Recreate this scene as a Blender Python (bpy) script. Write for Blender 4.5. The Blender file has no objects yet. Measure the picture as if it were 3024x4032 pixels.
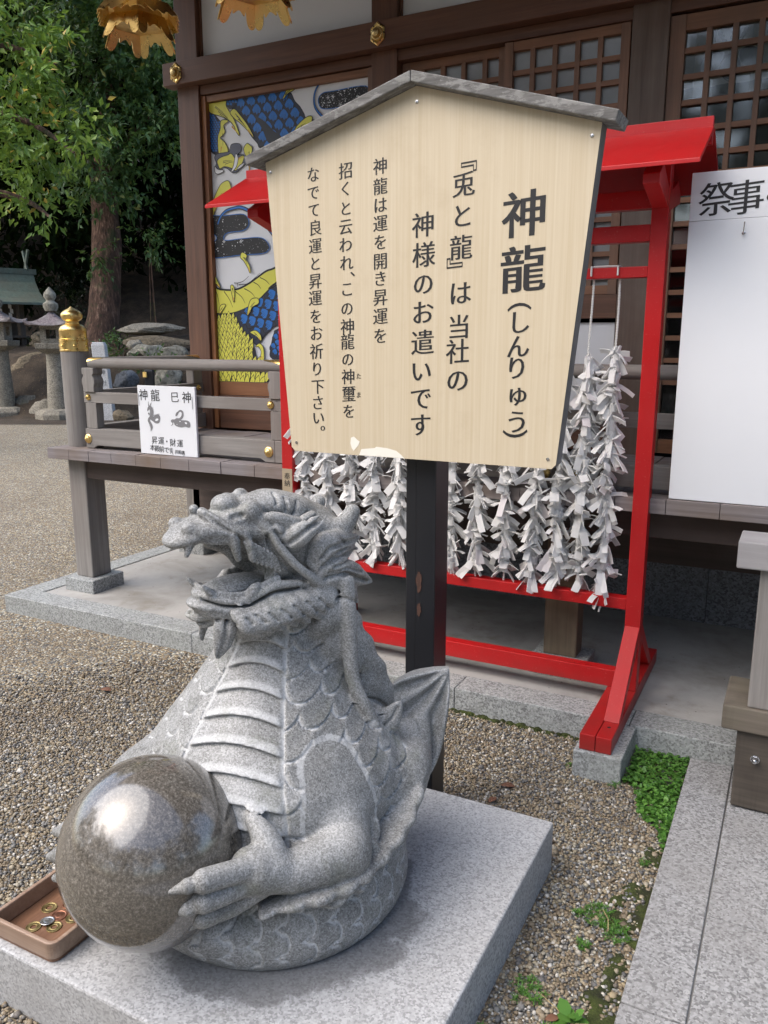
import bpy, bmesh, math, random
import numpy as np
from mathutils import Vector, Matrix
R = math.radians
rng = np.random.default_rng(7)
random.seed(7)
S = bpy.context.scene
COL = S.collection
S.unit_settings.system = 'METRIC'; S.unit_settings.scale_length = .62     # one unit here is 0.62 m

# ---------------------------------------------------------------- camera
cam_d = bpy.data.cameras.new("camera"); cam = bpy.data.objects.new("camera", cam_d); COL.objects.link(cam)
cam_d.sensor_fit = 'HORIZONTAL'; cam_d.sensor_width = 36; cam_d.lens = 36 * 3176 / 3024
cam_d.clip_start = .05; cam_d.clip_end = 500
cam.location = (0, 0, 1.5)
cam.rotation_euler = (R(90) - math.atan(669 / 3176), 0, R(27.33))
S.camera = cam

# ---------------------------------------------------------------- light
SUN_EL, SUN_AZ = 52, 222            # azimuth clockwise from +Y: light falls from the front left
W = bpy.data.worlds.new("World"); S.world = W; W.use_nodes = True
wn = W.node_tree.nodes; bg = wn["Background"]
sky = wn.new("ShaderNodeTexSky"); sky.sky_type = 'NISHITA'; sky.sun_disc = False
sky.sun_elevation = R(SUN_EL); sky.sun_rotation = R(SUN_AZ); sky.dust_density = 3.2; sky.ozone_density = 1.0; sky.air_density = 1.0
W.node_tree.links.new(sky.outputs[0], bg.inputs[0]); bg.inputs[1].default_value = .15
sun_d = bpy.data.lights.new("sun", 'SUN'); sun_d.energy = 1.3; sun_d.angle = R(75); sun_d.color = (1, .96, .9)
sun = bpy.data.objects.new("sun", sun_d); COL.objects.link(sun)
sd = Vector((math.sin(R(SUN_AZ)) * math.cos(R(SUN_EL)), math.cos(R(SUN_AZ)) * math.cos(R(SUN_EL)), math.sin(R(SUN_EL))))
sun.rotation_euler = (-sd).to_track_quat('-Z', 'Y').to_euler()
vs = S.view_settings; vs.view_transform = 'Standard'; vs.look = 'None'; vs.exposure = 1.32; vs.gamma = 1
try: vs.use_curve_mapping = False
except Exception: pass

# ---------------------------------------------------------------- material helpers
MATS = {}
class NT:
    def __init__(s, name):
        s.m = bpy.data.materials.new(name); s.m.use_nodes = True; s.t = s.m.node_tree
        s.b = s.t.nodes["Principled BSDF"]; s.tc = None
        MATS[name] = s.m
    def n(s, typ, **kw):
        nd = s.t.nodes.new("ShaderNode" + typ)
        for k, v in kw.items():
            if k in nd.inputs: nd.inputs[k].default_value = v
            else: setattr(nd, k, v)
        return nd
    def l(s, a, b): s.t.links.new(a, b)
    def co(s, scale=(1, 1, 1), rot=(0, 0, 0), kind="Object"):
        if s.tc is None: s.tc = s.n("TexCoord")
        mp = s.n("Mapping"); mp.inputs["Scale"].default_value = scale; mp.inputs["Rotation"].default_value = rot
        s.l(s.tc.outputs[kind], mp.inputs[0]); return mp.outputs[0]
    def noise(s, v, scale=5, detail=3, rough=.55, dist=0):
        nd = s.n("TexNoise"); nd.inputs["Scale"].default_value = scale; nd.inputs["Detail"].default_value = detail
        nd.inputs["Roughness"].default_value = rough; nd.inputs["Distortion"].default_value = dist; s.l(v, nd.inputs["Vector"]); return nd
    def vor(s, v, scale=5, feature='F1', rand=1):
        nd = s.n("TexVoronoi", feature=feature); nd.inputs["Scale"].default_value = scale; nd.inputs["Randomness"].default_value = rand
        s.l(v, nd.inputs["Vector"]); return nd
    def ramp(s, fac, stops, mode='LINEAR'):
        nd = s.n("ValToRGB"); cr = nd.color_ramp; cr.interpolation = mode
        while len(cr.elements) < len(stops): cr.elements.new(.5)
        for e, (p, c) in zip(cr.elements, stops):
            e.position = p; e.color = (c, c, c, 1) if isinstance(c, (int, float)) else (*c, 1)
        s.l(fac, nd.inputs[0]); return nd.outputs[0]
    def mix(s, fac, a, b, mode='MIX'):
        nd = s.n("Mix", data_type='RGBA', blend_type=mode)
        for i, x in ((0, fac), (6, a), (7, b)):
            if hasattr(x, "links"): s.l(x, nd.inputs[i])
            elif isinstance(x, (int, float)): nd.inputs[i].default_value = x if i == 0 else (x, x, x, 1)
            else: nd.inputs[i].default_value = (*x, 1)
        return nd.outputs[2]
    def math(s, op, a, b=0.0, c=0.0):
        nd = s.n("Math", operation=op)
        for i, x in enumerate((a, b, c)):
            if hasattr(x, "links"): s.l(x, nd.inputs[i])
            else: nd.inputs[i].default_value = x
        return nd.outputs[0]
    def attr(s, name): return s.n("Attribute", attribute_name=name)
    def geo(s): return s.n("NewGeometry")
    def bump(s, h, strength=.3, dist=.01, normal=None):
        nd = s.n("Bump"); nd.inputs["Strength"].default_value = strength; nd.inputs["Distance"].default_value = dist
        s.l(h, nd.inputs["Height"])
        if normal is not None: s.l(normal, nd.inputs["Normal"])
        s.l(nd.outputs[0], s.b.inputs["Normal"]); return nd.outputs[0]
    def out(s, col=None, rough=None, metal=None, spec=None):
        for k, x in (("Base Color", col), ("Roughness", rough), ("Metallic", metal), ("Specular IOR Level", spec)):
            if x is None: continue
            if hasattr(x, "links"): s.l(x, s.b.inputs[k])
            elif k == "Base Color": s.b.inputs[k].default_value = (*x, 1)
            else: s.b.inputs[k].default_value = x
        return s.m

def mat_plain(name, col, rough=.6, metal=0, spec=.5, var=.12, vscale=6):
    k = NT(name); n = k.noise(k.co(), vscale, 4)
    c = k.mix(n.outputs[0], tuple(x * (1 - var) for x in col), tuple(min(1, x * (1 + var)) for x in col))
    return k.out(c, rough, metal, spec)

def mat_wood(name, axis, dark, light, rough=.6, grain=26, bump=.25, weather=None, streak=0.0):
    k = NT(name)
    sc = [grain, grain, grain]; sc["XYZ".index(axis)] = 1.3
    v = k.co(tuple(sc))
    n = k.noise(v, 1, 6, .65, .35)
    sc2 = [grain * 5] * 3; sc2["XYZ".index(axis)] = 3
    n2 = k.noise(k.co(tuple(sc2)), 1, 3, .6)
    f = k.math('ADD', k.math('MULTIPLY', n.outputs[0], .7), k.math('MULTIPLY', n2.outputs[0], .3))
    c = k.ramp(f, [(.33, dark), (.68, light)])
    big = k.noise(k.co((2.2, 2.2, 2.2)), 1, 4, .6)
    c = k.mix(k.ramp(big.outputs[0], [(.38, 0.0), (.68, .75)]), c, weather if weather else tuple(x * .6 for x in dark))
    if streak:
        st = k.noise(k.co((14, 14, 1.1)), 1, 5, .6)
        c = k.mix(k.math('MULTIPLY', k.ramp(st.outputs[0], [(.5, 0.0), (.72, 1.0)]), streak), c, tuple(x * .35 for x in dark))
    k.bump(f, bump, .004)
    rr = k.ramp(big.outputs[0], [(.3, rough - .08), (.7, min(1, rough + .15))])
    return k.out(c, rr)

def mat_granite(name, base, contrast=.5, scale=150, rough=.75, stain=None, bump=.25, grime=0.0):
    """speckled stone: mineral grains of three tones, broad stains on top"""
    k = NT(name); v = k.co(); w = k.noise(v, scale * .9, 2); vv = k.mix(.5 / scale, v, w.outputs["Color"], 'ADD')
    vo = k.vor(vv, scale); cr = k.n("SeparateColor"); k.l(vo.outputs["Color"], cr.inputs[0]); n = k.noise(v, scale * .55, 3, .7)
    f = k.math('ADD', k.math('MULTIPLY', cr.outputs[0], .55), k.math('MULTIPLY', n.outputs[0], .45))
    lo = tuple(x * (1 - contrast) for x in base); hi = tuple(min(.85, x * (1 + contrast * .8)) for x in base)
    c = k.ramp(f, [(.20, tuple(x * (1 - contrast * 1.25) for x in base)), (.33, lo), (.44, base), (.58, base), (.70, hi)])
    big = k.noise(v, 3.1, 5, .65)
    c = k.mix(k.ramp(big.outputs[0], [(.42, 0.0), (.75, .55)]), c, stain if stain else tuple(x * .78 for x in base))
    if grime:
        g = k.noise(v, 9, 6, .7)
        c = k.mix(k.math('MULTIPLY', k.ramp(g.outputs[0], [(.5, 0.0), (.66, 1.0)]), grime), c, (.055, .05, .035))
    k.bump(f, bump, .003)
    return k.out(c, rough)

# ---------------------------------------------------------------- mesh helpers
class MB:
    def __init__(s): s.v = []; s.f = []
    def add(s, vs, fs):
        o = len(s.v); s.v += [tuple(p) for p in vs]; s.f += [tuple(i + o for i in f) for f in fs]; return s
    def box(s, x0, x1, y0, y1, z0, z1):
        v = [(x, y, z) for z in (z0, z1) for y in (y0, y1) for x in (x0, x1)]
        return s.add(v, [(0, 2, 3, 1), (4, 5, 7, 6), (0, 1, 5, 4), (2, 6, 7, 3), (0, 4, 6, 2), (1, 3, 7, 5)])
    def prism(s, poly, axis, a, b):
        """poly: 2-D outline (counter-clockwise) swept along axis from a to b; axis Y: poly=(x,z); X: (y,z); Z: (x,y)"""
        n = len(poly)
        P = {'Y': lambda p, t: (p[0], t, p[1]), 'X': lambda p, t: (t, p[0], p[1]), 'Z': lambda p, t: (p[0], p[1], t)}[axis]
        v = [P(p, a) for p in poly] + [P(p, b) for p in poly]
        fs = [tuple(range(n)), tuple(range(2 * n - 1, n - 1, -1))] + [(i, i + n, (i + 1) % n + n, (i + 1) % n) for i in range(n)]
        return s.add(v, fs)
    def tube(s, pts, rad, seg=8, cap=True):
        pts = [Vector(p) for p in pts]; n = len(pts)
        rad = rad if hasattr(rad, '__len__') else [rad] * n
        up = Vector((0, 0, 1)); vs = []; prev = None
        for i, p in enumerate(pts):
            d = (pts[min(i + 1, n - 1)] - pts[max(i - 1, 0)]).normalized()
            if prev is None: a = d.orthogonal().normalized()
            else: a = (prev - d * prev.dot(d)).normalized()
            prev = a; b = d.cross(a)
            for k in range(seg):
                t = 2 * math.pi * k / seg; vs.append(p + (a * math.cos(t) + b * math.sin(t)) * rad[i])
        fs = [(i * seg + k, i * seg + (k + 1) % seg, (i + 1) * seg + (k + 1) % seg, (i + 1) * seg + k) for i in range(n - 1) for k in range(seg)]
        if cap: fs += [tuple(range(seg - 1, -1, -1)), tuple((n - 1) * seg + k for k in range(seg))]
        return s.add(vs, fs)
    def lathe(s, prof, c=(0, 0, 0), seg=24, axis='Z', phase=0.0):
        """prof: list of (radius, height)"""
        vs = []
        for r, h in prof:
            for k in range(seg):
                t = 2 * math.pi * k / seg + phase; x, y = r * math.cos(t), r * math.sin(t)
                p = {'Z': (x, y, h), 'Y': (x, h, y), 'X': (h, x, y)}[axis]
                vs.append((p[0] + c[0], p[1] + c[1], p[2] + c[2]))
        n = len(prof)
        fs = [(i * seg + k, i * seg + (k + 1) % seg, (i + 1) * seg + (k + 1) % seg, (i + 1) * seg + k) for i in range(n - 1) for k in range(seg)]
        fs += [tuple(range(seg - 1, -1, -1)), tuple((n - 1) * seg + k for k in range(seg))]
        return s.add(vs, fs)
    def build(s, name, mat, parent=None, bevel=0, smooth=False, seg=2, fixn=True):
        me = bpy.data.meshes.new(name); me.from_pydata(s.v, [], s.f)
        if fixn:
            bm = bmesh.new(); bm.from_mesh(me); bmesh.ops.recalc_face_normals(bm, faces=bm.faces); bm.to_mesh(me); bm.free()
        me.materials.append(mat if not isinstance(mat, str) else MATS[mat])
        o = bpy.data.objects.new(name, me); COL.objects.link(o)
        if parent is not None: put(o, parent)
        if smooth:
            for p in me.polygons: p.use_smooth = True
            try: me.set_sharp_from_angle(angle=R(40))
            except Exception: pass
        if bevel:
            b = o.modifiers.new("bevel", 'BEVEL'); b.width = bevel; b.segments = seg; b.limit_method = 'ANGLE'; b.angle_limit = R(40)
            b.harden_normals = False
        return o

def put(o, parent):
    """parent o keeping its world coordinates (parents are unrotated Empties or meshes)"""
    def wt(q):
        if q.parent is None: return q.location.copy()
        return wt(q.parent) + q.matrix_parent_inverse.translation + q.location
    loc = wt(parent)
    o.parent = parent
    o.matrix_parent_inverse = Matrix.Translation(-loc)

def np_mesh(name, v, f, mat, parent=None, smooth=False):
    """fast mesh from numpy arrays; f has 3 or 4 columns"""
    me = bpy.data.meshes.new(name); v = np.asarray(v, np.float32); f = np.asarray(f, np.int32); k = f.shape[1]
    me.vertices.add(len(v)); me.vertices.foreach_set("co", v.ravel())
    me.loops.add(f.size); me.loops.foreach_set("vertex_index", f.ravel())
    me.polygons.add(len(f)); me.polygons.foreach_set("loop_start", np.arange(0, f.size, k, dtype=np.int32))
    me.polygons.foreach_set("loop_total", np.full(len(f), k, np.int32))
    me.polygons.foreach_set("use_smooth", np.full(len(f), bool(smooth)))
    me.update(calc_edges=True); me.validate()
    me.materials.append(MATS[mat] if isinstance(mat, str) else mat)
    o = bpy.data.objects.new(name, me); COL.objects.link(o)
    if parent is not None: put(o, parent)
    return o

def face_attr(o, name, vals):
    a = o.data.attributes.new(name, 'FLOAT', 'FACE'); a.data.foreach_set("value", np.asarray(vals, np.float32))
def vert_attr(o, name, vals):
    a = o.data.attributes.new(name, 'FLOAT', 'POINT'); a.data.foreach_set("value", np.asarray(vals, np.float32))

def thing(name, label, cat, loc=(0, 0, 0), group=None):
    o = bpy.data.objects.new(name, None); COL.objects.link(o); o.location = loc; o.empty_display_size = .1
    return tag(o, label, cat, group)
def tag(o, label, cat, group=None):
    o["label"] = label; o["category"] = cat
    if group: o["group"] = group
    return o
def struct(o): o["kind"] = "structure"; return o
def stuff(o, label=None, cat=None):
    o["kind"] = "stuff"
    if label: o["label"] = label
    if cat: o["category"] = cat
    return o

# ---------------------------------------------------------------- lettering: the built-in font, outlines turned into meshes
_cache = {}
def glyph(ch, wx=0.0, wz=0.0):
    """vertices (em units, centred on the em box) and faces of one character; wx, wz thicken upright / level strokes"""
    key = (ch, wx, wz)
    if key in _cache: return _cache[key]
    cu = bpy.data.curves.new("glyph", 'FONT'); cu.body = ch; cu.resolution_u = 3
    o = bpy.data.objects.new("glyph", cu); COL.objects.link(o)
    bpy.context.view_layer.update()
    me = bpy.data.meshes.new_from_object(o.evaluated_get(bpy.context.evaluated_depsgraph_get()))
    bpy.data.objects.remove(o); bpy.data.curves.remove(cu)
    v = np.array([p.co[:2] for p in me.vertices], float).reshape(-1, 2); f = [tuple(p.vertices) for p in me.polygons]
    if len(v) and (wx or wz):
        nrm = np.zeros_like(v); cnt = {}
        for q in f:
            for i in range(len(q)):
                a, b = q[i], q[(i + 1) % len(q)]; cnt.setdefault((min(a, b), max(a, b)), []).append((a, b))
        for k, e in cnt.items():
            if len(e) == 1:
                a, b = e[0]; d = v[b] - v[a]; L = np.hypot(*d) + 1e-9; nn = np.array([d[1], -d[0]]) / L
                nrm[a] += nn; nrm[b] += nn
        ln = np.hypot(nrm[:, 0], nrm[:, 1])[:, None] + 1e-9
        nrm = nrm / ln
        v = v + nrm * np.array([wx, wz])
    bpy.data.meshes.remove(me)
    v = v - np.array([.5, .38]) if len(v) else v
    _cache[key] = (v, f); return v, f
GL_EM = 1.0
def text_mesh(mb, items, y, wx=.012, wz=-.006, tilt=.07, jit=0.0):
    """items: (char, x, z, size[, rot]) on a plane facing -Y at depth y"""
    for it in items:
        ch, x, z, s = it[:4]; rot = it[4] if len(it) > 4 else 0
        v, f = glyph(ch, wx, wz)
        if not len(v): continue
        v = v.copy()
        if rot: v = np.stack([v[:, 1], -v[:, 0]], 1)
        v[:, 1] += v[:, 0] * tilt
        mb.add([(x + a * s, y, z + b * s) for a, b in v], f)
# ---------------------------------------------------------------- materials
mat_wood("wood_wall_z", 'Z', (0.061, 0.024, 0.013), (0.198, 0.087, 0.046), .5, weather=(0.134, 0.070, 0.046))
mat_wood("wood_wall_x", 'X', (0.061, 0.024, 0.013), (0.192, 0.084, 0.045), .5, weather=(0.128, 0.068, 0.045))
mat_wood("wood_pillar_grey", 'Z', (0.102, 0.074, 0.059), (0.198, 0.151, 0.122), .65, weather=(0.122, 0.074, 0.054))
mat_wood("wood_orange_z", 'Z', (0.218, 0.079, 0.026), (0.397, 0.166, 0.061), .5, weather=(0.166, 0.070, 0.036))
mat_wood("wood_orange_x", 'X', (0.154, 0.054, 0.019), (0.294, 0.115, 0.041), .5, weather=(0.115, 0.051, 0.026))
mat_wood("wood_lattice", 'Z', (0.154, 0.070, 0.036), (0.282, 0.141, 0.077), .5, weather=(0.141, 0.096, 0.074))
mat_wood("wood_lattice_x", 'X', (0.179, 0.074, 0.033), (0.333, 0.154, 0.074), .5, weather=(0.154, 0.090, 0.061))
mat_wood("wood_grey_x", 'X', (.155, .145, .134), (.305, .288, .27), .75, bump=.4, weather=(.195, .168, .15))
mat_wood("wood_grey_y", 'Y', (.155, .145, .134), (.305, .288, .27), .75, bump=.4, weather=(.195, .168, .15))
mat_wood("wood_grey_z", 'Z', (.155, .145, .134), (.305, .288, .27), .75, bump=.4, weather=(.195, .168, .15))
mat_wood("wood_under", 'X', (0.058, 0.042, 0.036), (0.109, 0.079, 0.067), .7, weather=(0.064, 0.044, 0.036))
mat_wood("wood_post_tan", 'Z', (.12, .095, .062), (.24, .19, .125), .8, weather=(.075, .055, .036), streak=.5)
mat_wood("wood_stair", 'X', (.10, .080, .066), (.18, .15, .125), .8, weather=(.13, .12, .075), streak=.3)
mat_wood("wood_stair_face", 'X', (.055, .045, .036), (.125, .105, .082), .8, weather=(.028, .022, .018), streak=.8)
mat_wood("wood_stair_pale", 'X', (.26, .25, .25), (.38, .37, .37), .7, weather=(.28, .26, .26))
mat_wood("wood_floor_ends", 'X', (.14, .125, .128), (.28, .255, .26), .8, grain=50, weather=(.17, .12, .08))
mat_wood("wood_tray", 'Y', (.15, .075, .042), (.27, .15, .09), .35, grain=60, weather=(.12, .055, .03))
mat_wood("wood_tray_rim", 'X', (.25, .165, .115), (.42, .31, .235), .4, grain=60, weather=(.17, .095, .06))
mat_wood("wood_cedar_board", 'X', (.19, .075, .032), (.34, .16, .075), .5, grain=14, weather=(.24, .10, .045))

def _sign_face():
    k = NT("sign_face")
    f = k.noise(k.co((170, 170, 2.2)), 1, 4, .6, .2); g = k.noise(k.co((40, 40, .8)), 1, 3, .5)
    c = k.ramp(k.math('ADD', k.math('MULTIPLY', f.outputs[0], .7), k.math('MULTIPLY', g.outputs[0], .3)),
               [(.30, (.515, .425, .285)), (.5, (.56, .475, .335)), (.72, (.61, .535, .40))])
    d = k.noise(k.co((7, 7, 7)), 1, 5, .7)
    c = k.mix(k.ramp(d.outputs[0], [(.55, 0.0), (.8, .35)]), c, (.42, .33, .21))
    k.bump(f.outputs[0], .06, .001); k.out(c, .5)
_sign_face()
def _roof_cap():
    k = NT("sign_cap_wood"); v = k.co()
    g = k.noise(k.co((6, 60, 60)), 1, 5, .6); li = k.noise(k.co((26, 60, 60)), 1, 6, .72, .3); mo = k.noise(v, 7, 5, .7)
    c = k.ramp(g.outputs[0], [(.32, (.075, .072, .068)), (.68, (.19, .185, .178))])
    pos = k.n("SeparateXYZ"); k.l(k.tc.outputs["Object"], pos.inputs[0])
    lf = k.ramp(k.math('ADD', pos.outputs[0], k.math('MULTIPLY', mo.outputs[0], .5)), [(-.0, 1.0), (.01, 1.0)])
    lich = k.ramp(li.outputs[0], [(.50, 0.0), (.56, 1.0)])
    c = k.mix(k.math('MULTIPLY', lich, .30), c, (.42, .42, .40))
    c = k.mix(k.ramp(mo.outputs[0], [(.52, 0.0), (.75, .5)]), c, (.10, .105, .065))
    dk = k.noise(k.co((30, 80, 80)), 1, 5, .7); c = k.mix(k.ramp(dk.outputs[0], [(.60, 0.0), (.70, .5)]), c, (.04, .038, .036))
    k.bump(li.outputs[0], .5, .003); k.out(c, .85)
_roof_cap()
mat_wood("sign_edge_wood", 'Z', (.09, .085, .085), (.19, .18, .18), .8, weather=(.07, .07, .06))

def _red():
    k = NT("red_paint"); v = k.co(); n = k.noise(v, 5, 5, .6); g = k.noise(k.co((60, 60, 60)), 1, 3)
    c = k.mix(n.outputs[0], (.40, .008, .010), (.53, .012, .014))
    sp = k.noise(v, 130, 2, .6); c = k.mix(k.ramp(sp.outputs[0], [(.66, 0.0), (.72, .35)]), c, (.55, .18, .15))
    fd = k.noise(v, 2.3, 6, .7); c = k.mix(k.ramp(fd.outputs[0], [(.45, 0.0), (.75, .5)]), c, (.34, .022, .020))
    ch = k.noise(v, 42, 6, .72); c = k.mix(k.ramp(ch.outputs[0], [(.685, 0.0), (.70, .8)]), c, (.16, .075, .055))
    gx_ = k.noise(k.co((4, 4, 90)), 1, 4, .6); pt = k.geo().outputs["Pointiness"]
    sep = k.n("SeparateXYZ"); k.l(k.tc.outputs["Object"], sep.inputs[0]); dirt = k.ramp(k.math('ADD', sep.outputs[2], k.math('MULTIPLY', k.noise(v, 9, 5, .7).outputs[0], .12)), [(.17, .55), (.26, 0.0)])
    c = k.mix(dirt, c, (.16, .035, .028))
    k.bump(gx_.outputs[0], .10, .002); k.out(c, k.ramp(n.outputs[0], [(.3, .30), (.7, .48)]), spec=.45)
_red()
def _gold(name, a, b, rough):
    k = NT(name); v = k.co(); n = k.noise(v, 26, 6, .7)
    k.bump(n.outputs[0], .08, .002)
    k.out(k.ramp(n.outputs[0], [(.35, a), (.7, b)]), k.ramp(n.outputs[0], [(.3, rough), (.7, rough + .18)]), 1.0)
_gold("gold_metal", (.76, .53, .19), (.86, .63, .26), .22)
_gold("gold_old", (.50, .35, .14), (.78, .60, .30), .36)
def _plaster():
    k = NT("white_plaster"); n = k.noise(k.co(), 4, 5); k.bump(k.noise(k.co(), 160, 3).outputs[0], .06, .002)
    k.out(k.mix(n.outputs[0], (.74, .75, .77), (.80, .81, .83)), .8)
_plaster()
mat_plain("white_panel", (.78, .80, .83), .28, var=.02)
mat_plain("mural_white", (.76, .77, .79), .45, var=.02)
mat_plain("black_paint", (.013, .014, .017), .33, var=.2)
mat_plain("ink", (.014, .014, .016), .5, var=.1)
mat_plain("grey_ink", (.20, .20, .21), .6, var=.05)
mat_plain("paper_chip", (.80, .77, .68), .7, var=.04)
mat_plain("rope_white", (.70, .69, .66), .85, var=.1, vscale=80)
mat_plain("steel", (.55, .55, .56), .25, 1.0)
mat_plain("interior_dark", (.010, .009, .009), .9)
mat_plain("curtain", (.42, .40, .33), .8)
mat_plain("curtain_green", (.055, .085, .070), .8)
mat_plain("crest_ink", (.030, .034, .03), .8)
mat_granite("granite_pale", (.46, .47, .485), .42, 165, .75, stain=(.36, .36, .355))
mat_granite("granite_kerb", (.31, .325, .325), .40, 160, .75, stain=(.29, .31, .285), grime=.2)
mat_granite("granite_pave", (.275, .278, .28), .38, 165, .8, stain=(.215, .21, .20), bump=.4)
mat_granite("granite_dark", (.16, .17, .19), .45, 120, .7)
mat_granite("granite_old", (.24, .22, .18), .35, 60, .9, stain=(.15, .135, .10), bump=.6, grime=.4)
mat_granite("granite_old_cap", (.20, .165, .17), .35, 50, .9, stain=(.34, .34, .31), bump=.6, grime=.4)
def _concrete():
    k = NT("concrete"); v = k.co(); n = k.noise(v, 2.2, 6, .65, .4); m = k.noise(v, 6, 6, .7); s_ = k.noise(v, 130, 2)
    c = k.ramp(n.outputs[0], [(.34, (.26, .25, .23)), (.5, (.35, .345, .33)), (.68, (.42, .41, .39))])
    c = k.mix(k.ramp(m.outputs[0], [(.54, 0.0), (.74, .6)]), c, (.19, .165, .12))
    sp = k.vor(v, 14); c = k.mix(k.ramp(sp.outputs["Distance"], [(.035, 1.0), (.05, 0.0)]), c, (.05, .045, .04))
    k.bump(s_.outputs[0], .1, .002); k.out(c, .8)
_concrete()
def _glass(name, tint, refl):
    k = NT(name); t = k.n("BsdfTransparent"); t.inputs[0].default_value = (*tint, 1)
    g = k.n("BsdfGlossy"); g.inputs["Roughness"].default_value = .06; n = k.noise(k.co(), 3, 2)
    bp = k.n("Bump"); bp.inputs["Strength"].default_value = .05; k.l(n.outputs[0], bp.inputs["Height"]); k.l(bp.outputs[0], g.inputs["Normal"])
    fr = k.n("Fresnel"); fr.inputs[0].default_value = 1.5
    mx = k.n("MixShader"); k.l(k.math('ADD', k.math('MULTIPLY', fr.outputs[0], 1.0), refl), mx.inputs[0]); k.l(t.outputs[0], mx.inputs[1]); k.l(g.outputs[0], mx.inputs[2])
    k.l(mx.outputs[0], k.t.nodes["Material Output"].inputs[0])
_glass("glass_clear", (.85, .88, .87), .06)
def _frost():
    k = NT("glass_frosted"); n = k.noise(k.co(), 5, 5, .6); s_ = k.noise(k.co(), 60, 4, .7)
    c = k.mix(n.outputs[0], (.19, .205, .205), (.32, .34, .34)); k.bump(s_.outputs[0], .06, .002); k.out(c, .16, spec=.8)
_frost()
# ---------------------------------------------------------------- gravel
def _gravel():
    k = NT("gravel"); v = k.co()
    wob = k.noise(v, 60, 2); vv = k.mix(.006, v, wob.outputs["Color"], 'ADD')
    a = k.vor(vv, 95); 
    cr = k.n("SeparateColor"); k.l(a.outputs["Color"], cr.inputs[0])
    c = k.ramp(cr.outputs[0], [(0, (0.067, 0.07, 0.072)), (0.16, (0.123, 0.128, 0.129)), (0.17, (0.171, 0.126, 0.079)), (0.42, (0.266, 0.209, 0.129)), (0.43, (0.342, 0.286, 0.185)), (0.62, (0.228, 0.174, 0.111)), (0.63, (0.162, 0.17, 0.171)), (0.8, (0.294, 0.296, 0.264)), (0.81, (0.456, 0.432, 0.342)), (0.94, (0.38, 0.301, 0.175)), (0.95, (0.57, 0.563, 0.481)), (1, (0.646, 0.64, 0.573))], 'LINEAR')
    dk = k.ramp(a.outputs["Distance"], [(.55, 0.0), (.95, .85)])
    c = k.mix(dk, c, (.05, .042, .032))
    big = k.noise(v, 1.3, 5, .6); c = k.mix(k.ramp(big.outputs[0], [(.45, 0.0), (.75, .45)]), c, (.13, .10, .07))
    h = k.ramp(a.outputs["Distance"], [(0.0, 1.0), (.35, .8), (.75, 0.0)])
    k.bump(h, .9, .006); k.out(c, .8)
_gravel()
MB().add([(-60, -30, 0), (40, -30, 0), (40, 60, 0), (-60, 60, 0)], [(0, 1, 2, 3)]).build("gravel_ground", "gravel")["kind"] = "structure"
# ---------------------------------------------------------------- platform, foundation
YK, YW, ZF = 2.898, 4.30, .926          # kerb face, wall face, veranda floor height
k = MB()
xs = [-3.92, -2.563, -1.17, -.465, .9, 2.4]
for a, b in zip(xs[:-1], xs[1:]): k.box(a + .0012, b - .0012, YK, YK + .145, -.2, .1)
ys = [YK + .147, 4.4, 5.8, 7.4]
for a, b in zip(ys[:-1], ys[1:]): k.box(-3.92, -3.77, a, b - .002, -.2, .1)
o = struct(k.build("kerb", "granite_kerb", bevel=.004))
k = MB().box(-3.768, 2.4, YK + .147, 9, -.2, .094); struct(k.build("platform", "concrete"))

# ---------------------------------------------------------------- shrine building
B = thing("shrine_building", "dark timber shrine hall with gold fittings, white plaster and lattice doors", "building", (-1.5, YW, .1))
PX = [(-3.686, -3.519), (-2.30, -2.143), (-.893, -.722), (.53, .70)]
for i, (a, b) in enumerate(PX):
    m = MB().box(a, b, YW, YW + .17, .1, 4.0)
    m.build("pillar", "wood_wall_z" if i < 2 else "wood_pillar_grey", B, bevel=.004)
    if i < 2: continue
MB().box(-3.745, 2.3, YW - .062, YW + .03, 3.060, 3.192).build("tie_beam", "wood_wall_x", B, bevel=.004)
MB().box(-3.515, 2.3, YW + .012, YW + .1, 3.003, 3.058).build("lintel", "wood_wall_x", B, bevel=.003)
for a, b in ((PX[0][1], PX[1][0]), (PX[1][1], PX[2][0]), (PX[2][1], PX[3][0]), (PX[3][1], 2.3)):
    MB().box(a + .012, b - .012, YW + .05, YW + .09, 3.20, 3.94).build("plaster_panel", "white_plaster", B)
    for q in (a + .001, b - .011): MB().box(q, q + .010, YW + .03, YW + .1, 3.194, 3.95).build("plaster_trim", "wood_wall_z", B)
# side wall (left gable side) and hidden back, so that the hall is solid
MB().box(-3.66, -3.54, YW + .175, 9.0, .1, 3.9).build("side_wall", "wood_wall_z", B)
MB().box(-3.53, 2.3, YW + 1.2, YW + 1.3, .1, 3.9).build("back_wall", "interior_dark", B)
MB().box(-3.53, 2.3, YW + .11, YW + 1.19, .80, .87).build("inner_floor", "interior_dark", B)
MB().box(-3.53, 2.3, YW + .11, YW + 1.19, 3.96, 4.0).build("inner_ceiling", "interior_dark", B)
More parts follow.
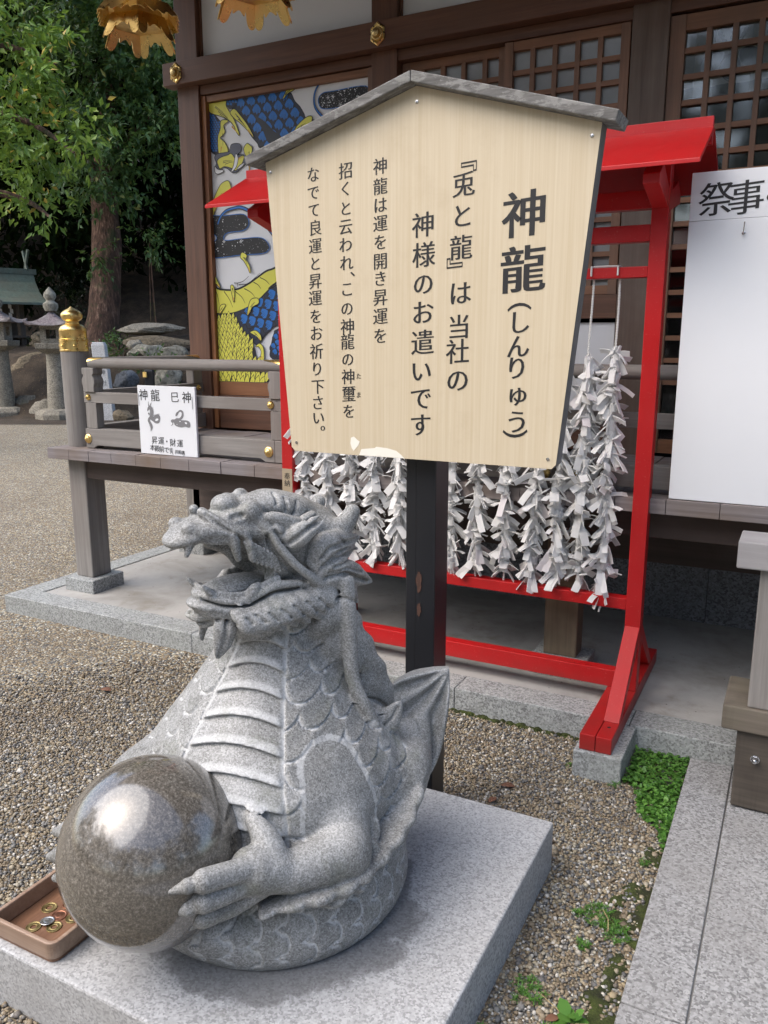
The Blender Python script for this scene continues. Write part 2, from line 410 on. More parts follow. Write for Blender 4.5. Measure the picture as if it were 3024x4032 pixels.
# eaves: rafters and boarded soffit out to the drip line, tiled roof above
sof = MB()
sof.prism([(1.98, 3.98), (8.9, 5.68), (8.9, 5.74), (1.98, 4.04)], 'X', -5.0, 3.2)
sof.build("eave_board", "wood_wall_x", B)
for i in range(34):
    x = -4.9 + i * .245
    raf = MB(); raf.prism([(2.02, 3.885), (5.4, 4.715), (5.4, 4.81), (2.02, 3.98)], 'X', x, x + .07); raf.build("rafter", "wood_wall_z", B)
rf = MB(); rf.prism([(1.86, 4.045), (8.9, 5.80), (8.9, 6.0), (1.86, 4.22)], 'X', -5.1, 3.3)
rf.build("roof", "granite_dark", B)
MB().box(-4.95, 3.1, YW + .02, YW + .15, 4.0, 4.5).build("eave_beam", "wood_wall_x", B)

# foundation and dark underfloor
fd = MB()
for a, b in ((-3.6, -2.1), (-2.1, -1.22), (-1.22, -.343), (-.343, .55), (.55, 2.3)): fd.box(a + .001, b - .001, 4.235, 4.45, .09, .396)
fd.build("foundation_wall", "granite_dark", B, bevel=.002)
MB().box(-3.6, 2.3, 4.16, 4.34, .400, .60).build("sill_beam", "wood_under", B, bevel=.004)
MB().box(-3.6, 2.3, 4.25, 4.35, .602, .865).build("skirting", "wood_under", B)

# hexagonal gold nail covers on the tie beam
def nail_cover(x, z, name="nail_cover"):
    y = YW - .062
    hx = [(x + .056 * math.cos(R(90 + 60 * i)) * (1 if i % 3 else 1), z + .060 * math.sin(R(90 + 60 * i))) for i in range(6)]
    hx = [(x + (p[0] - x) * .86, p[1]) for p in hx]
    m = MB(); n = 6
    c = []
    for s, d in ((1.0, 0.0), (1.0, .006), (.86, .011), (.62, .008)):
        c.append([(x + (p[0] - x) * s, y - d, z + (p[1] - z) * s) for p in hx])
    vs = [p for r in c for p in r]; fs = []
    for r in range(3):
        for i in range(6): fs.append((r * 6 + i, r * 6 + (i + 1) % 6, r * 6 + 6 + (i + 1) % 6, r * 6 + 6 + i))
    fs.append(tuple(range(18, 24))); fs.append(tuple(range(5, -1, -1)))
    m.add(vs, fs)
    p = m.build(name, "gold_metal", B)
    b = MB(); b.lathe([(.031, -.007), (.033, -.012), (.026, -.016), (.022, -.013), (.021, -.020), (.019, -.032), (.013, -.036), (.002, -.037)], (x, y, z), 20, 'Y')
    for i in range(16):
        t = R(i * 22.5); b.lathe([(.0035, -.012), (.0035, -.0165), (.001, -.018)], (x + .0285 * math.cos(t), y, z + .0285 * math.sin(t)), 6, 'Y')
    b.build("boss", "gold_old", p, smooth=True)
    hh = MB()
    for i in range(6):
        t = R(60 * i + 60); q = (x + .040 * math.cos(t), z + .043 * math.sin(t)); a = .0055
        hh.prism([(q[0] + a * math.cos(t + R(j * 120)), q[1] + a * math.sin(t + R(j * 120))) for j in range(3)], 'Y', y - .0118, y - .004)
    hh.build("cut_out", "interior_dark", p)
for x in (-3.637, -2.2275, -.81, .61): nail_cover(x, 3.126)

# mural bay (left) -----------------------------------------------------------
fr = MB()
fr.box(-3.517, -3.484, YW + .02, YW + .09, .935, 2.998); fr.build("mural_frame", "wood_orange_z", B, bevel=.002)
fr = MB(); fr.box(-2.335, -2.302, YW + .02, YW + .09, .935, 2.998); fr.build("mural_frame", "wood_lattice", B, bevel=.002)
MB().box(-3.482, -2.337, YW + .028, YW + .09, 2.962, 2.998).build("mural_frame", "wood_lattice_x", B, bevel=.002)
MB().box(-3.482, -2.337, YW + .045, YW + .09, 1.155, 1.242).build("cedar_board", "wood_cedar_board", B, bevel=.002)
MB().box(-3.482, -2.337, YW + .035, YW + .09, .935, 1.153).build("dado_board", "wood_wall_x", B, bevel=.002)
MB().box(-3.482, -2.337, YW + .055, YW + .08, 1.244, 2.960).build("mural_board", "mural_white", B)

# lattice helper ---------------------------------------------------------------
def lattice(name, x0, x1, z0, z1, vx, hz, mats=("wood_lattice", "wood_lattice_x"), stile=.045, pane="glass_frosted", y=YW + .02, wv=.024, wh=.024):
    fo = MB().box(x0, x0 + stile, y, y + .04, z0, z1).build(name, mats[0], B, bevel=.002); MB().box(x1 - stile, x1, y, y + .04, z0, z1).build("stile", mats[0], fo, bevel=.002)
    for za, zb in ((z1 - stile, z1), (z0, z0 + stile)): MB().box(x0 + stile, x1 - stile, y + .003, y + .037, za, zb).build("rail", mats[1], fo, bevel=.002)
    for x in vx: MB().box(x - wv / 2, x + wv / 2, y + .004, y + .030, z0 + stile, z1 - stile).build("muntin", mats[0], fo)
    for z in hz:
        if z0 + stile < z - wh / 2 and z + wh / 2 < z1 - stile: MB().box(x0 + stile, x1 - stile, y + .007, y + .028, z - wh / 2, z + wh / 2).build("crossbar", mats[1], fo)
    MB().box(x0 + stile * .8, x1 - stile * .8, y + .031, y + .035, z0 + stile * .8, z1 - stile * .8).build("pane", pane, fo)
    return fo
hz = [2.852, 2.744, 2.636, 2.528, 2.42, 2.312, 2.19, 2.108, 2.02, 1.94, 1.83]
lattice("lattice_sash", -1.534, -.902, 1.74, 3.0, [-1.387, -1.272, -1.158, -1.046], hz)
lattice("lattice_sash", -2.14, -1.536, 1.74, 3.0, [-2.02, -1.90, -1.78, -1.66], hz, y=YW + .062)
MB().box(-2.14, -.895, YW + .01, YW + .1, 1.62, 1.738).build("sash_sill", "wood_wall_x", B, bevel=.003)
MB().box(-2.10, -.905, YW + .05, YW + .08, 1.10, 1.60).build("lower_panel", "white_plaster", B)
MB().box(-2.14, -.895, YW + .02, YW + .1, .935, 1.098).build("dado_board", "wood_wall_x", B, bevel=.003)
# right bay: lattice doors with clear glass, a curtain behind them
hz3 = [2.8345, 2.721, 2.608, 2.49, 2.378, 2.285, 2.172, 2.063, 1.956, 1.849, 1.741, 1.63, 1.52, 1.41, 1.30]
lattice("lattice_door", -.720, -.03, .94, 2.99, [-.5465, -.434, -.3245, -.215], hz3, stile=.070, pane="glass_clear")
lattice("lattice_door", -.028, .53, .94, 2.99, [.15, .265, .38], hz3, stile=.070, pane="glass_clear", y=YW + .062)
cu = MB()
vs = []; n = 60
for i in range(n + 1):
    x = -.72 + 1.24 * i / n; y = YW + .15 + .012 * math.sin(i * .9) + .006 * math.sin(i * 2.3)
    for z in (2.70, 2.97): vs.append((x, y, z))
cu.add(vs, [(2 * i, 2 * i + 2, 2 * i + 3, 2 * i + 1) for i in range(n)])
cu.build("curtain", "curtain", B, smooth=True)
cu = MB(); vs = [(x, y - .002, 2.655 if z < 2.8 else 2.7) for x, y, z in vs]
cu.add(vs, [(2 * i, 2 * i + 2, 2 * i + 3, 2 * i + 1) for i in range(n)]); cu.build("curtain_hem", "curtain_green", B, smooth=True)
# paulownia-like leaf and flower marks printed on the curtain
cr = MB()
def leaf(cx, cz, L, w, ang):
    pts = []
    for i in range(9):
        t = i / 8; pts.append((t * L, w * math.sin(math.pi * t) ** .7))
    for i in range(7, 0, -1):
        t = i / 8; pts.append((t * L, -w * math.sin(math.pi * t) ** .7))
    ca, sa = math.cos(ang), math.sin(ang)
    q = [(cx + a * ca - b * sa, cz + a * sa + b * ca) for a, b in pts]
    cr.add([(a, YW + .128, b) for a, b in q], [tuple(range(len(q)))])
for dx, dz, L, w, a in ((0, -.005, .13, .045, -90), (.035, .0, .12, .042, -35), (-.035, .0, .12, .042, -145)): leaf(-.455 + dx, 2.835 + dz, L, w, R(a))
for j, (bx, bh) in enumerate(((0, .085), (.03, .055), (-.03, .055))):
    for t in range(3): leaf(-.455 + bx * (1 + .3 * t), 2.85 + bh * (t + 1) / 3, .03, .011, R(90 - bx * 900))
cr.build("curtain_crest", "crest_ink", B)

# ---------------------------------------------------------------- hanging lanterns under the eaves
def lantern(c, rot, label):
    L = thing("hanging_lantern", label, "lantern", c, "gold hanging lanterns under the eaves")
    def hexpts(r, z): return [(c[0] + r * math.cos(R(60 * i + rot)), c[1] + r * math.sin(R(60 * i + rot)), c[2] + z) for i in range(6)]
    def scallop(r0, z0, r1, z1, mat, name, depth, cut):
        m = MB(); nn = 44
        A, Bb = hexpts(r0, z0), hexpts(r1, z1)
        for i in range(6):
            a0, a1, b0, b1 = (Vector(q) for q in (A[i], A[(i + 1) % 6], Bb[i], Bb[(i + 1) % 6]))
            vs = []
            for j in range(nn + 1):
                t = j / nn; u = abs(t - .5) * 2
                # deep lobes at the corners, a shallow cusp in the middle, and two notches
                lob = 1 / (1 + math.exp(-(u - .44) / .03))
                d = (.56 - .10 * math.cos(u * 7)) * (1 - lob) + (1.0 - .30 * abs((u - .78) / .30) ** 2.5) * lob - .20 * math.exp(-((u - .42) / .035) ** 2) if cut else .86 - .10 * math.cos(u * 14) * (1 if u < .7 else .3) - .16 * math.exp(-((u - .55) / .04) ** 2)
                d = max(.18, min(1.0, d))
                top = a0.lerp(a1, t); bot = b0.lerp(b1, t)
                vs += [top, top.lerp(bot, d)]
            m.add(vs, [(2 * j, 2 * j + 2, 2 * j + 3, 2 * j + 1) for j in range(nn)])
        o = m.build(name, mat, L, fixn=False); so = o.modifiers.new("solid", 'SOLIDIFY'); so.thickness = .003
        return o
    body = MB().lathe([(.105, .0), (.105, .19)], c, 6, 'Z', R(rot)); body.build("lamp_body", "gold_old", L, bevel=.002)
    fr = MB()
    for p in hexpts(.108, 0): fr.box(p[0] - .007, p[0] + .007, p[1] - .007, p[1] + .007, c[2] + .002, c[2] + .20)
    fr.build("lamp_frame", "gold_metal", L)
    MB().lathe([(.150, -.002), (.152, .006), (.112, .020)], c, 6, 'Z', R(rot)).build("lamp_base", "gold_metal", L)
    scallop(.150, .010, .205, -.060, "gold_metal", "upper_skirt", 1, 0)
    MB().lathe([(.118, -.068), (.118, -.004)], c, 6, 'Z', R(rot)).build("lamp_neck", "gold_old", L)
    scallop(.128, -.045, .178, -.150, "gold_metal", "lower_skirt", 1, 1)
    MB().lathe([(.20, .20), (.205, .21), (.06, .32), (.03, .36)], c, 6, 'Z', R(rot)).build("lamp_roof", "gold_metal", L)
    MB().tube([(c[0], c[1], c[2] + .35), (c[0], c[1], c[2] + .9)], .006, 8).build("chain", "gold_old", L)
# ---------------------------------------------------------------- dragon mural: flat painted shapes on the board
ART = [
 ('scales',[(-3.357,2.974),(-3.251,2.98),(-3.131,2.984),(-3.013,2.982),(-2.93,2.977),(-2.874,2.942),(-2.847,2.895),(-2.811,2.859),(-2.784,2.818),(-2.765,2.791),(-2.654,2.753),(-2.539,2.678),(-2.579,2.595),(-2.698,2.543),(-2.86,2.558),(-2.976,2.589),(-3.068,2.617),(-3.097,2.65),(-3.117,2.688),(-3.158,2.731),(-3.191,2.774),(-3.232,2.831),(-3.273,2.882),(-3.315,2.92),(-3.349,2.95)],{'size': 0.085,'ang': 90}),
 ('fill',[(-3.136,2.846),(-3.069,2.813),(-3.004,2.754),(-2.939,2.702),(-2.973,2.679),(-3.04,2.686),(-3.088,2.776)],{'mat': 'deep'}),
 ('scales',[(-3.545,2.974),(-3.51,2.973),(-3.504,2.929),(-3.451,2.896),(-3.408,2.852),(-3.389,2.829),(-3.405,2.771),(-3.423,2.733),(-3.417,2.678),(-3.446,2.661),(-3.481,2.685),(-3.507,2.714),(-3.536,2.772),(-3.544,2.867)],{'size': 0.022,'ang': 85}),
 ('scales',[(-3.357,2.971),(-3.269,2.973),(-3.271,2.94),(-3.316,2.913),(-3.345,2.943)],{'size': 0.025,'ang': 80}),
 ('shape',[(-3.51,2.973),(-3.357,2.974),(-3.35,2.931),(-3.317,2.881),(-3.289,2.838),(-3.253,2.752),(-3.278,2.777),(-3.294,2.812),(-3.337,2.85),(-3.389,2.876),(-3.433,2.891),(-3.468,2.905),(-3.494,2.928),(-3.507,2.95)],{'mat': 'yellow','lines': 5}),
 ('shape',[(-3.317,2.887),(-3.285,2.903),(-3.239,2.858),(-3.19,2.8),(-3.149,2.731),(-3.191,2.774),(-3.241,2.819),(-3.284,2.85)],{'mat': 'yellow','lines': 4}),
 ('shape',[(-3.39,2.849),(-3.337,2.843),(-3.374,2.821),(-3.367,2.78),(-3.404,2.751),(-3.37,2.721),(-3.346,2.671),(-3.382,2.655),(-3.418,2.665),(-3.418,2.759),(-3.397,2.804)],{'mat': 'yellow','lines': 3}),
 ('shape',[(-3.451,2.641),(-3.427,2.659),(-3.337,2.664),(-3.317,2.702),(-3.255,2.699),(-3.248,2.662),(-3.276,2.638),(-3.223,2.632),(-3.198,2.597),(-3.208,2.584),(-3.253,2.562),(-3.28,2.544),(-3.316,2.541),(-3.359,2.571),(-3.404,2.579),(-3.442,2.552),(-3.455,2.573),(-3.439,2.606)],{'mat': 'slate'}),
 ('shape',[(-3.431,2.619),(-3.401,2.636),(-3.347,2.644),(-3.32,2.649),(-3.282,2.605),(-3.25,2.627),(-3.225,2.625),(-3.243,2.588),(-3.289,2.552),(-3.324,2.568),(-3.377,2.583),(-3.412,2.573),(-3.424,2.591)],{'mat': 'yellow','lines': 3}),
 ('shape',[(-3.284,2.645),(-3.272,2.617),(-3.288,2.572),(-3.325,2.545),(-3.305,2.58),(-3.294,2.619)],{'mat': 'mural_white'}),
 ('shape',[(-3.454,2.587),(-3.432,2.568),(-3.387,2.557),(-3.424,2.543),(-3.451,2.552)],{'mat': 'mural_white'}),
 ('shape',[(-3.225,2.586),(-3.244,2.568),(-3.28,2.557),(-3.252,2.578)],{'mat': 'mural_white'}),
 ('shape',[(-3.222,2.669),(-3.199,2.696),(-3.177,2.684),(-3.161,2.666),(-3.171,2.634),(-3.18,2.608),(-3.186,2.522),(-3.189,2.609),(-3.21,2.631)],{'mat': 'yellow','lines': 2}),
 ('shape',[(-3.536,2.683),(-3.51,2.66),(-3.499,2.611),(-3.501,2.529),(-3.514,2.592),(-3.534,2.642)],{'mat': 'yellow','lines': 2}),
 ('shape',[(-2.881,2.98),(-2.82,2.979),(-2.849,2.957),(-2.89,2.944),(-2.924,2.917),(-2.906,2.946)],{'mat': 'yellow','lines': 2}),
 ('shape',[(-2.843,2.724),(-2.83,2.754),(-2.765,2.794),(-2.725,2.795),(-2.734,2.762),(-2.774,2.741)],{'mat': 'yellow','lines': 2}),
 ('shape',[(-3.491,2.334),(-3.469,2.396),(-3.439,2.442),(-3.405,2.48),(-3.354,2.493),(-3.334,2.454),(-3.348,2.434),(-3.394,2.424),(-3.4,2.397),(-3.452,2.367),(-3.479,2.299)],{'mat': 'yellow','lines': 2}),
 ('stroke',[(-2.654,2.978),(-2.69,2.943),(-2.707,2.896),(-2.7,2.845),(-2.669,2.804),(-2.638,2.782),(-2.538,2.74)],{'w': 0.016}),
 ('cloud',[(-2.363,2.912),(-2.574,2.913),(-2.644,2.912),(-2.676,2.886),(-2.668,2.848),(-2.637,2.829),(-2.537,2.826),(-2.461,2.835),(-2.363,2.847)],{}),
 ('cloud',[(-3.538,2.285),(-3.386,2.287),(-3.242,2.285),(-3.204,2.242),(-3.216,2.209),(-3.26,2.19),(-3.369,2.185),(-3.407,2.159),(-3.386,2.136),(-3.262,2.14),(-3.113,2.137),(-3.056,2.09),(-3.067,2.058),(-3.117,2.045),(-3.252,2.045),(-3.533,2.041),(-3.534,2.135),(-3.475,2.138),(-3.459,2.159),(-3.48,2.18),(-3.539,2.184)],{}),
 ('stroke',[(-3.448,2.24),(-3.423,2.283),(-3.377,2.316),(-3.311,2.328),(-3.254,2.327),(-3.171,2.289),(-3.102,2.241),(-3.042,2.182),(-2.969,2.091)],{'w': 0.026}),
 ('scales',[(-3.53,1.691),(-3.417,1.675),(-3.327,1.688),(-3.223,1.721),(-3.134,1.77),(-3.076,1.814),(-3.019,1.843),(-2.839,1.917),(-2.705,1.944),(-2.709,1.728),(-2.845,1.675),(-3.02,1.604),(-3.085,1.565),(-3.13,1.519),(-3.174,1.484),(-3.23,1.542),(-3.302,1.595),(-3.314,1.642),(-3.365,1.677),(-3.44,1.675),(-3.517,1.644)],{'size': 0.085,'ang': 25}),
 ('shape',[(-3.534,1.864),(-3.446,1.836),(-3.32,1.832),(-3.224,1.863),(-3.151,1.9),(-3.079,1.937),(-3.022,1.951),(-2.904,1.996),(-2.769,2.022),(-2.737,1.978),(-2.872,1.929),(-3.019,1.857),(-3.076,1.82),(-3.134,1.776),(-3.223,1.727),(-3.327,1.694),(-3.417,1.684),(-3.492,1.691),(-3.53,1.721)],{'mat': 'yellow','bands': 1}),
 ('stroke1',[(-3.491,1.843),(-3.471,1.796),(-3.459,1.737)],{'w': 0.006}),
 ('stroke1',[(-3.417,1.823),(-3.375,1.77),(-3.351,1.721)],{'w': 0.006}),
 ('stroke1',[(-3.328,1.821),(-3.278,1.785),(-3.251,1.744)],{'w': 0.006}),
 ('stroke1',[(-3.254,1.836),(-3.205,1.812),(-3.173,1.783)],{'w': 0.006}),
 ('stroke1',[(-3.18,1.873),(-3.145,1.855),(-3.125,1.832)],{'w': 0.006}),
 ('stroke1',[(-3.13,1.9),(-3.088,1.882),(-3.057,1.855)],{'w': 0.006}),
 ('stroke1',[(-3.333,1.873),(-3.304,1.872),(-3.26,1.882),(-3.215,1.911)],{'w': 0.006}),
 ('stroke1',[(-3.304,1.872),(-3.305,1.846)],{'w': 0.006}),
 ('stroke1',[(-3.297,1.86),(-3.26,1.862),(-3.217,1.869),(-3.129,1.925)],{'w': 0.006}),
 ('mum',[(-3.532,1.632),(-3.479,1.655),(-3.424,1.678),(-3.372,1.671),(-3.314,1.642),(-3.295,1.583),(-3.231,1.53),(-3.197,1.466),(-3.178,1.396),(-3.135,1.391),(-3.145,1.309),(-3.094,1.304),(-3.088,1.28),(-3.126,1.241),(-3.54,1.232)],{}),
 ('shape',[(-3.259,2.056),(-3.224,2.038),(-3.232,2.016),(-3.205,1.97),(-3.202,1.93),(-3.22,1.965),(-3.247,2.005),(-3.273,2.029)],{'mat': 'yellow','lines': 2}),
 ('shape',[(-3.524,1.931),(-3.487,1.924),(-3.466,1.888),(-3.446,1.847),(-3.482,1.877),(-3.519,1.896)],{'mat': 'yellow','lines': 2}),
 ('shape',[(-3.36,1.85),(-3.341,1.856),(-3.332,1.821),(-3.339,1.755),(-3.348,1.793)],{'mat': 'yellow','lines': 2}),
 ('shape',[(-3.223,1.721),(-3.199,1.766),(-3.149,1.771),(-3.146,1.742),(-3.194,1.72),(-3.232,1.669)],{'mat': 'yellow','lines': 2}),
 ('shape',[(-3.211,1.565),(-3.171,1.571),(-3.136,1.542),(-3.134,1.51),(-3.165,1.536),(-3.208,1.557)],{'mat': 'yellow','lines': 2}),
 ('shape',[(-3.175,1.472),(-3.145,1.49),(-3.118,1.461),(-3.117,1.391),(-3.142,1.391),(-3.133,1.438),(-3.153,1.472)],{'mat': 'yellow','lines': 2}),
 ('shape',[(-3.458,1.684),(-3.448,1.731),(-3.41,1.739),(-3.426,1.713)],{'mat': 'yellow','lines': 2}),
 ('scales',[(-3.053,1.473),(-3.029,1.553),(-3.007,1.575),(-2.846,1.619),(-2.852,1.399),(-3.048,1.398)],{'size': 0.05,'ang': 70}),
]
def spline(P, n=5, closed=True):
    P = [np.array(p, float) for p in P]; N = len(P); o = []
    for i in range(N if closed else N - 1):
        g = lambda j: P[j % N] if closed else P[min(max(j, 0), N - 1)]
        a, b, c, d = g(i - 1), g(i), g(i + 1), g(i + 2)
        for t in np.linspace(0, 1, n, endpoint=False):
            o.append(.5 * (2 * b + (c - a) * t + (2 * a - 5 * b + 4 * c - d) * t * t + (3 * b - a - 3 * c + d) * t ** 3))
    if not closed: o.append(P[-1])
    return o
def inside(p, poly):
    c = False; j = len(poly) - 1
    for i in range(len(poly)):
        a, b = poly[i], poly[j]
        if (a[1] > p[1]) != (b[1] > p[1]) and p[0] < (b[0] - a[0]) * (p[1] - a[1]) / (b[1] - a[1]) + a[0]: c = not c
        j = i
    return c
def mural():
    mats = ['m_navy', 'm_blue', 'm_yellow', 'ink', 'm_slate', 'mural_white', 'm_deep', 'm_orange']
    for n, c in (('m_navy', (.022, .030, .055)), ('m_blue', (.02, .17, .55)), ('m_yellow', (.72, .69, .10)), ('m_slate', (.10, .11, .15)), ('m_deep', (.03, .035, .045)), ('m_orange', (.62, .36, .06))):
        mat_plain(n, c, .5, var=.06)
    X0, X1, Z0, Z1 = -3.481, -2.338, 1.245, 2.959
    V = []; F = []; MI = []; lay = [0]
    def clip(poly):
        for ax, lim, sg in ((0, X0, 1), (0, X1, -1), (1, Z0, 1), (1, Z1, -1)):
            out = []
            for i in range(len(poly)):
                a, b = poly[i - 1], poly[i]; ia, ib = (a[ax] - lim) * sg >= 0, (b[ax] - lim) * sg >= 0
                if ia != ib:
                    t = (lim - a[ax]) / (b[ax] - a[ax]); out.append(np.array(a) + (np.array(b) - np.array(a)) * t)
                if ib: out.append(np.array(b))
            poly = out
            if len(poly) < 3: return []
        return poly
    def put_poly(poly, mat, dz=0):
        dz *= .12
        poly = clip([np.array(p, float) for p in poly])
        if len(poly) < 3: return
        y = YW + .0545 - lay[0] - dz; o = len(V)
        V.extend((p[0], y, p[1]) for p in poly); F.append(tuple(range(o, o + len(poly)))); MI.append(mats.index(mat))
    def ribbon(pts, w0, w1, mat, dz=0):
        pts = [np.array(p, float) for p in pts]; n = len(pts); L = []; Rr = []
        for i in range(n):
            d = pts[min(i + 1, n - 1)] - pts[max(i - 1, 0)]; d = d / (np.hypot(*d) + 1e-9); nn = np.array([-d[1], d[0]])
            w = (w0 + (w1 - w0) * i / (n - 1)) / 2; L.append(pts[i] + nn * w); Rr.append(pts[i] - nn * w)
        for i in range(n - 1): put_poly([L[i], L[i + 1], Rr[i + 1], Rr[i]], mat, dz)
    def grow(poly, d):
        P = np.array(poly); n = len(P); o = []
        ar = np.sum(P[:, 0] * np.roll(P[:, 1], -1) - np.roll(P[:, 0], -1) * P[:, 1])
        for i in range(n):
            t = P[(i + 1) % n] - P[i - 1]; t = t / (np.hypot(*t) + 1e-9); nn = np.array([t[1], -t[0]]) * (1 if ar > 0 else -1)
            o.append(P[i] + nn * d)
        return o
    r = random.Random(3)
    for kind, pts, kw in ART:
        lay[0] += .00016
        if kind in ('shape', 'fill', 'scales', 'cloud', 'mum'): sp = spline(pts, 5)
        if kind == 'fill': put_poly(sp, 'm_deep')
        elif kind == 'shape':
            m = {'yellow': 'm_yellow', 'slate': 'm_slate'}.get(kw['mat'], kw['mat'])
            put_poly(grow(sp, .0045), 'ink'); put_poly(sp, m, .0003)
            if kw.get('bands'): ribbon(sp[:60], .012, .012, 'ink', .0005)
            P = np.array(sp); c = P.mean(0); u = np.linalg.svd(P - c)[2][0]; s_ = (P - c) @ u; v = np.array([-u[1], u[0]])
            for j in range(kw.get('lines', 0)):
                q = (j + .7) / (kw['lines'] + .4); t0 = s_.min() + (s_.max() - s_.min()) * (.15 + .3 * r.random()); t1 = t0 + (s_.max() - s_.min()) * .35
                off = (q - .5) * .55 * (np.ptp((P - c) @ v)) * .6
                a, b = c + u * t0 + v * off, c + u * t1 + v * off * .4
                if inside(a, sp) and inside(b, sp): ribbon([a, (a + b) / 2 + v * .003, b], .0042, .001, 'ink', .0006)
            if kw['mat'] == 'yellow' and not kw.get('bands'):
                tip = P[np.argmax(np.hypot(*(P - c).T))]
                put_poly([tip, tip + (c - tip) * .45 + v * .006, tip + (c - tip) * .45 - v * .006], 'm_orange', .0005)
        elif kind == 'stroke':
            sp = spline(pts, 6, False); w = kw['w']; ribbon(sp, w * .6, w * 1.25, 'ink'); ribbon(sp, w * .3, w * .7, 'm_blue', .0004)
        elif kind == 'stroke1': ribbon(spline(pts, 6, False), kw['w'], kw['w'] * .35, 'ink')
        elif kind == 'scales':
            put_poly(grow(sp, .005), 'ink'); put_poly(sp, 'm_navy', .0002)
            s_, ang = kw['size'], R(kw['ang']); u = np.array([math.cos(ang), math.sin(ang)]); v = np.array([-u[1], u[0]])
            P = np.array(sp); c = P.mean(0); pu, pv = (P - c) @ u, (P - c) @ v
            row = 0; t = pu.min() - s_
            base = lay[0]
            rows = []
            while t < pu.max(): rows.append((row, t)); t += s_ * .62; row += 1
            for row, t in reversed(rows):
                lay[0] = base + .00006 + .0009 * (1 - row / max(1, len(rows)))
                q = pv.min() - s_ + (s_ * .46 if row % 2 else 0)
                while q < pv.max() + s_:
                    o = c + u * t + v * q
                    mid = o + u * s_ * .5
                    if inside(mid, sp) and inside(o + u * s_ * .9, sp) and inside(o + u * s_ * .3, sp):
                        h, w = s_ * 1.12, s_ * .5
                        f = lambda k: [o + u * h * a * k + v * w * b * k + u * h * (1 - k) * .6 for a, b in ((0, -.75), (.3, -1), (.6, -.86), (.85, -.45), (1.0, 0.05), (.85, .5), (.6, .88), (.3, 1), (0, .75))]
                        put_poly(f(1.0), 'ink'); put_poly(f(.9), 'm_navy', .00012)
                        g = [o + u * h * a + v * w * b for a, b in ((.36, -.55), (.6, -.76), (.84, -.38), (.96, .03), (.84, .42), (.62, .76), (.42, .48), (.46, .18), (.30, -.05), (.40, -.30))]
                        put_poly(g, 'm_blue', .0002)
                        for j in range(4):
                            b0 = -.45 + .3 * j; ribbon([o + u * h * .25 + v * w * b0, o + u * h * (.62 + .1 * r.random()) + v * w * b0 * .6], s_ * .035, s_ * .01, 'ink', .00026)
                    q += s_ * .93
            lay[0] = base + .0012
        elif kind == 'cloud':
            put_poly(grow(sp, .004), 'm_blue'); put_poly(sp, 'ink', .0003)
            P = np.array(sp); n = 0
            while n < 210:
                p = np.array([r.uniform(P[:, 0].min(), P[:, 0].max()), r.uniform(P[:, 1].min(), P[:, 1].max())])
                n += 1
                if not inside(p, sp): continue
                d = .0011 + .0032 * r.random() ** 5
                put_poly([p + d * np.array([math.cos(a), math.sin(a)]) for a in np.linspace(0, 6.28, 6, endpoint=False)], 'mural_white', .0005)
            for j in range(3):
                p = P.mean(0) + np.array([r.uniform(-.1, .1), r.uniform(-.04, .04)])
                if inside(p, sp):
                    for a in (0, 1.05, 2.1): ribbon([p - .013 * np.array([math.cos(a), math.sin(a)]), p + .013 * np.array([math.cos(a), math.sin(a)])], .0022, .0022, 'mural_white', .0006)
        elif kind == 'mum':
            put_poly(grow(sp, .005), 'ink'); put_poly(sp, 'ink', .0003)
            P = np.array(sp); c0 = np.array([P[:, 0].min() + .10, P[:, 1].max() - .02]); z = P[:, 1].max(); row = 0; base = lay[0]
            while z > P[:, 1].min() - .02:
                fr_ = (P[:, 1].max() - z) / np.ptp(P[:, 1]); s_ = .026 + .022 * fr_
                x = P[:, 0].min() - (s_ * .4 if row % 2 else 0); lay[0] = base + .00005 + .00003 * row
                while x < P[:, 0].max():
                    o = np.array([x + r.uniform(-.004, .004), z + r.uniform(-.005, .005)])
                    if inside(o, sp):
                        tilt = (o[0] - c0[0]) * 1.6 + r.uniform(-.15, .15); u = np.array([math.sin(tilt) * .8, math.cos(tilt)]); v = np.array([u[1], -u[0]])
                        f = lambda k: [o + u * s_ * 1.15 * a * k + v * s_ * .46 * b * k for a, b in ((-.9, -.5), (-.3, -1), (.3, -.85), (.9, 0), (.3, .85), (-.3, 1), (-.9, .5))]
                        put_poly(f(1.0), 'ink'); put_poly(f(.84), 'm_yellow', .00004)
                        ribbon([o - u * s_ * .8, o + u * s_ * .2], .0022, .0005, 'ink', .00008)
                    x += s_ * .86
                z -= s_ * .78; row += 1
            lay[0] = base + .0012
    me = bpy.data.meshes.new("mural_painting"); me.from_pydata(V, [], F)
    for m in mats: me.materials.append(MATS[m])
    me.polygons.foreach_set("material_index", MI)
    o = bpy.data.objects.new("mural_painting", me); COL.objects.link(o); put(o, B)
mural()
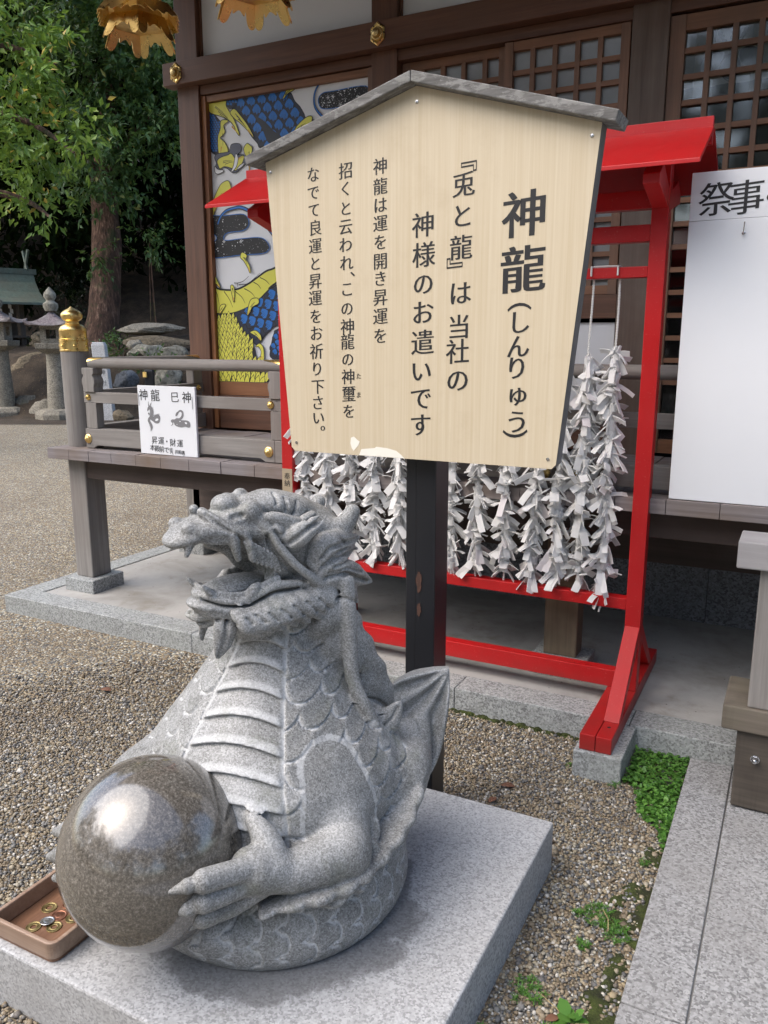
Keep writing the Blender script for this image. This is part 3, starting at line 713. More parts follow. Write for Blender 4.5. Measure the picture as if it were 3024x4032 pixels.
SIGN_TEXT = [('神',-0.6737,1.819,0.116),('龍',-0.6735,1.684,0.119),('（',-0.6788,1.5973,0.0655),('し',-0.6778,1.5513,0.0627),('ん',-0.6791,1.4896,0.0635),('り',-0.6807,1.4338,0.0642),('ゅ',-0.6762,1.3659,0.0649),('う',-0.675,1.2922,0.0658),('）',-0.6794,1.2516,0.0698),('『',-0.8362,1.9484,0.0633),('兎',-0.841,1.9031,0.064),('と',-0.843,1.8254,0.0636),('龍',-0.845,1.7457,0.0646),('』',-0.853,1.7031,0.0666),('は',-0.8448,1.6291,0.0647),('当',-0.8467,1.5408,0.0658),('社',-0.8491,1.4753,0.068),('の',-0.8476,1.3984,0.0676),('神',-0.9555,1.8096,0.0667),('様',-0.9531,1.7323,0.0676),('の',-0.9538,1.6561,0.0631),('お',-0.9545,1.5801,0.0668),('遣',-0.9544,1.4995,0.0706),('い',-0.9576,1.4213,0.0659),('で',-0.9584,1.3455,0.0683),('す',-0.9585,1.2708,0.0677),('神',-1.0858,1.9694,0.0439),('龍',-1.0859,1.918,0.0443),('は',-1.0859,1.8694,0.0433),('運',-1.086,1.8211,0.0451),('を',-1.086,1.7717,0.0428),('開',-1.0861,1.7211,0.0459),('き',-1.0861,1.6743,0.0435),('昇',-1.0862,1.6235,0.0468),('運',-1.0862,1.5715,0.0472),('を',-1.0863,1.5176,0.0448),('招',-1.1946,1.9679,0.0449),('く',-1.1952,1.9201,0.0411),('と',-1.1957,1.8684,0.0415),('云',-1.1963,1.8197,0.0447),('わ',-1.1969,1.7706,0.0437),('れ',-1.1948,1.7209,0.0441),('、',-1.1721,1.695,0.047),('こ',-1.1939,1.6492,0.0447),('の',-1.1945,1.5949,0.0422),('神',-1.1933,1.5437,0.047),('龍',-1.1938,1.501,0.0459),('の',-1.1935,1.4512,0.0418),('神',-1.1922,1.401,0.0452),('璽',-1.191,1.3512,0.0471),('を',-1.1915,1.3001,0.0429),('た',-1.1573,1.4032,0.0179),('ま',-1.1577,1.3491,0.0181),('な',-1.3014,1.967,0.043),('で',-1.3025,1.9182,0.042),('て',-1.3008,1.8708,0.041),('良',-1.2974,1.8223,0.0442),('運',-1.2985,1.7722,0.0446),('と',-1.2995,1.7238,0.0421),('昇',-1.3005,1.6743,0.0454),('運',-1.3015,1.6265,0.0458),('を',-1.3008,1.5745,0.0432),('お',-1.2999,1.5259,0.0451),('祈',-1.3001,1.473,0.047),('り',-1.2993,1.422,0.0444),('下',-1.2976,1.3698,0.0463),('さ',-1.2986,1.3217,0.0452),('い',-1.2976,1.2764,0.0439),('。',-1.2676,1.2605,0.0469)]
# ---------------------------------------------------------------- veranda with railing
VR = thing("veranda", "weathered grey timber veranda with railing and gold fittings along the hall front", "veranda", (-3.0, 3.2, .1))
bx = [-3.712, -3.545, -3.395, -3.23, -3.055, -2.885, -2.70, -2.50, -2.30]
while bx[-1] < 2.2: bx.append(bx[-1] + .188)
bx = [b if abs(b + .27) > .1 else b for b in bx]
m = MB(); mv = MB()
for a, b in zip(bx[:-1], bx[1:]): (m if b < -.6 else mv).box(a + .0008, b - .0012, 3.10 + .002 * math.sin(a * 40), YW - .002, .868, ZF + .0015 * math.sin(a * 23))
m.build("floor_board", "wood_floor_ends", VR, bevel=.002); mv.build("floor_board", "wood_floor_ends", VR, bevel=.002)
MB().box(-3.53, 2.2, 3.205, 3.31, .752, .866).build("edge_beam", "wood_under", VR, bevel=.004)
MB().box(-3.66, -3.54, 3.335, 4.29, .752, .866).build("edge_beam", "wood_under", VR, bevel=.004)
MB().box(-3.4, 2.2, 3.62, 3.72, .70, .866).build("joist", "wood_under", VR)
for x in (-2.13, -.836, .55): MB().box(x - .075, x + .075, 3.318, 4.23, .62, .75).build("joist", "wood_under", VR)
def support(x0, x1, y0, y1, mat, st=.048, zt=.866):
    p = MB().box(x0, x1, y0, y1, .173, zt).build("support_post", mat, VR, bevel=.006)
    MB().box(x0 - st, x1 + st, y0 - st, y1 + st, .09, .1725).build("base_stone", "granite_kerb", p, bevel=.006)
support(-3.662, -3.532, 3.194, 3.334, "wood_grey_z")
support(-2.255, -2.12, 3.27, 3.37, "wood_grey_z")
support(-.908, -.764, 3.268, 3.37, "wood_post_tan", .05)
support(.48, .62, 3.268, 3.37, "wood_post_tan", .05)
support(-3.66, -3.54, 4.16, 4.28, "wood_grey_z")
# newel with gold onion finial
nc = (-3.618, 3.262, 0)
nw = MB().lathe([(.070, ZF + .002), (.073, 1.20), (.074, 1.452)], nc, 32).build("newel_post", "wood_grey_z", VR, smooth=True)
MB().lathe([(.0755, 1.450), (.0775, 1.452), (.0775, 1.458), (.0755, 1.460), (.0752, 1.500), (.0772, 1.502), (.0772, 1.507), (.0752, 1.509), (.0772, 1.511), (.0768, 1.517), (.0735, 1.519),
            (.0722, 1.556), (.0735, 1.558), (.0735, 1.562), (.0712, 1.564), (.0725, 1.566), (.072, 1.570), (.064, 1.584), (.050, 1.594), (.038, 1.598), (.038, 1.604), (.034, 1.606),
            (.036, 1.612), (.046, 1.618), (.0555, 1.629), (.058, 1.641), (.0555, 1.653), (.046, 1.664), (.030, 1.674), (.016, 1.681), (.006, 1.688), (.001, 1.692)], nc, 40).build("finial", "gold_metal", nw, smooth=True)
m = MB()
for t in (-150, -95, -40, 15):
    c = (nc[0] + .0752 * math.cos(R(t)), nc[1] + .0752 * math.sin(R(t)), 1.480)
    bmv = bmesh.new(); bmesh.ops.create_uvsphere(bmv, u_segments=10, v_segments=6, radius=.0075)
    bmv.verts.index_update(); m.add([tuple(v.co + Vector(c)) for v in bmv.verts], [tuple(v.index for v in f.verts) for f in bmv.faces]); bmv.free()
m.build("rivet", "gold_metal", nw, smooth=True)
# front rails
yr = 3.222
MB().tube([(-3.455, yr, 1.388), (2.2, yr, 1.388)], .0285, 20).build("top_rail", "wood_grey_x", VR, smooth=True)
MB().box(-3.502, 2.2, yr - .024, yr + .024, 1.176, 1.234).build("middle_rail", "wood_grey_x", VR, bevel=.003)
low = MB(); xe = [-3.498, -2.24, -.90, .44, 1.8]
for a, b in zip(xe[:-1], xe[1:]):
    w = .055
    low.prism([(a + .0005, .929), (a + w, .929), (a + w + .03, .945), (b - w - .03, .945), (b - w, .929), (b - .0005, .929), (b - .0005, 1.036), (a + .0005, 1.036)], 'Y', yr - .034, yr + .034)
low.build("lower_rail", "wood_grey_x", VR, bevel=.003)
prof = [(.040, 1.0365), (.040, 1.1755)]
def stile(x, y0, dirn='X'):
    m = MB(); h = .040
    m.box(x - h, x + h, y0 - .026, y0 + .026, 1.037, 1.1755)
    q = [(-.040, 1.2345), (.040, 1.2345), (.040, 1.262), (.047, 1.285), (.046, 1.302), (.036, 1.318), (.033, 1.326), (.040, 1.330), (.044, 1.334), (.044, 1.364), (-.044, 1.364), (-.044, 1.334), (-.040, 1.330), (-.033, 1.326), (-.036, 1.318), (-.046, 1.302), (-.047, 1.285), (-.040, 1.262)]
    m.prism([(x + a, b) for a, b in q], 'Y', y0 - .034, y0 + .034)
    return m.build("stile", "wood_grey_z", VR, bevel=.003)
for x in (-3.452, -2.225, -.90, .44): stile(x, yr)
def rivet(x, y, z, r, axis='Y', sg=-1):
    MB().lathe([(r, 0), (r, sg * .004), (r * .86, sg * .008), (r * .62, sg * .009), (r * .58, sg * .013), (r * .36, sg * .016), (r * .30, sg * .021), (r * .1, sg * .024)], (x, y, z), 24, axis).build("rail_rivet", "gold_metal", VR, smooth=True)
for x in (-3.466, -2.262, -.90, .44):
    rivet(x, yr - .0235, 1.206, .017 if x < -3 else .019); rivet(x - .012, yr - .0335, .980, .0255)
rivet(-.775, yr - .0335, .975, .036)
def tip(x0, x1, y, ax):
    m = MB(); pts = []
    n = 10; rr = .0292
    for i in range(n + 1):
        t = i / n; u = x0 + (x1 - x0) * t; a = R(72) * (1 - t * .55)
        for j in range(9):
            b = -a + 2 * a * j / 8
            s, h = math.sin(b) * (rr + .0012), math.cos(b) * (rr + .0012)
            pts.append((u, y + s, 1.388 + h) if ax == 'X' else (y + s, u, 1.388 + h))
    m.add(pts, [(i * 9 + j, i * 9 + j + 1, (i + 1) * 9 + j + 1, (i + 1) * 9 + j) for i in range(n) for j in range(8)])
    m.build("rail_cap", "gold_metal", VR, smooth=True)
tip(-3.458, -3.36, yr, 'X'); tip(-2.20, -2.30, yr, 'X')
# side rails running back to the hall corner
xs_ = -3.60
MB().tube([(xs_, 3.345, 1.388), (xs_, 4.26, 1.388)], .0285, 16).build("top_rail", "wood_grey_y", VR, smooth=True)
MB().box(xs_ - .024, xs_ + .024, 3.34, 4.29, 1.176, 1.234).build("middle_rail", "wood_grey_y", VR, bevel=.003)
MB().box(xs_ - .034, xs_ + .034, 3.34, 4.29, .945, 1.036).build("lower_rail", "wood_grey_y", VR, bevel=.003)
tip(4.262, 4.15, xs_, 'Y')
m = MB().box(xs_ - .026, xs_ + .026, 4.19, 4.27, 1.037, 1.1755); m.box(xs_ - .03, xs_ + .03, 4.185, 4.275, 1.2345, 1.364); m.build("stile", "wood_grey_z", VR, bevel=.004)
rivet(xs_ + .0245, 4.235, 1.206, .018, 'X', 1)

# ---------------------------------------------------------------- lanterns
lantern((-2.845, 3.08, 2.972), 12, "gold hexagonal lantern hanging in front of the dark trees")
lantern((-2.19, 3.06, 2.985), 5, "gold hexagonal lantern hanging in front of the white plaster panel")

# ---------------------------------------------------------------- large notice board on a black post
SB = thing("notice_board", "cream house-shaped notice board with black brush lettering on a black post behind the stone dragon", "signboard", (-.98, 2.15, 0))
p = MB()
ww = .0500
p.box(-1.033, -.936, 2.142, 2.242, -.3, 2.05); p.build("post", "black_paint", SB, bevel=.004)
MB().box(-1.0005, -.9995, 2.1412, 2.143, .02, 1.17).build("post_seam", "ink", SB)
rust = MB()
rr_ = random.Random(5)
def blob(cx, cz, w, h, y, mb, n=22):
    mb.add([(cx + w * math.cos(2 * math.pi * i / n) * (.6 + .7 * rr_.random()), y, cz + h * math.sin(2 * math.pi * i / n) * (.75 + .4 * rr_.random())) for i in range(n)], [tuple(range(n))])
blob(-.987, .79, .009, .035, 2.1395, rust); blob(-.986, .70, .009, .022, 2.1395, rust)
mat_plain("rust", (.060, .028, .019), .85, var=.75, vscale=90)
rust.build("rust_patch", "rust", SB)
Z0, Z1, ZA = 1.171, 2.013, 2.157
bd = MB()
out_ = [(-1.385, Z0), (-.576, Z0), (-.565, Z0 + .012), (-.4895, Z1), (-.979, ZA), (-1.465, Z1), (-1.3965, Z0 + .012)]
bd.prism(out_, 'Y', 2.0812, 2.135); bd.build("board", "sign_edge_wood", SB, bevel=.002)
bd = MB(); bd.prism([(a, b) for a, b in out_], 'Y', 2.0795, 2.0808); bd.build("face_sheet", "sign_face", SB)
def cap(x0, z0, x1, z1, name):
    d = Vector((x1 - x0, 0, z1 - z0)).normalized(); n = Vector((-d.z, 0, d.x))
    if n.z < 0: n = -n
    t = .027
    # cut square to the slope at the eaves, plumb at the ridge
    q = [(x0, z0), (x1, z1), (x1, z1 + t / n.z), (x0 + n.x * t, z0 + n.z * t)]
    m = MB(); m.prism(q, 'Y', 2.042, 2.155)
    return m.build(name, "sign_cap_wood", SB, bevel=.003)
cap(-1.507, 2.0025, -.9795, 2.158, "cap_board"); cap(-.450, 2.002, -.9785, 2.158, "cap_board")
lt = MB(); text_mesh(lt, [], 0)
big = []; rest = []
for i, (ch, x, z, s) in enumerate(SIGN_TEXT):
    rot = 1 if ch in '（）『』' else 0
    z += {'（': .22, '『': .22, '）': -.22, '』': -.22}.get(ch, 0) * s
    if ch == '、': x, z = x + .012, z + .010
    (big if i < 2 else rest).append((ch, x, z, s * 1.04, rot))
a = MB(); text_mesh(a, big, 2.0788, .032, .004, .07); text_mesh(a, rest[:24], 2.0788, .019, -.001, .07); text_mesh(a, rest[24:], 2.0788, .017, -.002, .07)
a.build("lettering", "ink", SB)
ch = MB()
ch.add([(x, 2.0789, z) for x, z in ((-1.185, 1.222), (-1.175, 1.226), (-1.162, 1.216), (-1.155, 1.212), (-1.160, 1.200), (-1.170, 1.190), (-1.176, 1.183), (-1.183, 1.192), (-1.187, 1.205))], [tuple(range(9))])
ch.add([(x, 2.0789, z) for x, z in ((-1.158, 1.1715), (-1.150, 1.190), (-1.105, 1.196), (-1.10, 1.200), (-1.065, 1.198), (-1.035, 1.192), (-1.02, 1.182), (-1.008, 1.1715))], [tuple(range(8))])
ch.build("paint_chip", "paper_chip", SB)
sc = MB()
for x, z in ((-1.447, 1.985), (-.512, 1.985), (-1.378, 1.197), (-.587, 1.197), (-.977, 2.118)):
    sc.lathe([(.0045, 2.0790), (.0045, 2.0775), (.001, 2.0770)], (x, 0, z), 10, 'Y')
sc.build("screw", "steel", SB, smooth=True)

# ---------------------------------------------------------------- small white sign leaning on the railing, big white panel
SS = thing("small_sign", "small square white sign with grey dragon and snake drawings leaning on the railing", "sign", (-2.887, 3.17, ZF))
y0 = 3.166
MB().box(-3.077, -2.697, y0, y0 + .014, ZF + .002, 1.281).build("sign_plate", "white_panel", SS, bevel=.0015)
def ss(px, py): return (-3.077 + .38 * (px - 2 - (py - 62) * .045) / 826, 1.281 - .354 * (py - 62 - (px - 2) * .030) / 980)
it = []
for c, px, py, s in [('神', 98, 195, 135), ('龍', 270, 203, 140), ('巳', 553, 225, 125), ('神', 722, 228, 135), ('昇', 252, 842, 92), ('運', 350, 848, 92), ('・', 433, 855, 90), ('財', 520, 868, 92), ('運', 622, 875, 92),
                    ('本', 220, 950, 78), ('殿', 290, 962, 78), ('前', 358, 968, 78), ('で', 428, 978, 78), ('す', 490, 984, 78), ('(', 537, 996, 62), ('拝', 572, 1000, 52), ('殿', 622, 1002, 52), ('裏', 668, 1005, 52), (')', 700, 1008, 62)]:
    x, z = ss(px, py); it.append((c, x, z, s * .38 / 826))
a = MB(); text_mesh(a, it, y0 - .0012, .008, -.002, .05); a.build("lettering", "ink", SS)
def poly2(px, y): return [(x, y, z) for x, z in (ss(*q) for q in px)]
g = MB()
for P in ([(150, 405), (165, 365), (185, 348), (212, 360), (230, 400), (238, 450), (232, 490), (238, 508), (275, 480), (310, 472), (338, 500), (338, 550), (325, 590), (295, 603), (262, 595), (235, 575), (215, 562), (200, 548), (190, 560), (205, 590), (222, 620), (228, 660), (215, 695), (196, 718), (200, 680), (190, 640), (170, 600), (155, 565), (165, 525), (185, 505), (190, 470), (192, 430), (185, 405), (170, 412), (158, 432), (152, 420)],
          [(165, 350), (168, 282), (175, 330), (180, 350)], [(190, 345), (215, 298), (205, 345)],
          [(160, 465), (170, 448), (183, 455), (185, 475), (178, 490), (170, 475)]):
    sp = spline(P, 3); g.add(poly2(sp, y0 - .0011), [tuple(range(len(sp)))])
for P in ([(562, 490), (568, 455), (585, 432), (600, 425), (612, 410), (640, 404), (668, 420), (678, 460), (672, 500), (655, 530), (640, 545), (720, 548), (758, 565), (772, 600), (768, 640), (740, 648), (700, 638), (640, 648), (580, 635), (550, 615), (540, 590), (525, 580), (528, 605), (515, 622), (490, 630), (512, 612), (515, 590), (497, 575), (497, 552), (515, 538), (550, 537), (575, 520), (615, 518), (640, 495), (652, 460), (645, 438), (630, 428), (612, 440), (600, 460), (585, 485)],):
    sp = spline(P, 3); g.add(poly2(sp, y0 - .0011), [tuple(range(len(sp)))])
for i in range(9):
    t = i / 8; px, py = 232 + 8 * math.sin(t * 3) , 380 + 120 * t; g.add(poly2([(px - 4, py - 6), (px + 12, py - 2), (px - 4, py + 6)], y0 - .00105), [(0, 1, 2)])
for i in range(7):
    px, py = 245 + 13 * i, 490 - 3 * i; g.add(poly2([(px - 6, py + 4), (px + 2, py - 16), (px + 6, py + 4)], y0 - .00105), [(0, 1, 2)])
for i in range(8):
    px, py = 168 + 5 * i, 560 + 18 * i; g.add(poly2([(px + 4, py - 6), (px - 14, py + 2), (px + 6, py + 8)], y0 - .00105), [(0, 1, 2)])
g.build("animal_drawing", "grey_ink", SS)
w = MB()
for P in ([(265, 555), (285, 532), (310, 530), (315, 550), (295, 565), (275, 565)], [(693, 575), (715, 572), (730, 588), (718, 602), (702, 595)], [(615, 560), (635, 560), (640, 570), (622, 572)], [(575, 605), (595, 606), (590, 611), (578, 610)]):
    w.add(poly2(P, y0 - .0018), [tuple(range(len(P)))])
w.build("drawing_gap", "white_panel", SS)
st = MB(); a0 = [ss(22, 175), ss(33, 350)]; a1 = [ss(797, 220), ss(808, 392)]
for q in (a0, a1): st.tube([(x, y0 - .002, z) for x, z in q], .0012, 5)
st.build("string", "grey_ink", SS)

WP = thing("event_board", "tall plain white event board with two black characters standing against the railing", "signboard", (.1, 3.12, ZF))
y1 = 3.112
MB().box(-.414, .80, y1 + .0, y1 + .030, 1.9105, 2.069).build("board_top", "white_panel", WP, bevel=.002)
MB().box(-.414, .80, y1 + .0, y1 + .030, ZF + .003, 1.9098).build("board_face", "white_panel", WP, bevel=.002)
a = MB(); text_mesh(a, [('祭', -.331, 1.979, .118), ('事', -.237, 1.978, .118), ('・', -.160, 1.972, .118)], y1 - .0015, .012, -.002, .07); a.build("lettering", "ink", WP)
for x in (-.235, .12, .47):
    MB().tube([(x, y1, 1.862), (x, y1 - .012, 1.858), (x + .001, y1 - .020, 1.866), (x + .002, y1 - .020, 1.896)], .0022, 8).build("hook", "steel", WP, smooth=True)
    MB().lathe([(.006, 0), (.006, -.002), (.003, -.003)], (x, y1, 1.862), 12, 'Y').build("hook_plate", "steel", WP)
# ---------------------------------------------------------------- red rack for tied paper fortunes
RK = thing("fortune_rack", "red painted timber rack with a small roof, hung with white paper fortunes", "rack", (-1.3, 3.1, .1))
xl, xr = -2.117, -.477
for s, x0 in ((1, xl), (-1, xr - .058)):
    MB().box(x0, x0 + .058, 3.068, 3.128, .160, 2.13).build("post", "red_paint", RK, bevel=.0025)
for x0 in (xl, xr - .111):
    f = MB().box(x0, x0 + .0545, 2.632, 3.58, .100, .159); f.box(x0 + .0565, x0 + .111, 2.632, 3.58, .100, .1588)
    o = f.build("foot", "red_paint", RK, bevel=.0025)
    h = MB()
    for y in (2.72, 3.49): h.lathe([(.006, .1590), (.006, .1597)], (x0 + .083, y, 0), 12)
    h.build("bolt_hole", "interior_dark", o)
for x0 in (xl, xr - .058):
    for sg in (-1, 1):
        yb, yt = 3.098 + sg * .335, 3.098 + sg * .031; th = .040
        q = [(yb, .1592), (yb - sg * -.048, .1592), (yt, .44), (yt, .375)] if False else None
        a, b = (yb, .1594), (yt, .425)
        poly = [(yb, .1594), (yb - sg * .055, .1594), (yt, .355), (yt, .425)]
        if sg > 0: poly = poly[::-1]
        MB().prism(poly, 'X', x0 + .0015, x0 + .0565).build("brace", "red_paint", RK, bevel=.002)
ri = xr - .058
def rail(z0, z1, y0=3.072, y1=3.122, name="rail"): MB().box(xl + .0585, ri - .0005, y0, y1, z0, z1).build(name, "red_paint", RK, bevel=.0025)
rail(.1605, .230); rail(.486, .531); rail(1.726, 1.764); rail(1.848, 1.905); rail(1.958, 2.020)
# roof: two sloping boards, a ridge board, brackets
ym = 3.098; x0, x1 = -2.283, -.352
def slope(sg, mat="red_paint"):
    ye, ze, yt, zt, t = ym + sg * .30, 2.042, ym + sg * .014, 2.192, .014
    q = [(ye, ze), (yt, zt), (yt, zt + t), (ye, ze + t)]
    if sg > 0: q = q[::-1]
    MB().prism(q, 'X', x0, x1).build("roof_board", mat, RK, bevel=.002)
slope(-1); slope(1)
MB().box(x0 + .003, x1 - .003, ym - .0125, ym + .0125, 2.150, 2.240).build("ridge_board", "red_paint", RK, bevel=.002)
for xb in (xl + .002, xr - .056):
    m = MB(); m.prism([(2.862, 2.035), (2.862, 2.004), (3.066, 1.955), (3.066, 2.02), (2.93, 2.075)], 'X', xb, xb + .054); m.build("bracket", "red_paint", RK, bevel=.002)
    m = MB(); m.prism([(3.130, 2.02), (3.130, 1.955), (3.334, 2.004), (3.334, 2.035), (3.27, 2.075)], 'X', xb, xb + .054); m.build("bracket", "red_paint", RK, bevel=.002)
mat_plain("plaque_tan", (.36, .29, .20), .6, var=.1)
pq = MB().box(xl + .001, xl + .056, 3.0655, 3.0675, .62, .928).build("dedication_plate", "plaque_tan", RK)
a = MB(); text_mesh(a, [('奉', xl + .029, .894, .034), ('納', xl + .029, .861, .034)], 3.0650, .008, 0, .04); a.build("lettering", "ink", pq)
# footing stone under the front of the right foot
tag(MB().box(-.605, -.438, 2.618, 2.893, -.12, .0985).build("footing_stone", "granite_kerb", bevel=.005), "short granite block under the front end of the rack's right foot", "stone block")
tag(MB().box(xl - .03, xl + .14, 2.618, 2.893, -.12, .0985).build("footing_stone", "granite_kerb", bevel=.005), "granite block under the left foot of the red rack, hidden behind the dragon", "stone block")

# ropes and the paper strips tied on them ---------------------------------------
RNG = random.Random(11)
rope_x = [-2.01 + .121 * i for i in range(10)] + [-.733, -.638]
rope_x = sorted(set(round(x, 3) for x in rope_x if x < -.87)) + [-.826, -.733, -.638]
def paper_mat():
    k = NT("paper"); n = k.noise(k.co(), 30, 4, .6); f = k.noise(k.co(), 260, 3, .7)
    oi = k.n("ObjectInfo"); v = k.ramp(oi.outputs["Random"], [(0, (.84, .835, .82)), (.5, (.88, .88, .875)), (.9, (.89, .89, .89)), (1, (.86, .82, .83))])
    c = k.mix(k.ramp(f.outputs[0], [(.60, 0.0), (.70, .18)]), v, (.42, .42, .44))
    k.out(c, .8)
    tr = k.n("BsdfTranslucent"); k.l(c, tr.inputs[0]); mx = k.n("MixShader"); mx.inputs[0].default_value = .38
    k.l(k.b.outputs[0], mx.inputs[1]); k.l(tr.outputs[0], mx.inputs[2]); k.l(mx.outputs[0], k.t.nodes["Material Output"].inputs[0])
paper_mat()
def strip(pts, w, side, mb, th=.0022):
    """a folded paper strip: a flat ribbon of width w along pts with its own thickness"""
    pts = [Vector(p) for p in pts]; n = len(pts); vs = []
    for i, p in enumerate(pts):
        d = (pts[min(i + 1, n - 1)] - pts[max(i - 1, 0)]).normalized(); s = (side - d * side.dot(d)).normalized(); nn = d.cross(s)
        for a, b in ((-1, -1), (1, -1), (1, 1), (-1, 1)): vs.append(p + s * w / 2 * a + nn * th / 2 * b)
    fs = [(0, 3, 2, 1), tuple((n - 1) * 4 + j for j in range(4))]
    for i in range(n - 1):
        for j in range(4): fs.append((i * 4 + j, i * 4 + (j + 1) % 4, (i + 1) * 4 + (j + 1) % 4, (i + 1) * 4 + j))
    mb.add(vs, fs)
def slip_mesh(r):
    m = MB(); w = .021 + .008 * r.random()
    # the knot: two crossed loops round the rope
    for q in range(2):
        t0 = r.random() * 6.28; hh = r.uniform(-.012, .012); pts = []
        for i in range(7):
            t = t0 + i / 6 * 5.2; pts.append((.0125 * math.cos(t), .0125 * math.sin(t), hh * (i / 3 - 1)))
        strip(pts, w, Vector((0, 0, 1)), m)
    # two to four tails pointing outwards, mostly sideways and down
    for q in range(r.choice((2, 3, 3, 4))):
        az = r.uniform(0, 6.28) if q > 1 else (R(180) * q + r.uniform(-.7, .7)); el = r.uniform(-1.25, .1) if r.random() < .85 else r.uniform(.2, .7)
        d = Vector((math.cos(az) * math.cos(el), math.sin(az) * math.cos(el) * .75 - .12, math.sin(el)))
        L = r.uniform(.038, .070); side = d.orthogonal().normalized(); side.rotate(Matrix.Rotation(r.uniform(0, 6.28), 3, d))
        bend = Vector((r.uniform(-.3, .3), r.uniform(-.3, .3), -r.uniform(.3, 1.1)))
        pts = [d * .008 + Vector((0, 0, r.uniform(-.008, .008)))]
        for i in range(1, 4): pts.append(pts[0] + d * L * i / 3 + bend * L * (i / 3) ** 2 * .45)
        strip(pts, w * r.uniform(.85, 1.15), side, m)
        if r.random() < .35: strip([p + side * .004 + Vector((0, -.003, .002)) for p in pts], w * .9, side, m)
    return m
protos = []
for i in range(14):
    o = slip_mesh(RNG).build("paper_slip", "paper"); COL.objects.unlink(o); protos.append(o)
spots = []
for i, x in enumerate(rope_x):
    vis_top = 1.20 if x < -.76 else (1.44 if x < -.68 else 1.47)
    z = vis_top; dx = 0
    while z > .555 + RNG.uniform(-.02, .03):
        spots.append((i, x + RNG.uniform(-.012, .012), 3.098 + RNG.uniform(-.016, .012), z)); z -= RNG.uniform(.0125, .0185)
print("slips", len(spots))
SL = "white paper fortune slip knotted on a rope of the red rack"
rope_names = ["leftmost", "second", "third", "fourth", "fifth", "sixth", "seventh", "eighth", "ninth", "tenth", "eleventh", "twelfth", "thirteenth", "fourteenth"]
hid = MB()
near = sorted(spots, key=lambda s: -s[1])
for n, (i, x, y, z) in enumerate(near):
    p = RNG.choice(protos); o = p if p.users_collection == () and n < 0 else p.copy()
    COL.objects.link(o)
    o.location = (x, y, z); s_ = RNG.uniform(.88, 1.12); o.scale = (s_, s_, s_); o.rotation_euler = (RNG.uniform(-.35, .35), RNG.uniform(-.35, .35), RNG.uniform(0, 6.28))
    if n < 300: tag(o, "white folded paper fortune slip knotted on a rope of the red rack", "paper slip", "paper fortune slips on the red rack")
    else:
        mw = Matrix.LocRotScale(o.location, o.rotation_euler.to_quaternion(), o.scale)
        hid.add([tuple(mw @ v.co) for v in o.data.vertices], [tuple(f.vertices) for f in o.data.polygons]); bpy.data.objects.remove(o)
# the upper slips, hidden behind the notice board
for i, x in enumerate(rope_x[:-2]):
    z = 1.225
    while z < 1.46:
        p = RNG.choice(protos); q = Matrix.LocRotScale(Vector((x, 3.098, z)), Matrix.Rotation(RNG.uniform(0, 6.28), 3, 'Z').to_quaternion(), Vector((1, 1, 1)))
        hid.add([tuple(q @ v.co) for v in p.data.vertices], [tuple(f.vertices) for f in p.data.polygons]); z += .03
stuff(hid.build("paper_slips", "paper"), "mass of further white paper fortunes tied along the ropes of the red rack", "paper slips")
for p in protos: bpy.data.objects.remove(p)
for i, x in enumerate(rope_x):
    m = MB(); pts = [(x + .004 * math.sin(z * 9 + i), 3.098, z) for z in np.linspace(.53, 1.728, 26)]
    a = [(px + .0021 * math.cos(z * 330), py + .0021 * math.sin(z * 330), z) for z in np.linspace(.53, 1.726, 420) for px, py in ((x + .004 * math.sin(z * 9 + i), 3.098),)]
    b = [(px - .0021 * math.cos(z * 330), py - .0021 * math.sin(z * 330), z) for z in np.linspace(.53, 1.726, 420) for px, py in ((x + .004 * math.sin(z * 9 + i), 3.098),)]
    m.tube(a, .0026, 5); m.tube(b, .0026, 5)
    m.tube([(x, 3.066, 1.735), (x, 3.067, 1.768), (x, 3.098, 1.769), (x, 3.127, 1.768), (x, 3.127, 1.735)], .0036, 6)
    if i == len(rope_x) - 1: m.tube([(x - .10, 3.085, 1.7685), (x - .05, 3.085, 1.769), (x, 3.085, 1.7685)], .0036, 6); m.tube([(x, 3.098, .54), (x + .003, 3.085, .49), (x - .002, 3.08, .46)], .004, 6)
    o = m.build("hanging_rope", "rope_white", smooth=True)
    tag(o, "%s white twisted rope from the left on the red rack, tied full of paper slips" % rope_names[i] if i < len(rope_x) - 1 else "rightmost white twisted rope on the red rack, its upper part bare", "rope", "ropes hanging from the red rack")
# ---------------------------------------------------------------- timber steps at the right edge
ST = thing("wooden_steps", "weathered timber steps with a steel nut at the right edge of the paving", "steps", (.4, 2.7, .02))
MB().box(-.089, 1.3, 2.622, 2.80, .027, .2955).build("stringer", "wood_stair_face", ST, bevel=.006)
MB().box(-.136, 1.3, 2.602, 2.86, .296, .378).build("tread", "wood_stair", ST, bevel=.006)
MB().box(-.067, .075, 2.612, 2.752, .3785, .830).build("stair_post", "wood_grey_z", ST, bevel=.005)
MB().box(-.134, 1.3, 2.581, 2.745, .8305, .915).build("tread", "wood_stair_pale", ST, bevel=.005)
n = MB().lathe([(.014, 0), (.014, -.004)], (-.030, 2.6218, .205), 20, 'Y'); n.lathe([(.0115, -.004), (.0115, -.013), (.009, -.016)], (-.030, 2.6218, .205), 6, 'Y'); n.lathe([(.008, -.016), (.007, -.022), (.003, -.025)], (-.030, 2.6218, .205), 16, 'Y')
n.build("nut", "steel", ST, smooth=True)

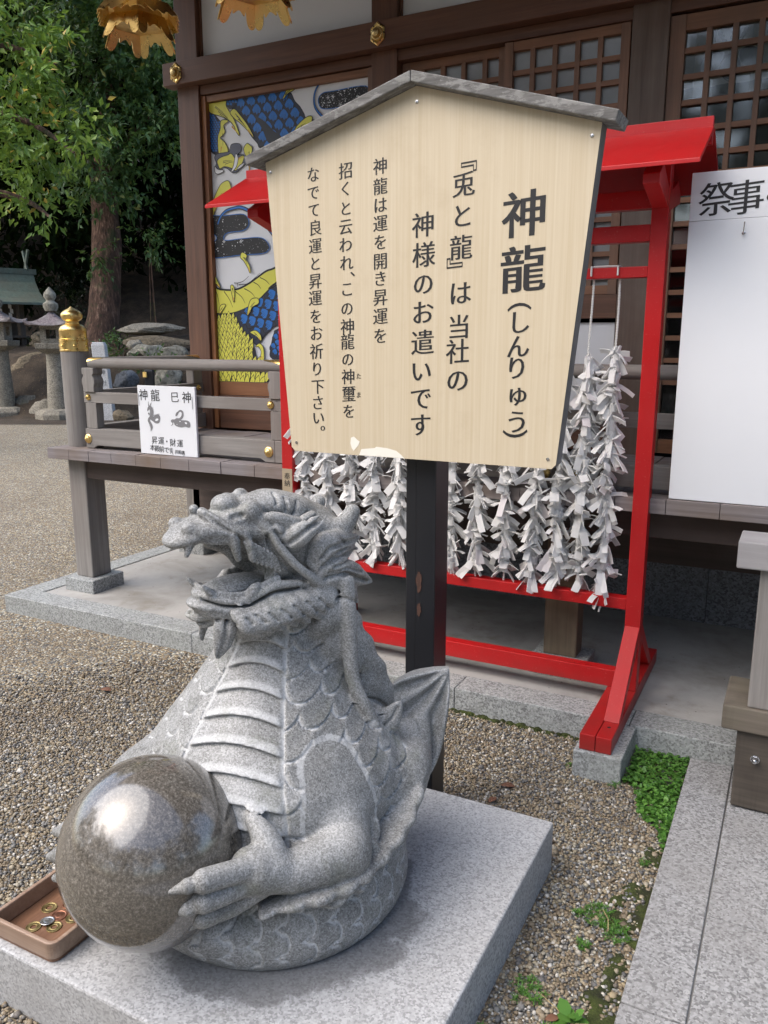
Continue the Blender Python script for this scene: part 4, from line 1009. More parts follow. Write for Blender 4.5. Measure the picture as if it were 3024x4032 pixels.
# ---------------------------------------------------------------- paved path with a kerb strip
kb = MB()
for a, b in ((-1.5, 1.645), (1.65, 2.895)): kb.box(-.243, -.102, a, b, -.15, .024)
struct(kb.build("path_edging", "granite_pave", bevel=.003))
pv = MB()
for i, (a, b) in enumerate(((-1.5, 1.10), (1.104, 2.043), (2.047, 2.895))):
    for x0, x1 in ((-.098, .80), (.804, 1.8)): pv.box(x0, x1, a, b, -.1, .022)
struct(pv.build("path", "granite_pave", bevel=.002))
MB().box(-.2, 1.8, -1.5, 2.89, -.11, .012).build("path_bed", "concrete")["kind"] = "structure"

# ---------------------------------------------------------------- pedestal slab
mat_granite("pedestal_granite", (.385, .392, .40), .30, 210, .75, stain=(.31, .31, .305))
def _damp():
    """a damp stain of its own shape on the slab, beside the statue's base"""
    m = MATS["pedestal_granite"]; t = m.node_tree; k = NT.__new__(NT); k.m = m; k.t = t; k.b = t.nodes["Principled BSDF"]; k.tc = None
    src = k.b.inputs["Base Color"].links[0].from_socket; v = k.co(); sep = k.n("SeparateXYZ"); k.l(v, sep.inputs[0])
    dx = k.math('ADD', sep.outputs[0], 1.03); dy = k.math('SUBTRACT', sep.outputs[1], 1.46); d = k.math('SQRT', k.math('ADD', k.math('MULTIPLY', dx, dx), k.math('MULTIPLY', dy, dy)))
    n = k.noise(v, 7, 5, .65); d = k.math('ADD', d, k.math('MULTIPLY', k.math('SUBTRACT', n.outputs[0], .5), .22))
    st = k.ramp(d, [(.325, .62), (.345, 0.0)]); c = k.mix(st, src, (.10, .10, .10)); k.l(c, k.b.inputs["Base Color"])
    dr = k.noise(v, 26, 6, .75); c2 = k.mix(k.ramp(dr.outputs[0], [(.62, 0.0), (.72, .35)]), c, (.17, .165, .14)); k.l(c2, k.b.inputs["Base Color"])
_damp()
tag(MB().box(-1.600, -.524, 1.012, 2.078, -.25, .15).build("stone_pedestal", "pedestal_granite", bevel=.006), "pale grey granite slab under the stone dragon", "pedestal")

# ---------------------------------------------------------------- wooden tray with coins
TR = thing("coin_tray", "shallow brown wooden tray with coins on the slab beside the jewel", "tray", (-1.456, 1.18, .15))
def rrect(x0, x1, y0, y1, r, n=6):
    o = []
    for cx_, cy_, a0 in ((x1 - r, y0 + r, -90), (x1 - r, y1 - r, 0), (x0 + r, y1 - r, 90), (x0 + r, y0 + r, 180)):
        for i in range(n + 1): t = R(a0 + 90 * i / n); o.append((cx_ + r * math.cos(t), cy_ + r * math.sin(t)))
    return o
TX0, TX1, TY0, TY1 = -1.560, -1.352, 1.030, 1.335
def ring(name, r0, r1, z0, z1, mat, th, bevel=.002):
    a0, a1 = rrect(*r0), rrect(*r1); m = MB(); n = len(a0)
    ins = lambda r: rrect(r[0] + th, r[1] - th, r[2] + th, r[3] - th, max(.006, .024 - th))
    b0, b1 = ins(r0[:4]), ins(r1[:4])
    vs = [(x, y, z0) for x, y in a0] + [(x, y, z1) for x, y in a1] + [(x, y, z1) for x, y in b1] + [(x, y, z0) for x, y in b0]
    fs = [(k * n + i, k * n + (i + 1) % n, ((k + 1) % 4) * n + (i + 1) % n, ((k + 1) % 4) * n + i) for k in range(4) for i in range(n)]
    m.add(vs, fs); return m.build(name, mat, TR, bevel=bevel)

ring("base_rim", (TX0 + .004, TX1 - .004, TY0 + .004, TY1 - .004, .02), (TX0 + .004, TX1 - .004, TY0 + .004, TY1 - .004, .02), .151, .160, "wood_tray", .02, .001)
ring("wall", (TX0, TX1, TY0, TY1, .024), (TX0 - .002, TX1 + .002, TY0 - .002, TY1 + .002, .024), .1602, .2035, "wood_tray_rim", .011, .003)
m = MB(); a = rrect(TX0 + .011, TX1 - .011, TY0 + .011, TY1 - .011, .013); m.prism(a, 'Z', .1525, .1605); m.build("bottom", "wood_tray", TR)
_gold("coin_brass", (.26, .20, .085), (.44, .35, .17), .36)
_gold("coin_copper", (.34, .15, .09), (.52, .25, .16), .3)
_gold("coin_silver", (.62, .63, .65), (.75, .76, .78), .28)
def coin(x, y, z, r, mat, hole, label, tilt=(0, 0)):
    m = MB(); n = 28
    prof = [(.0065, .0004), (.0065, .0016), (.0085, .0020), (.0105, .0014), (r - .004, .0014), (r - .0022, .0021), (r - .0006, .0021), (r, .0014), (r, .0006), (r - .0008, 0)] if hole else [(.0004, .0005), (.0004, .0018), (.006, .0019), (.0085, .0014), (r - .004, .0014), (r - .0022, .0021), (r - .0006, .0021), (r, .0014), (r, .0006), (r - .0008, 0)]
    vs = []
    for q, h in prof:
        for k in range(n): vs.append((q * math.cos(2 * math.pi * k / n), q * math.sin(2 * math.pi * k / n), h))
    L = len(prof)
    fs = [(i * n + k, i * n + (k + 1) % n, ((i + 1) % L) * n + (k + 1) % n, ((i + 1) % L) * n + k) for i in range(L) for k in range(n)]
    m.add(vs, fs); o = m.build("coin", mat, smooth=False); o.location = (x, y, z); o.rotation_euler = (tilt[0], tilt[1], random.uniform(0, 6))
    return tag(o, label, "coin", "coins in the wooden tray")
coin(-1.505, 1.149, .1607, .0185, "coin_brass", 1, "bright brass coin with a hole, lying apart at the tray's left side")
coin(-1.462, 1.140, .1607, .0185, "coin_copper", 0, "copper coin beside the silver coin")
coin(-1.468, 1.112, .1640, .0165, "coin_silver", 0, "pale silver coin lying on top of the others", (.10, -.06))
coin(-1.484, 1.086, .1607, .0180, "coin_brass", 1, "dull brass coin nearest the tray's front wall")
coin(-1.441, 1.108, .1607, .0180, "coin_brass", 1, "dull brass coin half under the right of the silver coin")
coin(-1.425, 1.150, .1607, .0180, "coin_brass", 1, "dull brass coin at the tray's right side next to the jewel")
coin(-1.470, 1.182, .1607, .0180, "coin_copper", 0, "dark copper coin farthest back in the tray beside the jewel")
DH = .0033
# ---------------------------------------------------------------- stone dragon, carved as one distance field and meshed once
class Field:
    def __init__(s, lo, hi, h):
        s.lo = np.array(lo, np.float32); s.h = h; s.n = np.ceil((np.array(hi) - lo) / h).astype(int) + 1
        s.F = np.full(s.n, .08, np.float32)
    def sub(s, lo, hi):
        a = np.clip(np.floor((np.array(lo) - s.lo) / s.h).astype(int), 0, s.n - 1); b = np.clip(np.ceil((np.array(hi) - s.lo) / s.h).astype(int) + 1, 1, s.n)
        sl = tuple(slice(i, j) for i, j in zip(a, b))
        g = [s.lo[i] + s.h * np.arange(a[i], b[i], dtype=np.float32) for i in range(3)]
        X = np.stack(np.meshgrid(*g, indexing='ij'), -1)
        return sl, X
    def put(s, sl, d, k, op):
        A = s.F[sl]
        if op == 'u':
            hh = np.maximum(k - np.abs(A - d), 0) / k; s.F[sl] = np.minimum(A, d) - hh * hh * k * .25
        elif op == 's':
            d = -d; hh = np.maximum(k - np.abs(A - d), 0) / k; s.F[sl] = np.maximum(A, d) + hh * hh * k * .25
        elif op == 'd': s.F[sl] = A + d
FD = Field((-1.50, 1.00, .148), (-.72, 2.03, 1.20), DH)
class Fr:                                   # a local frame: origin and three axes
    def __init__(s, o, x, y, z): s.o = np.array(o, np.float32); s.M = np.array([x, y, z], np.float32)
    def w(s, p): return s.o + np.array(p, np.float32) @ s.M
    def loc(s, X): return (X - s.o) @ s.M.T
WORLD = Fr((0, 0, 0), (1, 0, 0), (0, 1, 0), (0, 0, 1))
def chain(pts, rad, k=.02, op='u', fr=WORLD, flat=None):
    """round-cone chain; flat=(axis vector in the frame, factor) squashes the section along that axis"""
    P = [fr.w(p) for p in pts]; m = max(rad) + max(k, .02) + .012
    if flat is not None:
        m *= 1.0
    lo = np.min(P, 0) - m; hi = np.max(P, 0) + m; sl, X = FD.sub(lo, hi); best = None
    ax = None if flat is None else (np.array(flat[0], np.float32) @ fr.M); 
    if ax is not None: ax = ax / np.linalg.norm(ax)
    for i in range(len(P) - 1):
        a, b = P[i], P[i + 1]; ab = b - a; L2 = float(ab @ ab) + 1e-12
        pa = X - a
        if ax is not None:
            e = ax - ab * float(ax @ ab) / L2; e = e / (np.linalg.norm(e) + 1e-9)
            q = pa @ e; pa = pa + (q * (1 / flat[1] - 1))[..., None] * e
        t = np.clip(pa @ ab / L2, 0, 1); d = np.linalg.norm(pa - t[..., None] * ab, axis=-1) - (rad[i] + (rad[i + 1] - rad[i]) * t)
        if ax is not None: d = d * (flat[1] if flat[1] < 1 else 1)
        best = d if best is None else np.minimum(best, d)
    FD.put(sl, best, k, op)
def ell(c, r, k=.02, op='u', fr=WORLD, rot=None):
    c = fr.w(c); r = np.array(r, np.float32); m = float(r.max()) + k + .015; sl, X = FD.sub(c - m, c + m); q = (X - c) @ fr.M.T
    if rot is not None: q = q @ np.array(rot, np.float32).T
    k0 = np.linalg.norm(q / r, axis=-1); k1 = np.linalg.norm(q / (r * r), axis=-1) + 1e-6
    FD.put(sl, k0 * (k0 - 1) / k1, k, op)
def smooth_pts(P, n=6):
    return [tuple(p) for p in spline([np.array(p, float) for p in P], n, False)]
def lock(pts, rad, k=.012, fr=WORLD, flat=((0, 1, 0), .5), groove=0.0, n=5):
    """a carved lock of hair or fin: tapering curved tongue with a groove along it"""
    S_ = smooth_pts(pts, n); R_ = np.interp(np.linspace(0, 1, len(S_)), np.linspace(0, 1, len(rad)), rad)
    chain(S_, list(R_), k, 'u', fr, flat)
    if groove:
        ax = np.array(flat[0], float)
        for sg in (1,):
            G = [tuple(np.array(p) + ax * r * flat[1] * 1.0 * sg) for p, r in zip(S_[1:-1], R_[1:-1])]
            chain(G, [groove] * len(G), .004, 's', fr)
def poly_sdf(u, v, poly):
    d = np.full(u.shape, 1e9, np.float32); sgn = np.ones(u.shape, np.float32); n = len(poly)
    for i in range(n):
        a, b = poly[i], poly[i - 1]; ex, ey = b[0] - a[0], b[1] - a[1]; wx, wy = u - a[0], v - a[1]
        t = np.clip((wx * ex + wy * ey) / (ex * ex + ey * ey + 1e-12), 0, 1); bx, by = wx - ex * t, wy - ey * t
        d = np.minimum(d, bx * bx + by * by)
        c1, c2, c3 = v >= a[1], v < b[1], ex * wy > ey * wx
        f = (c1 & c2 & c3) | (~c1 & ~c2 & ~c3); sgn = np.where(f, -sgn, sgn)
    return sgn * np.sqrt(d)
def plate(fr, poly, th, k=.015, rnd=.006, disp=None, bend=None, op='u', pad=.03):
    """an outline in the frame's x-z plane, th thick along its y axis"""
    pp = np.array(poly); c0 = [fr.w((x, y, z)) for x in (pp[:, 0].min() - pad, pp[:, 0].max() + pad) for z in (pp[:, 1].min() - pad, pp[:, 1].max() + pad) for y in (-th - pad, th + pad)]
    sl, X = FD.sub(np.min(c0, 0), np.max(c0, 0)); q = fr.loc(X); u, v, w = q[..., 0], q[..., 2], q[..., 1]
    if bend is not None: w = w - bend(u, v)
    d2 = poly_sdf(u, v, poly) + rnd; t = th if disp is None else th + disp(u, v)
    dy = np.abs(w) - t + rnd
    d = np.minimum(np.maximum(d2, dy), 0) + np.hypot(np.maximum(d2, 0), np.maximum(dy, 0)) - rnd
    FD.put(sl, d * .9, k, op)

# ---- trunk, coil and tail
TZ = np.array([.15, .22, .29, .36, .42, .47, .52, .575, .637, .697, .758, .832, .90, .96])
TRR = np.array([.17, .20, .255, .300, .322, .328, .316, .280, .230, .188, .150, .118, .106, .104])
TXC = np.array([-1.10, -1.10, -1.10, -1.105, -1.108, -1.11, -1.11, -1.110, -1.112, -1.112, -1.108, -1.102, -1.100, -1.098])
TYC = np.array([1.535, 1.54, 1.54, 1.545, 1.547, 1.55, 1.55, 1.55, 1.552, 1.556, 1.562, 1.572, 1.580, 1.588])
_zf = np.linspace(.15, .96, 400)
def _sm(y):
    f = np.interp(_zf, TZ, y); k_ = np.exp(-np.linspace(-2, 2, 31) ** 2); k_ /= k_.sum(); return np.convolve(np.pad(f, 15, 'edge'), k_, 'valid')
_rf, _xf, _yf = _sm(TRR), _sm(TXC), _sm(TYC); _cf = 1 / np.sqrt(1 + np.gradient(_rf, _zf) ** 2)
def trunk_param(X):
    z = X[..., 2]; cx = np.interp(z, _zf, _xf); cy = np.interp(z, _zf, _yf); r = np.interp(z, _zf, _rf); c = np.interp(z, _zf, _cf)
    dx, dy = X[..., 0] - cx, X[..., 1] - cy; q = np.hypot(dx, dy)
    return z, np.arctan2(dx, -dy), q, r, (q - r) * c                    # angle 0 faces the front, + towards the viewer's side
sl, X = FD.sub((-1.46, 1.18, .15), (-.75, 1.93, .97))
_z, _t, _q, _r, _d = trunk_param(X); FD.put(sl, np.maximum(_d, X[..., 2] - .955).astype(np.float32), .02, 'u')
CC = (-1.075, 1.512); ct = np.linspace(-2.75, .75, 40)           # coil round the base, from under the jewel to the back right
coil = [(CC[0] + .215 * math.cos(t), CC[1] + .218 * math.sin(t), .247 + .035 * max(0, t) ** 1.5) for t in ct]
chain(coil, [.098 + .006 * math.sin(i * .3) for i in range(40)], .02)
chain([(CC[0] + .256 * math.cos(t), CC[1] - .006 + .270 * math.sin(t), .202) for t in np.linspace(-2.45, 1.2, 30)], [.066] * 30, .03)
chain([(CC[0] + .20 * math.cos(t), CC[1] + .22 * math.sin(t), .25) for t in np.linspace(.6, 3.6, 24)], [.10] * 24, .03)
tail = smooth_pts([coil[-6], (-0.805, 1.655, 0.432), (-0.809, 1.731, 0.471), (-0.822, 1.792, 0.518)], 6)
chain(tail, list(np.linspace(.085, .028, len(tail))), .03)
# far haunch and knee on the hidden side, near haunch
ell((-1.360, 1.363, 0.364), (.12, .14, .16), .05)
# near shoulder, upper arm, forearm, hand closed on the jewel
ell((-0.918, 1.449, 0.518), (.080, .080, .088), .010)
chain([(-0.916, 1.466, 0.488), (-0.852, 1.426, 0.433), (-0.813, 1.377, 0.395)], [.070, .067, .060], .025)
chain([(-0.811, 1.373, 0.398), (-0.836, 1.314, 0.397), (-0.870, 1.257, 0.402), (-0.897, 1.220, 0.413)], [.060, .053, .045, .041], .015)
ell((-0.921, 1.193, 0.429), (.052, .045, .05), .02)
JC, JR = (-1.163, 1.157, 0.423), .196
def finger(pp, r): chain(smooth_pts(pp, 4), list(np.interp(np.linspace(0, 1, (len(pp) - 1) * 4 + 1), np.linspace(0, 1, len(r)), r)), .006)
finger([(-0.908, 1.196, 0.444), (-0.933, 1.136, 0.456), (-0.960, 1.084, 0.462)], [.027, .0235, .0245])
finger([(-0.907, 1.194, 0.420), (-0.938, 1.141, 0.412), (-0.968, 1.091, 0.411)], [.027, .024, .0255])
finger([(-0.912, 1.198, 0.390), (-0.953, 1.156, 0.361), (-0.988, 1.110, 0.355)], [.026, .0235, .0245])
for a, b, c, r in (((-0.957, 1.087, 0.462), (-0.979, 1.059, 0.461), (-1.008, 1.039, 0.451), .0150), ((-0.965, 1.094, 0.411), (-0.991, 1.068, 0.401), (-1.028, 1.051, 0.391), .0160), ((-0.984, 1.113, 0.356), (-1.016, 1.092, 0.339), (-1.057, 1.079, 0.325), .0150)):
    chain([a, b, c], [r, r * 1.05, .004], .002)
chain(smooth_pts([(-0.895, 1.226, 0.425), (-0.916, 1.238, 0.462), (-0.942, 1.246, 0.488), (-0.971, 1.258, 0.503)], 4), list(np.linspace(.042, .014, 13)), .012)
# far hand: claws showing past the jewel, palm stone under it
for a, b, c in (((-1.341, 1.154, 0.410), (-1.399, 1.140, 0.406), (-1.438, 1.135, 0.395)), ((-1.330, 1.127, 0.371), (-1.384, 1.110, 0.370), (-1.421, 1.100, 0.358)), ((-1.309, 1.117, 0.331), (-1.356, 1.094, 0.336), (-1.389, 1.085, 0.324))): chain([a, b, c], [.034, .026, .010], .01)
chain([(-1.341, 1.316, 0.415), (-1.363, 1.213, 0.368), (-1.342, 1.168, 0.329)], [.075, .06, .05], .03)
ell((JC[0] + .07, JC[1] + .11, .235), (.15, .13, .085), .02)
# flame fins behind the elbow
for pp in ([(-0.856, 1.437, 0.402), (-0.804, 1.464, 0.402), (-0.786, 1.453, 0.366)], [(-0.834, 1.408, 0.379), (-0.786, 1.431, 0.368), (-0.778, 1.405, 0.340)], [(-0.820, 1.364, 0.353), (-0.777, 1.372, 0.344), (-0.790, 1.323, 0.338)], [(-0.839, 1.317, 0.347), (-0.801, 1.312, 0.336), (-0.843, 1.267, 0.335)]):
    lock(pp, [.045, .034, .010], .01, flat=((.58, -.81, 0), .45))
# dorsal fin along the coil: a thin standing frill
dz = [(-0.838, 1.753, 0.532), (-0.803, 1.718, 0.504), (-0.775, 1.680, 0.473), (-0.754, 1.638, 0.442), (-0.745, 1.587, 0.404), (-0.742, 1.526, 0.384), (-0.748, 1.473, 0.366), (-0.754, 1.410, 0.359), (-0.766, 1.356, 0.352), (-0.786, 1.306, 0.351), (-0.820, 1.249, 0.354), (-0.862, 1.209, 0.350), (-0.901, 1.180, 0.338)]
DZ = smooth_pts(dz, 5)
for i, q in enumerate(DZ[:-1]):
    q, q2 = np.array(q), np.array(DZ[i + 1]); inn = np.array([CC[0] - q[0], CC[1] - q[1], -.10]); inn = inn / np.linalg.norm(inn) * .075
    fade = min(1, (len(DZ) - i) / 12)
    tip_ = q + .010 * abs(math.sin(i * .62)) * (q - np.array([CC[0], CC[1], .3])) / .3
    chain([tuple(q + inn), tuple(tip_)], [.022, .0075 * fade + .004], .006)
# tail fan
vr, vu = np.array([.888, .459, 0]), np.array([-.0924, .1789, .9795]); FO = (-0.833, 1.815, 0.492); FANF = Fr(FO, vr, np.cross(vu, vr), vu)
fan = spline([(-0.0025, -0.1512), (0.0372, -0.0992), (0.0620, -0.0372), (0.0756, 0.0372), (0.0806, 0.0992), (0.0800, 0.1574), (0.0756, 0.1612), (0.0310, 0.1574), (-0.0186, 0.1450), (-0.0682, 0.1190), (-0.1029, 0.0769), (-0.1227, 0.0223), (-0.1029, -0.0421), (-0.0682, -0.0992), (-0.0434, -0.1488)], 3)
ftip = (0.0831, 0.1661)
def fan_disp(u, v):
    ang = np.arctan2(u - ftip[0] + .12 * (v - ftip[1]) * 0, -(v - ftip[1])); rr = np.hypot(u - ftip[0], v - ftip[1])
    a2 = ang - rr * 1.1 * (-1) * .55
    return 0.011 * np.cos(a2 * 15.0 + .4) * np.clip((rr - .02) / .06, 0, 1)
plate(FANF, fan, .026, .02, .012, fan_disp, bend=lambda u, v: -.9 * (u - .0) * u - .02 * np.clip(-v * 8, 0, 1))
# serrated crest down the back of the neck
for p0, p1 in (((-0.948, 1.575, 0.843), (-0.940, 1.654, 0.771)), ((-0.941, 1.597, 0.778), (-0.911, 1.688, 0.708)), ((-0.929, 1.633, 0.710), (-0.893, 1.724, 0.627)), ((-0.915, 1.658, 0.638), (-0.886, 1.747, 0.563))):
    mid = tuple((np.array(p0) + np.array(p1)) / 2 + np.array([.0, 0, .012]))
    lock([p0, mid, p1], [.062, .050, .008], .008, flat=((.58, -.81, 0), .42), groove=.004)
crest = smooth_pts([(-0.922, 1.584, 0.948), (-0.913, 1.581, 0.864), (-0.906, 1.577, 0.762), (-0.894, 1.574, 0.700), (-0.866, 1.580, 0.638), (-0.844, 1.590, 0.584), (-0.826, 1.600, 0.541)], 6)
chain(crest, list(np.linspace(.022, .012, len(crest))), .010)
lock([(-0.888, 1.644, 0.569), (-0.848, 1.655, 0.579), (-0.820, 1.669, 0.623)], [.045, .036, .008], .012, flat=((.58, -.81, 0), .5), groove=.004)

# ---- head, in its own frame: x forward, y to the dragon's left, z up; origin midway between the eyes
HD = Fr((-1.095, 1.490, 1.093), (-.416, -.909, 0), (.909, -.416, 0), (0, 0, 1))
mir = lambda q, sg: [(x, y * sg, z) for x, y, z in q]
ell((-.070, 0, -.040), (.125, .090, .080), .03, fr=HD)
ell((-.130, 0, -.080), (.100, .094, .100), .03, fr=HD)
chain([(-.125, 0, -.10), (-.075, 0, -.20), (-.055, 0, -.27)], [.084, .080, .084], .03, fr=HD)
chain(smooth_pts([(0.0081, 0.0000, 0.0425), (-0.0308, 0.0000, 0.0362), (-0.0818, 0.0000, 0.0207), (-0.1346, 0.0000, -0.0000)], 4), list(np.interp(np.linspace(0, 1, 13), [0, .35, .7, 1], [.040, .060, .062, .045])), .006, fr=HD, flat=((0, 0, 1), .62))       # brow dome
for sg in (1, -1):
    y = .06
    ell((-0.0002, 0.0780, -0.0040) if sg > 0 else mir([(-0.0002, 0.0780, -0.0040)], -1)[0], (.029, .026, .027), .003, fr=HD)                             # eye
    chain(mir(smooth_pts([(0.0334, 0.0680, 0.0206), (0.0133, 0.0820, 0.0260), (-0.0158, 0.0900, 0.0177), (-0.0457, 0.0920, 0.0067), (-0.0879, 0.0860, 0.0131)], 4), sg), list(np.linspace(.012, .015, 17)), .008, fr=HD)   # brow ridge
    chain(mir(smooth_pts([(0.0211, 0.0780, 0.0120), (0.0038, 0.0900, 0.0168), (-0.0212, 0.0940, 0.0061), (-0.0323, 0.0940, -0.0130), (-0.0182, 0.0920, -0.0273), (0.0078, 0.0920, -0.0205)], 4), sg), [.0085] * 21, .003, fr=HD)       # lids
    chain(mir(smooth_pts([(0.0223, 0.0880, 0.0054), (0.0135, 0.0980, 0.0131), (-0.0016, 0.1020, 0.0059), (-0.0078, 0.1020, -0.0065), (0.0038, 0.1020, -0.0134), (0.0206, 0.0980, -0.0088)], 4), sg), [.0040] * 21, .002, 's', fr=HD)
    chain(mir(smooth_pts([(-0.0211, 0.0920, 0.0159), (-0.0399, 0.0970, -0.0018), (-0.0419, 0.0970, -0.0212), (-0.0238, 0.0960, -0.0347)], 4), sg), [.0085] * 13, .004, fr=HD)
    ell(mir([(0.0537, 0.0560, 0.0398)], sg)[0], (.026, .024, .026), .003, fr=HD)                                                               # bulb behind the nostril
    ell(tuple(np.array(mir([(0.0839, 0.0460, 0.0279)], sg)[0]) - (0 if sg > 0 else np.array([.024, 0, 0]))), (.036, .022, .020), .012, fr=HD)                                                               # nostril wing
    chain(mir(smooth_pts([(0.1032, 0.0640, 0.0308), (0.0929, 0.0680, 0.0364), (0.0781, 0.0660, 0.0348)], 3), sg), [.007, .009, .0095, .009, .0085, .008, .006], .003, 's', fr=HD)
    # whisker ridge sweeping back along the cheek
    chain(mir(smooth_pts([(0.0397, 0.0720, 0.0193), (0.0243, 0.0880, -0.0073), (0.0059, 0.1000, -0.0424), (-0.0250, 0.1080, -0.0823), (-0.0680, 0.1120, -0.1226), (-0.1181, 0.1080, -0.1596)], 5), sg), list(np.interp(np.linspace(0, 1, 26), [0, .5, 1], [.009, .013, .011])), .008, fr=HD)
    lock(mir([(-0.0093, 0.0980, -0.0394), (-0.0330, 0.1180, -0.0158), (-0.0617, 0.1260, 0.0032), (-0.1012, 0.1220, 0.0190)], sg), [.015, .026, .020, .005], .006, fr=HD, flat=((.3, .9 * sg, .2), .55), groove=.006)        # ear
    chain(mir(smooth_pts([(-0.1225, 0.0520, -0.0279), (-0.1584, 0.0680, -0.0316), (-0.1911, 0.0740, -0.0182), (-0.2127, 0.0740, 0.0083)], 5), sg), list(np.linspace(.034, .0185, 16)), .010, fr=HD)                           # horn
    # mane locks
    lock(mir([(-0.0896, 0.1000, -0.0854), (-0.1097, 0.1100, -0.0565), (-0.1647, 0.0950, -0.0551), (-0.2432, 0.0600, -0.0629)], sg), [.026, .038, .028, .004], .007, fr=HD, flat=((.2, 1 * sg, 0), .6), groove=.006)
    lock(mir([(-0.0865, 0.1040, -0.1089), (-0.1193, 0.1080, -0.0887), (-0.1806, 0.0850, -0.0860), (-0.2399, 0.0550, -0.0922)], sg), [.024, .034, .024, .004], .007, fr=HD, flat=((.2, 1 * sg, 0), .6), groove=.006)
    lock(mir([(-0.0979, 0.1060, -0.1310), (-0.1425, 0.1060, -0.1237), (-0.2054, 0.0820, -0.1484), (-0.2911, 0.0450, -0.1892)], sg), [.026, .040, .032, .004], .007, fr=HD, flat=((.2, 1 * sg, 0), .6), groove=.006)
    lock(mir([(-0.1145, 0.1000, -0.1663), (-0.1565, 0.0980, -0.1710), (-0.2005, 0.0750, -0.1973), (-0.2424, 0.0500, -0.2325)], sg), [.026, .034, .024, .004], .007, fr=HD, flat=((.2, 1 * sg, 0), .6), groove=.006)
    pass
chain([(0.0480, 0.0480, 0.0335), (-0.0043, -0.0480, 0.0151)], [.024, .024], .012, fr=HD)
ell((0.0892, -0.0000, 0.0510), (.030, .030, .024), .006, fr=HD); ell((0.0213, -0.0500, 0.0542), (.020, .018, .020), .006, fr=HD)                                   # crown of the nose
chain([(0.0752, -0.0000, 0.0319), (0.0235, 0.0000, 0.0222)], [.028, .034], .015, fr=HD)
# upper jaw: a flaring shelf from the nostrils to the front fangs
UJ = smooth_pts([(.00, 0, -.022), (.06, 0, -.004), (.11, 0, .004), (.150, 0, .004), (.182, 0, -.004)], 4)
chain(UJ, list(np.interp(np.linspace(0, 1, len(UJ)), [0, .3, .6, .85, 1], [.088, .080, .066, .062, .054])), .012, fr=HD, flat=((0, 0, 1), .40))
for sg in (1, -1):
    chain(mir(smooth_pts([(0.1526, 0.0200, 0.0453), (0.1413, 0.0400, 0.0346), (0.1212, 0.0540, 0.0203), (0.0993, 0.0660, 0.0053), (0.0806, 0.0760, -0.0083), (0.0724, 0.0820, -0.0333), (0.0679, 0.0860, -0.0619)], 5), sg), list(np.interp(np.linspace(0, 1, 31), [0, .6, 1], [.011, .012, .008])), .006, fr=HD)    # lip roll
    chain(mir(smooth_pts([(0.1942, 0.0340, 0.0172), (0.1658, 0.0500, 0.0092), (0.1340, 0.0600, 0.0036), (0.1033, 0.0700, -0.0047)], 5), sg), [.0115] * 16, .008, fr=HD)
    ell((-.005, .060 * sg, -.075), (.060, .024, .055), .02, fr=HD)                       # cheek / gum
chain([(.06, -.068, -.030), (.10, -.060, -.045), (.03, -.076, -.07)], [.020, .016, .022], .02, fr=HD)
ell((-.045, 0, -.095), (.05, .065, .06), .02, fr=HD)                                     # throat
# mouth hollow
ell((.100, .0, .006), (.084, .064, .034), .010, fr=HD)
ell((.110, .012, -.084), (.120, .060, .046), .008, 's', fr=HD)
ell((.055, .060, -.092), (.050, .045, .034), .006, 's', fr=HD)
for p0, p1 in (((0.0722, 0.0880, -0.0229), (0.0676, 0.0880, -0.0651)), ((0.0623, 0.0880, -0.0294), (0.0568, 0.0880, -0.0705)), ((0.0524, 0.0880, -0.0360), (0.0459, 0.0880, -0.0760)), ((0.0423, 0.0880, -0.0426), (0.0349, 0.0880, -0.0815)), ((0.0322, 0.0880, -0.0493), (0.0238, 0.0880, -0.0871)), ((0.0219, 0.0880, -0.0561), (0.0126, 0.0880, -0.0928)), ((0.0116, 0.0880, -0.0629), (0.0013, 0.0880, -0.0984))):    # ribbed gum at the corner
    chain([p0, p1], [.0055, .0045], .003, fr=HD)
# lower jaw
LJ = smooth_pts([(-.07, 0, -.165), (.0, 0, -.172), (.06, 0, -.176), (.110, 0, -.174), (.140, 0, -.170)], 4)
chain(LJ, list(np.interp(np.linspace(0, 1, len(LJ)), [0, .5, .8, 1], [.094, .080, .062, .048])), .012, fr=HD, flat=((0, 0, 1), .34))
rim = [(-0.0663, 0.0940, -0.1409), (-0.0246, 0.0930, -0.1333), (0.0122, 0.0880, -0.1320), (0.0462, 0.0800, -0.1466), (0.0820, 0.0720, -0.1577), (0.1231, 0.0540, -0.1570), (0.1528, 0.0300, -0.1484), (0.1625, 0.0080, -0.1448)]
rim = rim + [(x, -y, z) for x, y, z in rim[::-1]]
RM = smooth_pts(rim, 4); chain(RM, [.0100] * len(RM), .003, fr=HD)
chain([(x * .99, y * .99, z - .023) for x, y, z in RM], [.0100] * len(RM), .003, fr=HD)
chain([(x * .97, y * .95, z - .036) for x, y, z in RM], [.011] * len(RM), .008, fr=HD)
ell((0.0827, -0.0000, -0.1399), (.088, .046, .012), .003, fr=HD); ell((0.0662, 0.0000, -0.1310), (.074, .040, .014), .006, fr=HD)   # tongue
for i in range(len(RM) - 1):
    (x, y, z), (x2, y2, z2) = RM[i], RM[i + 1]
    for t in (0, .5):
        p = ((x + (x2 - x) * t) * .965, (y + (y2 - y) * t) * .93, z + (z2 - z) * t + .013)
        if p[0] > .0: ell(p, (.0062, .0062, .0095), .0015, fr=HD)
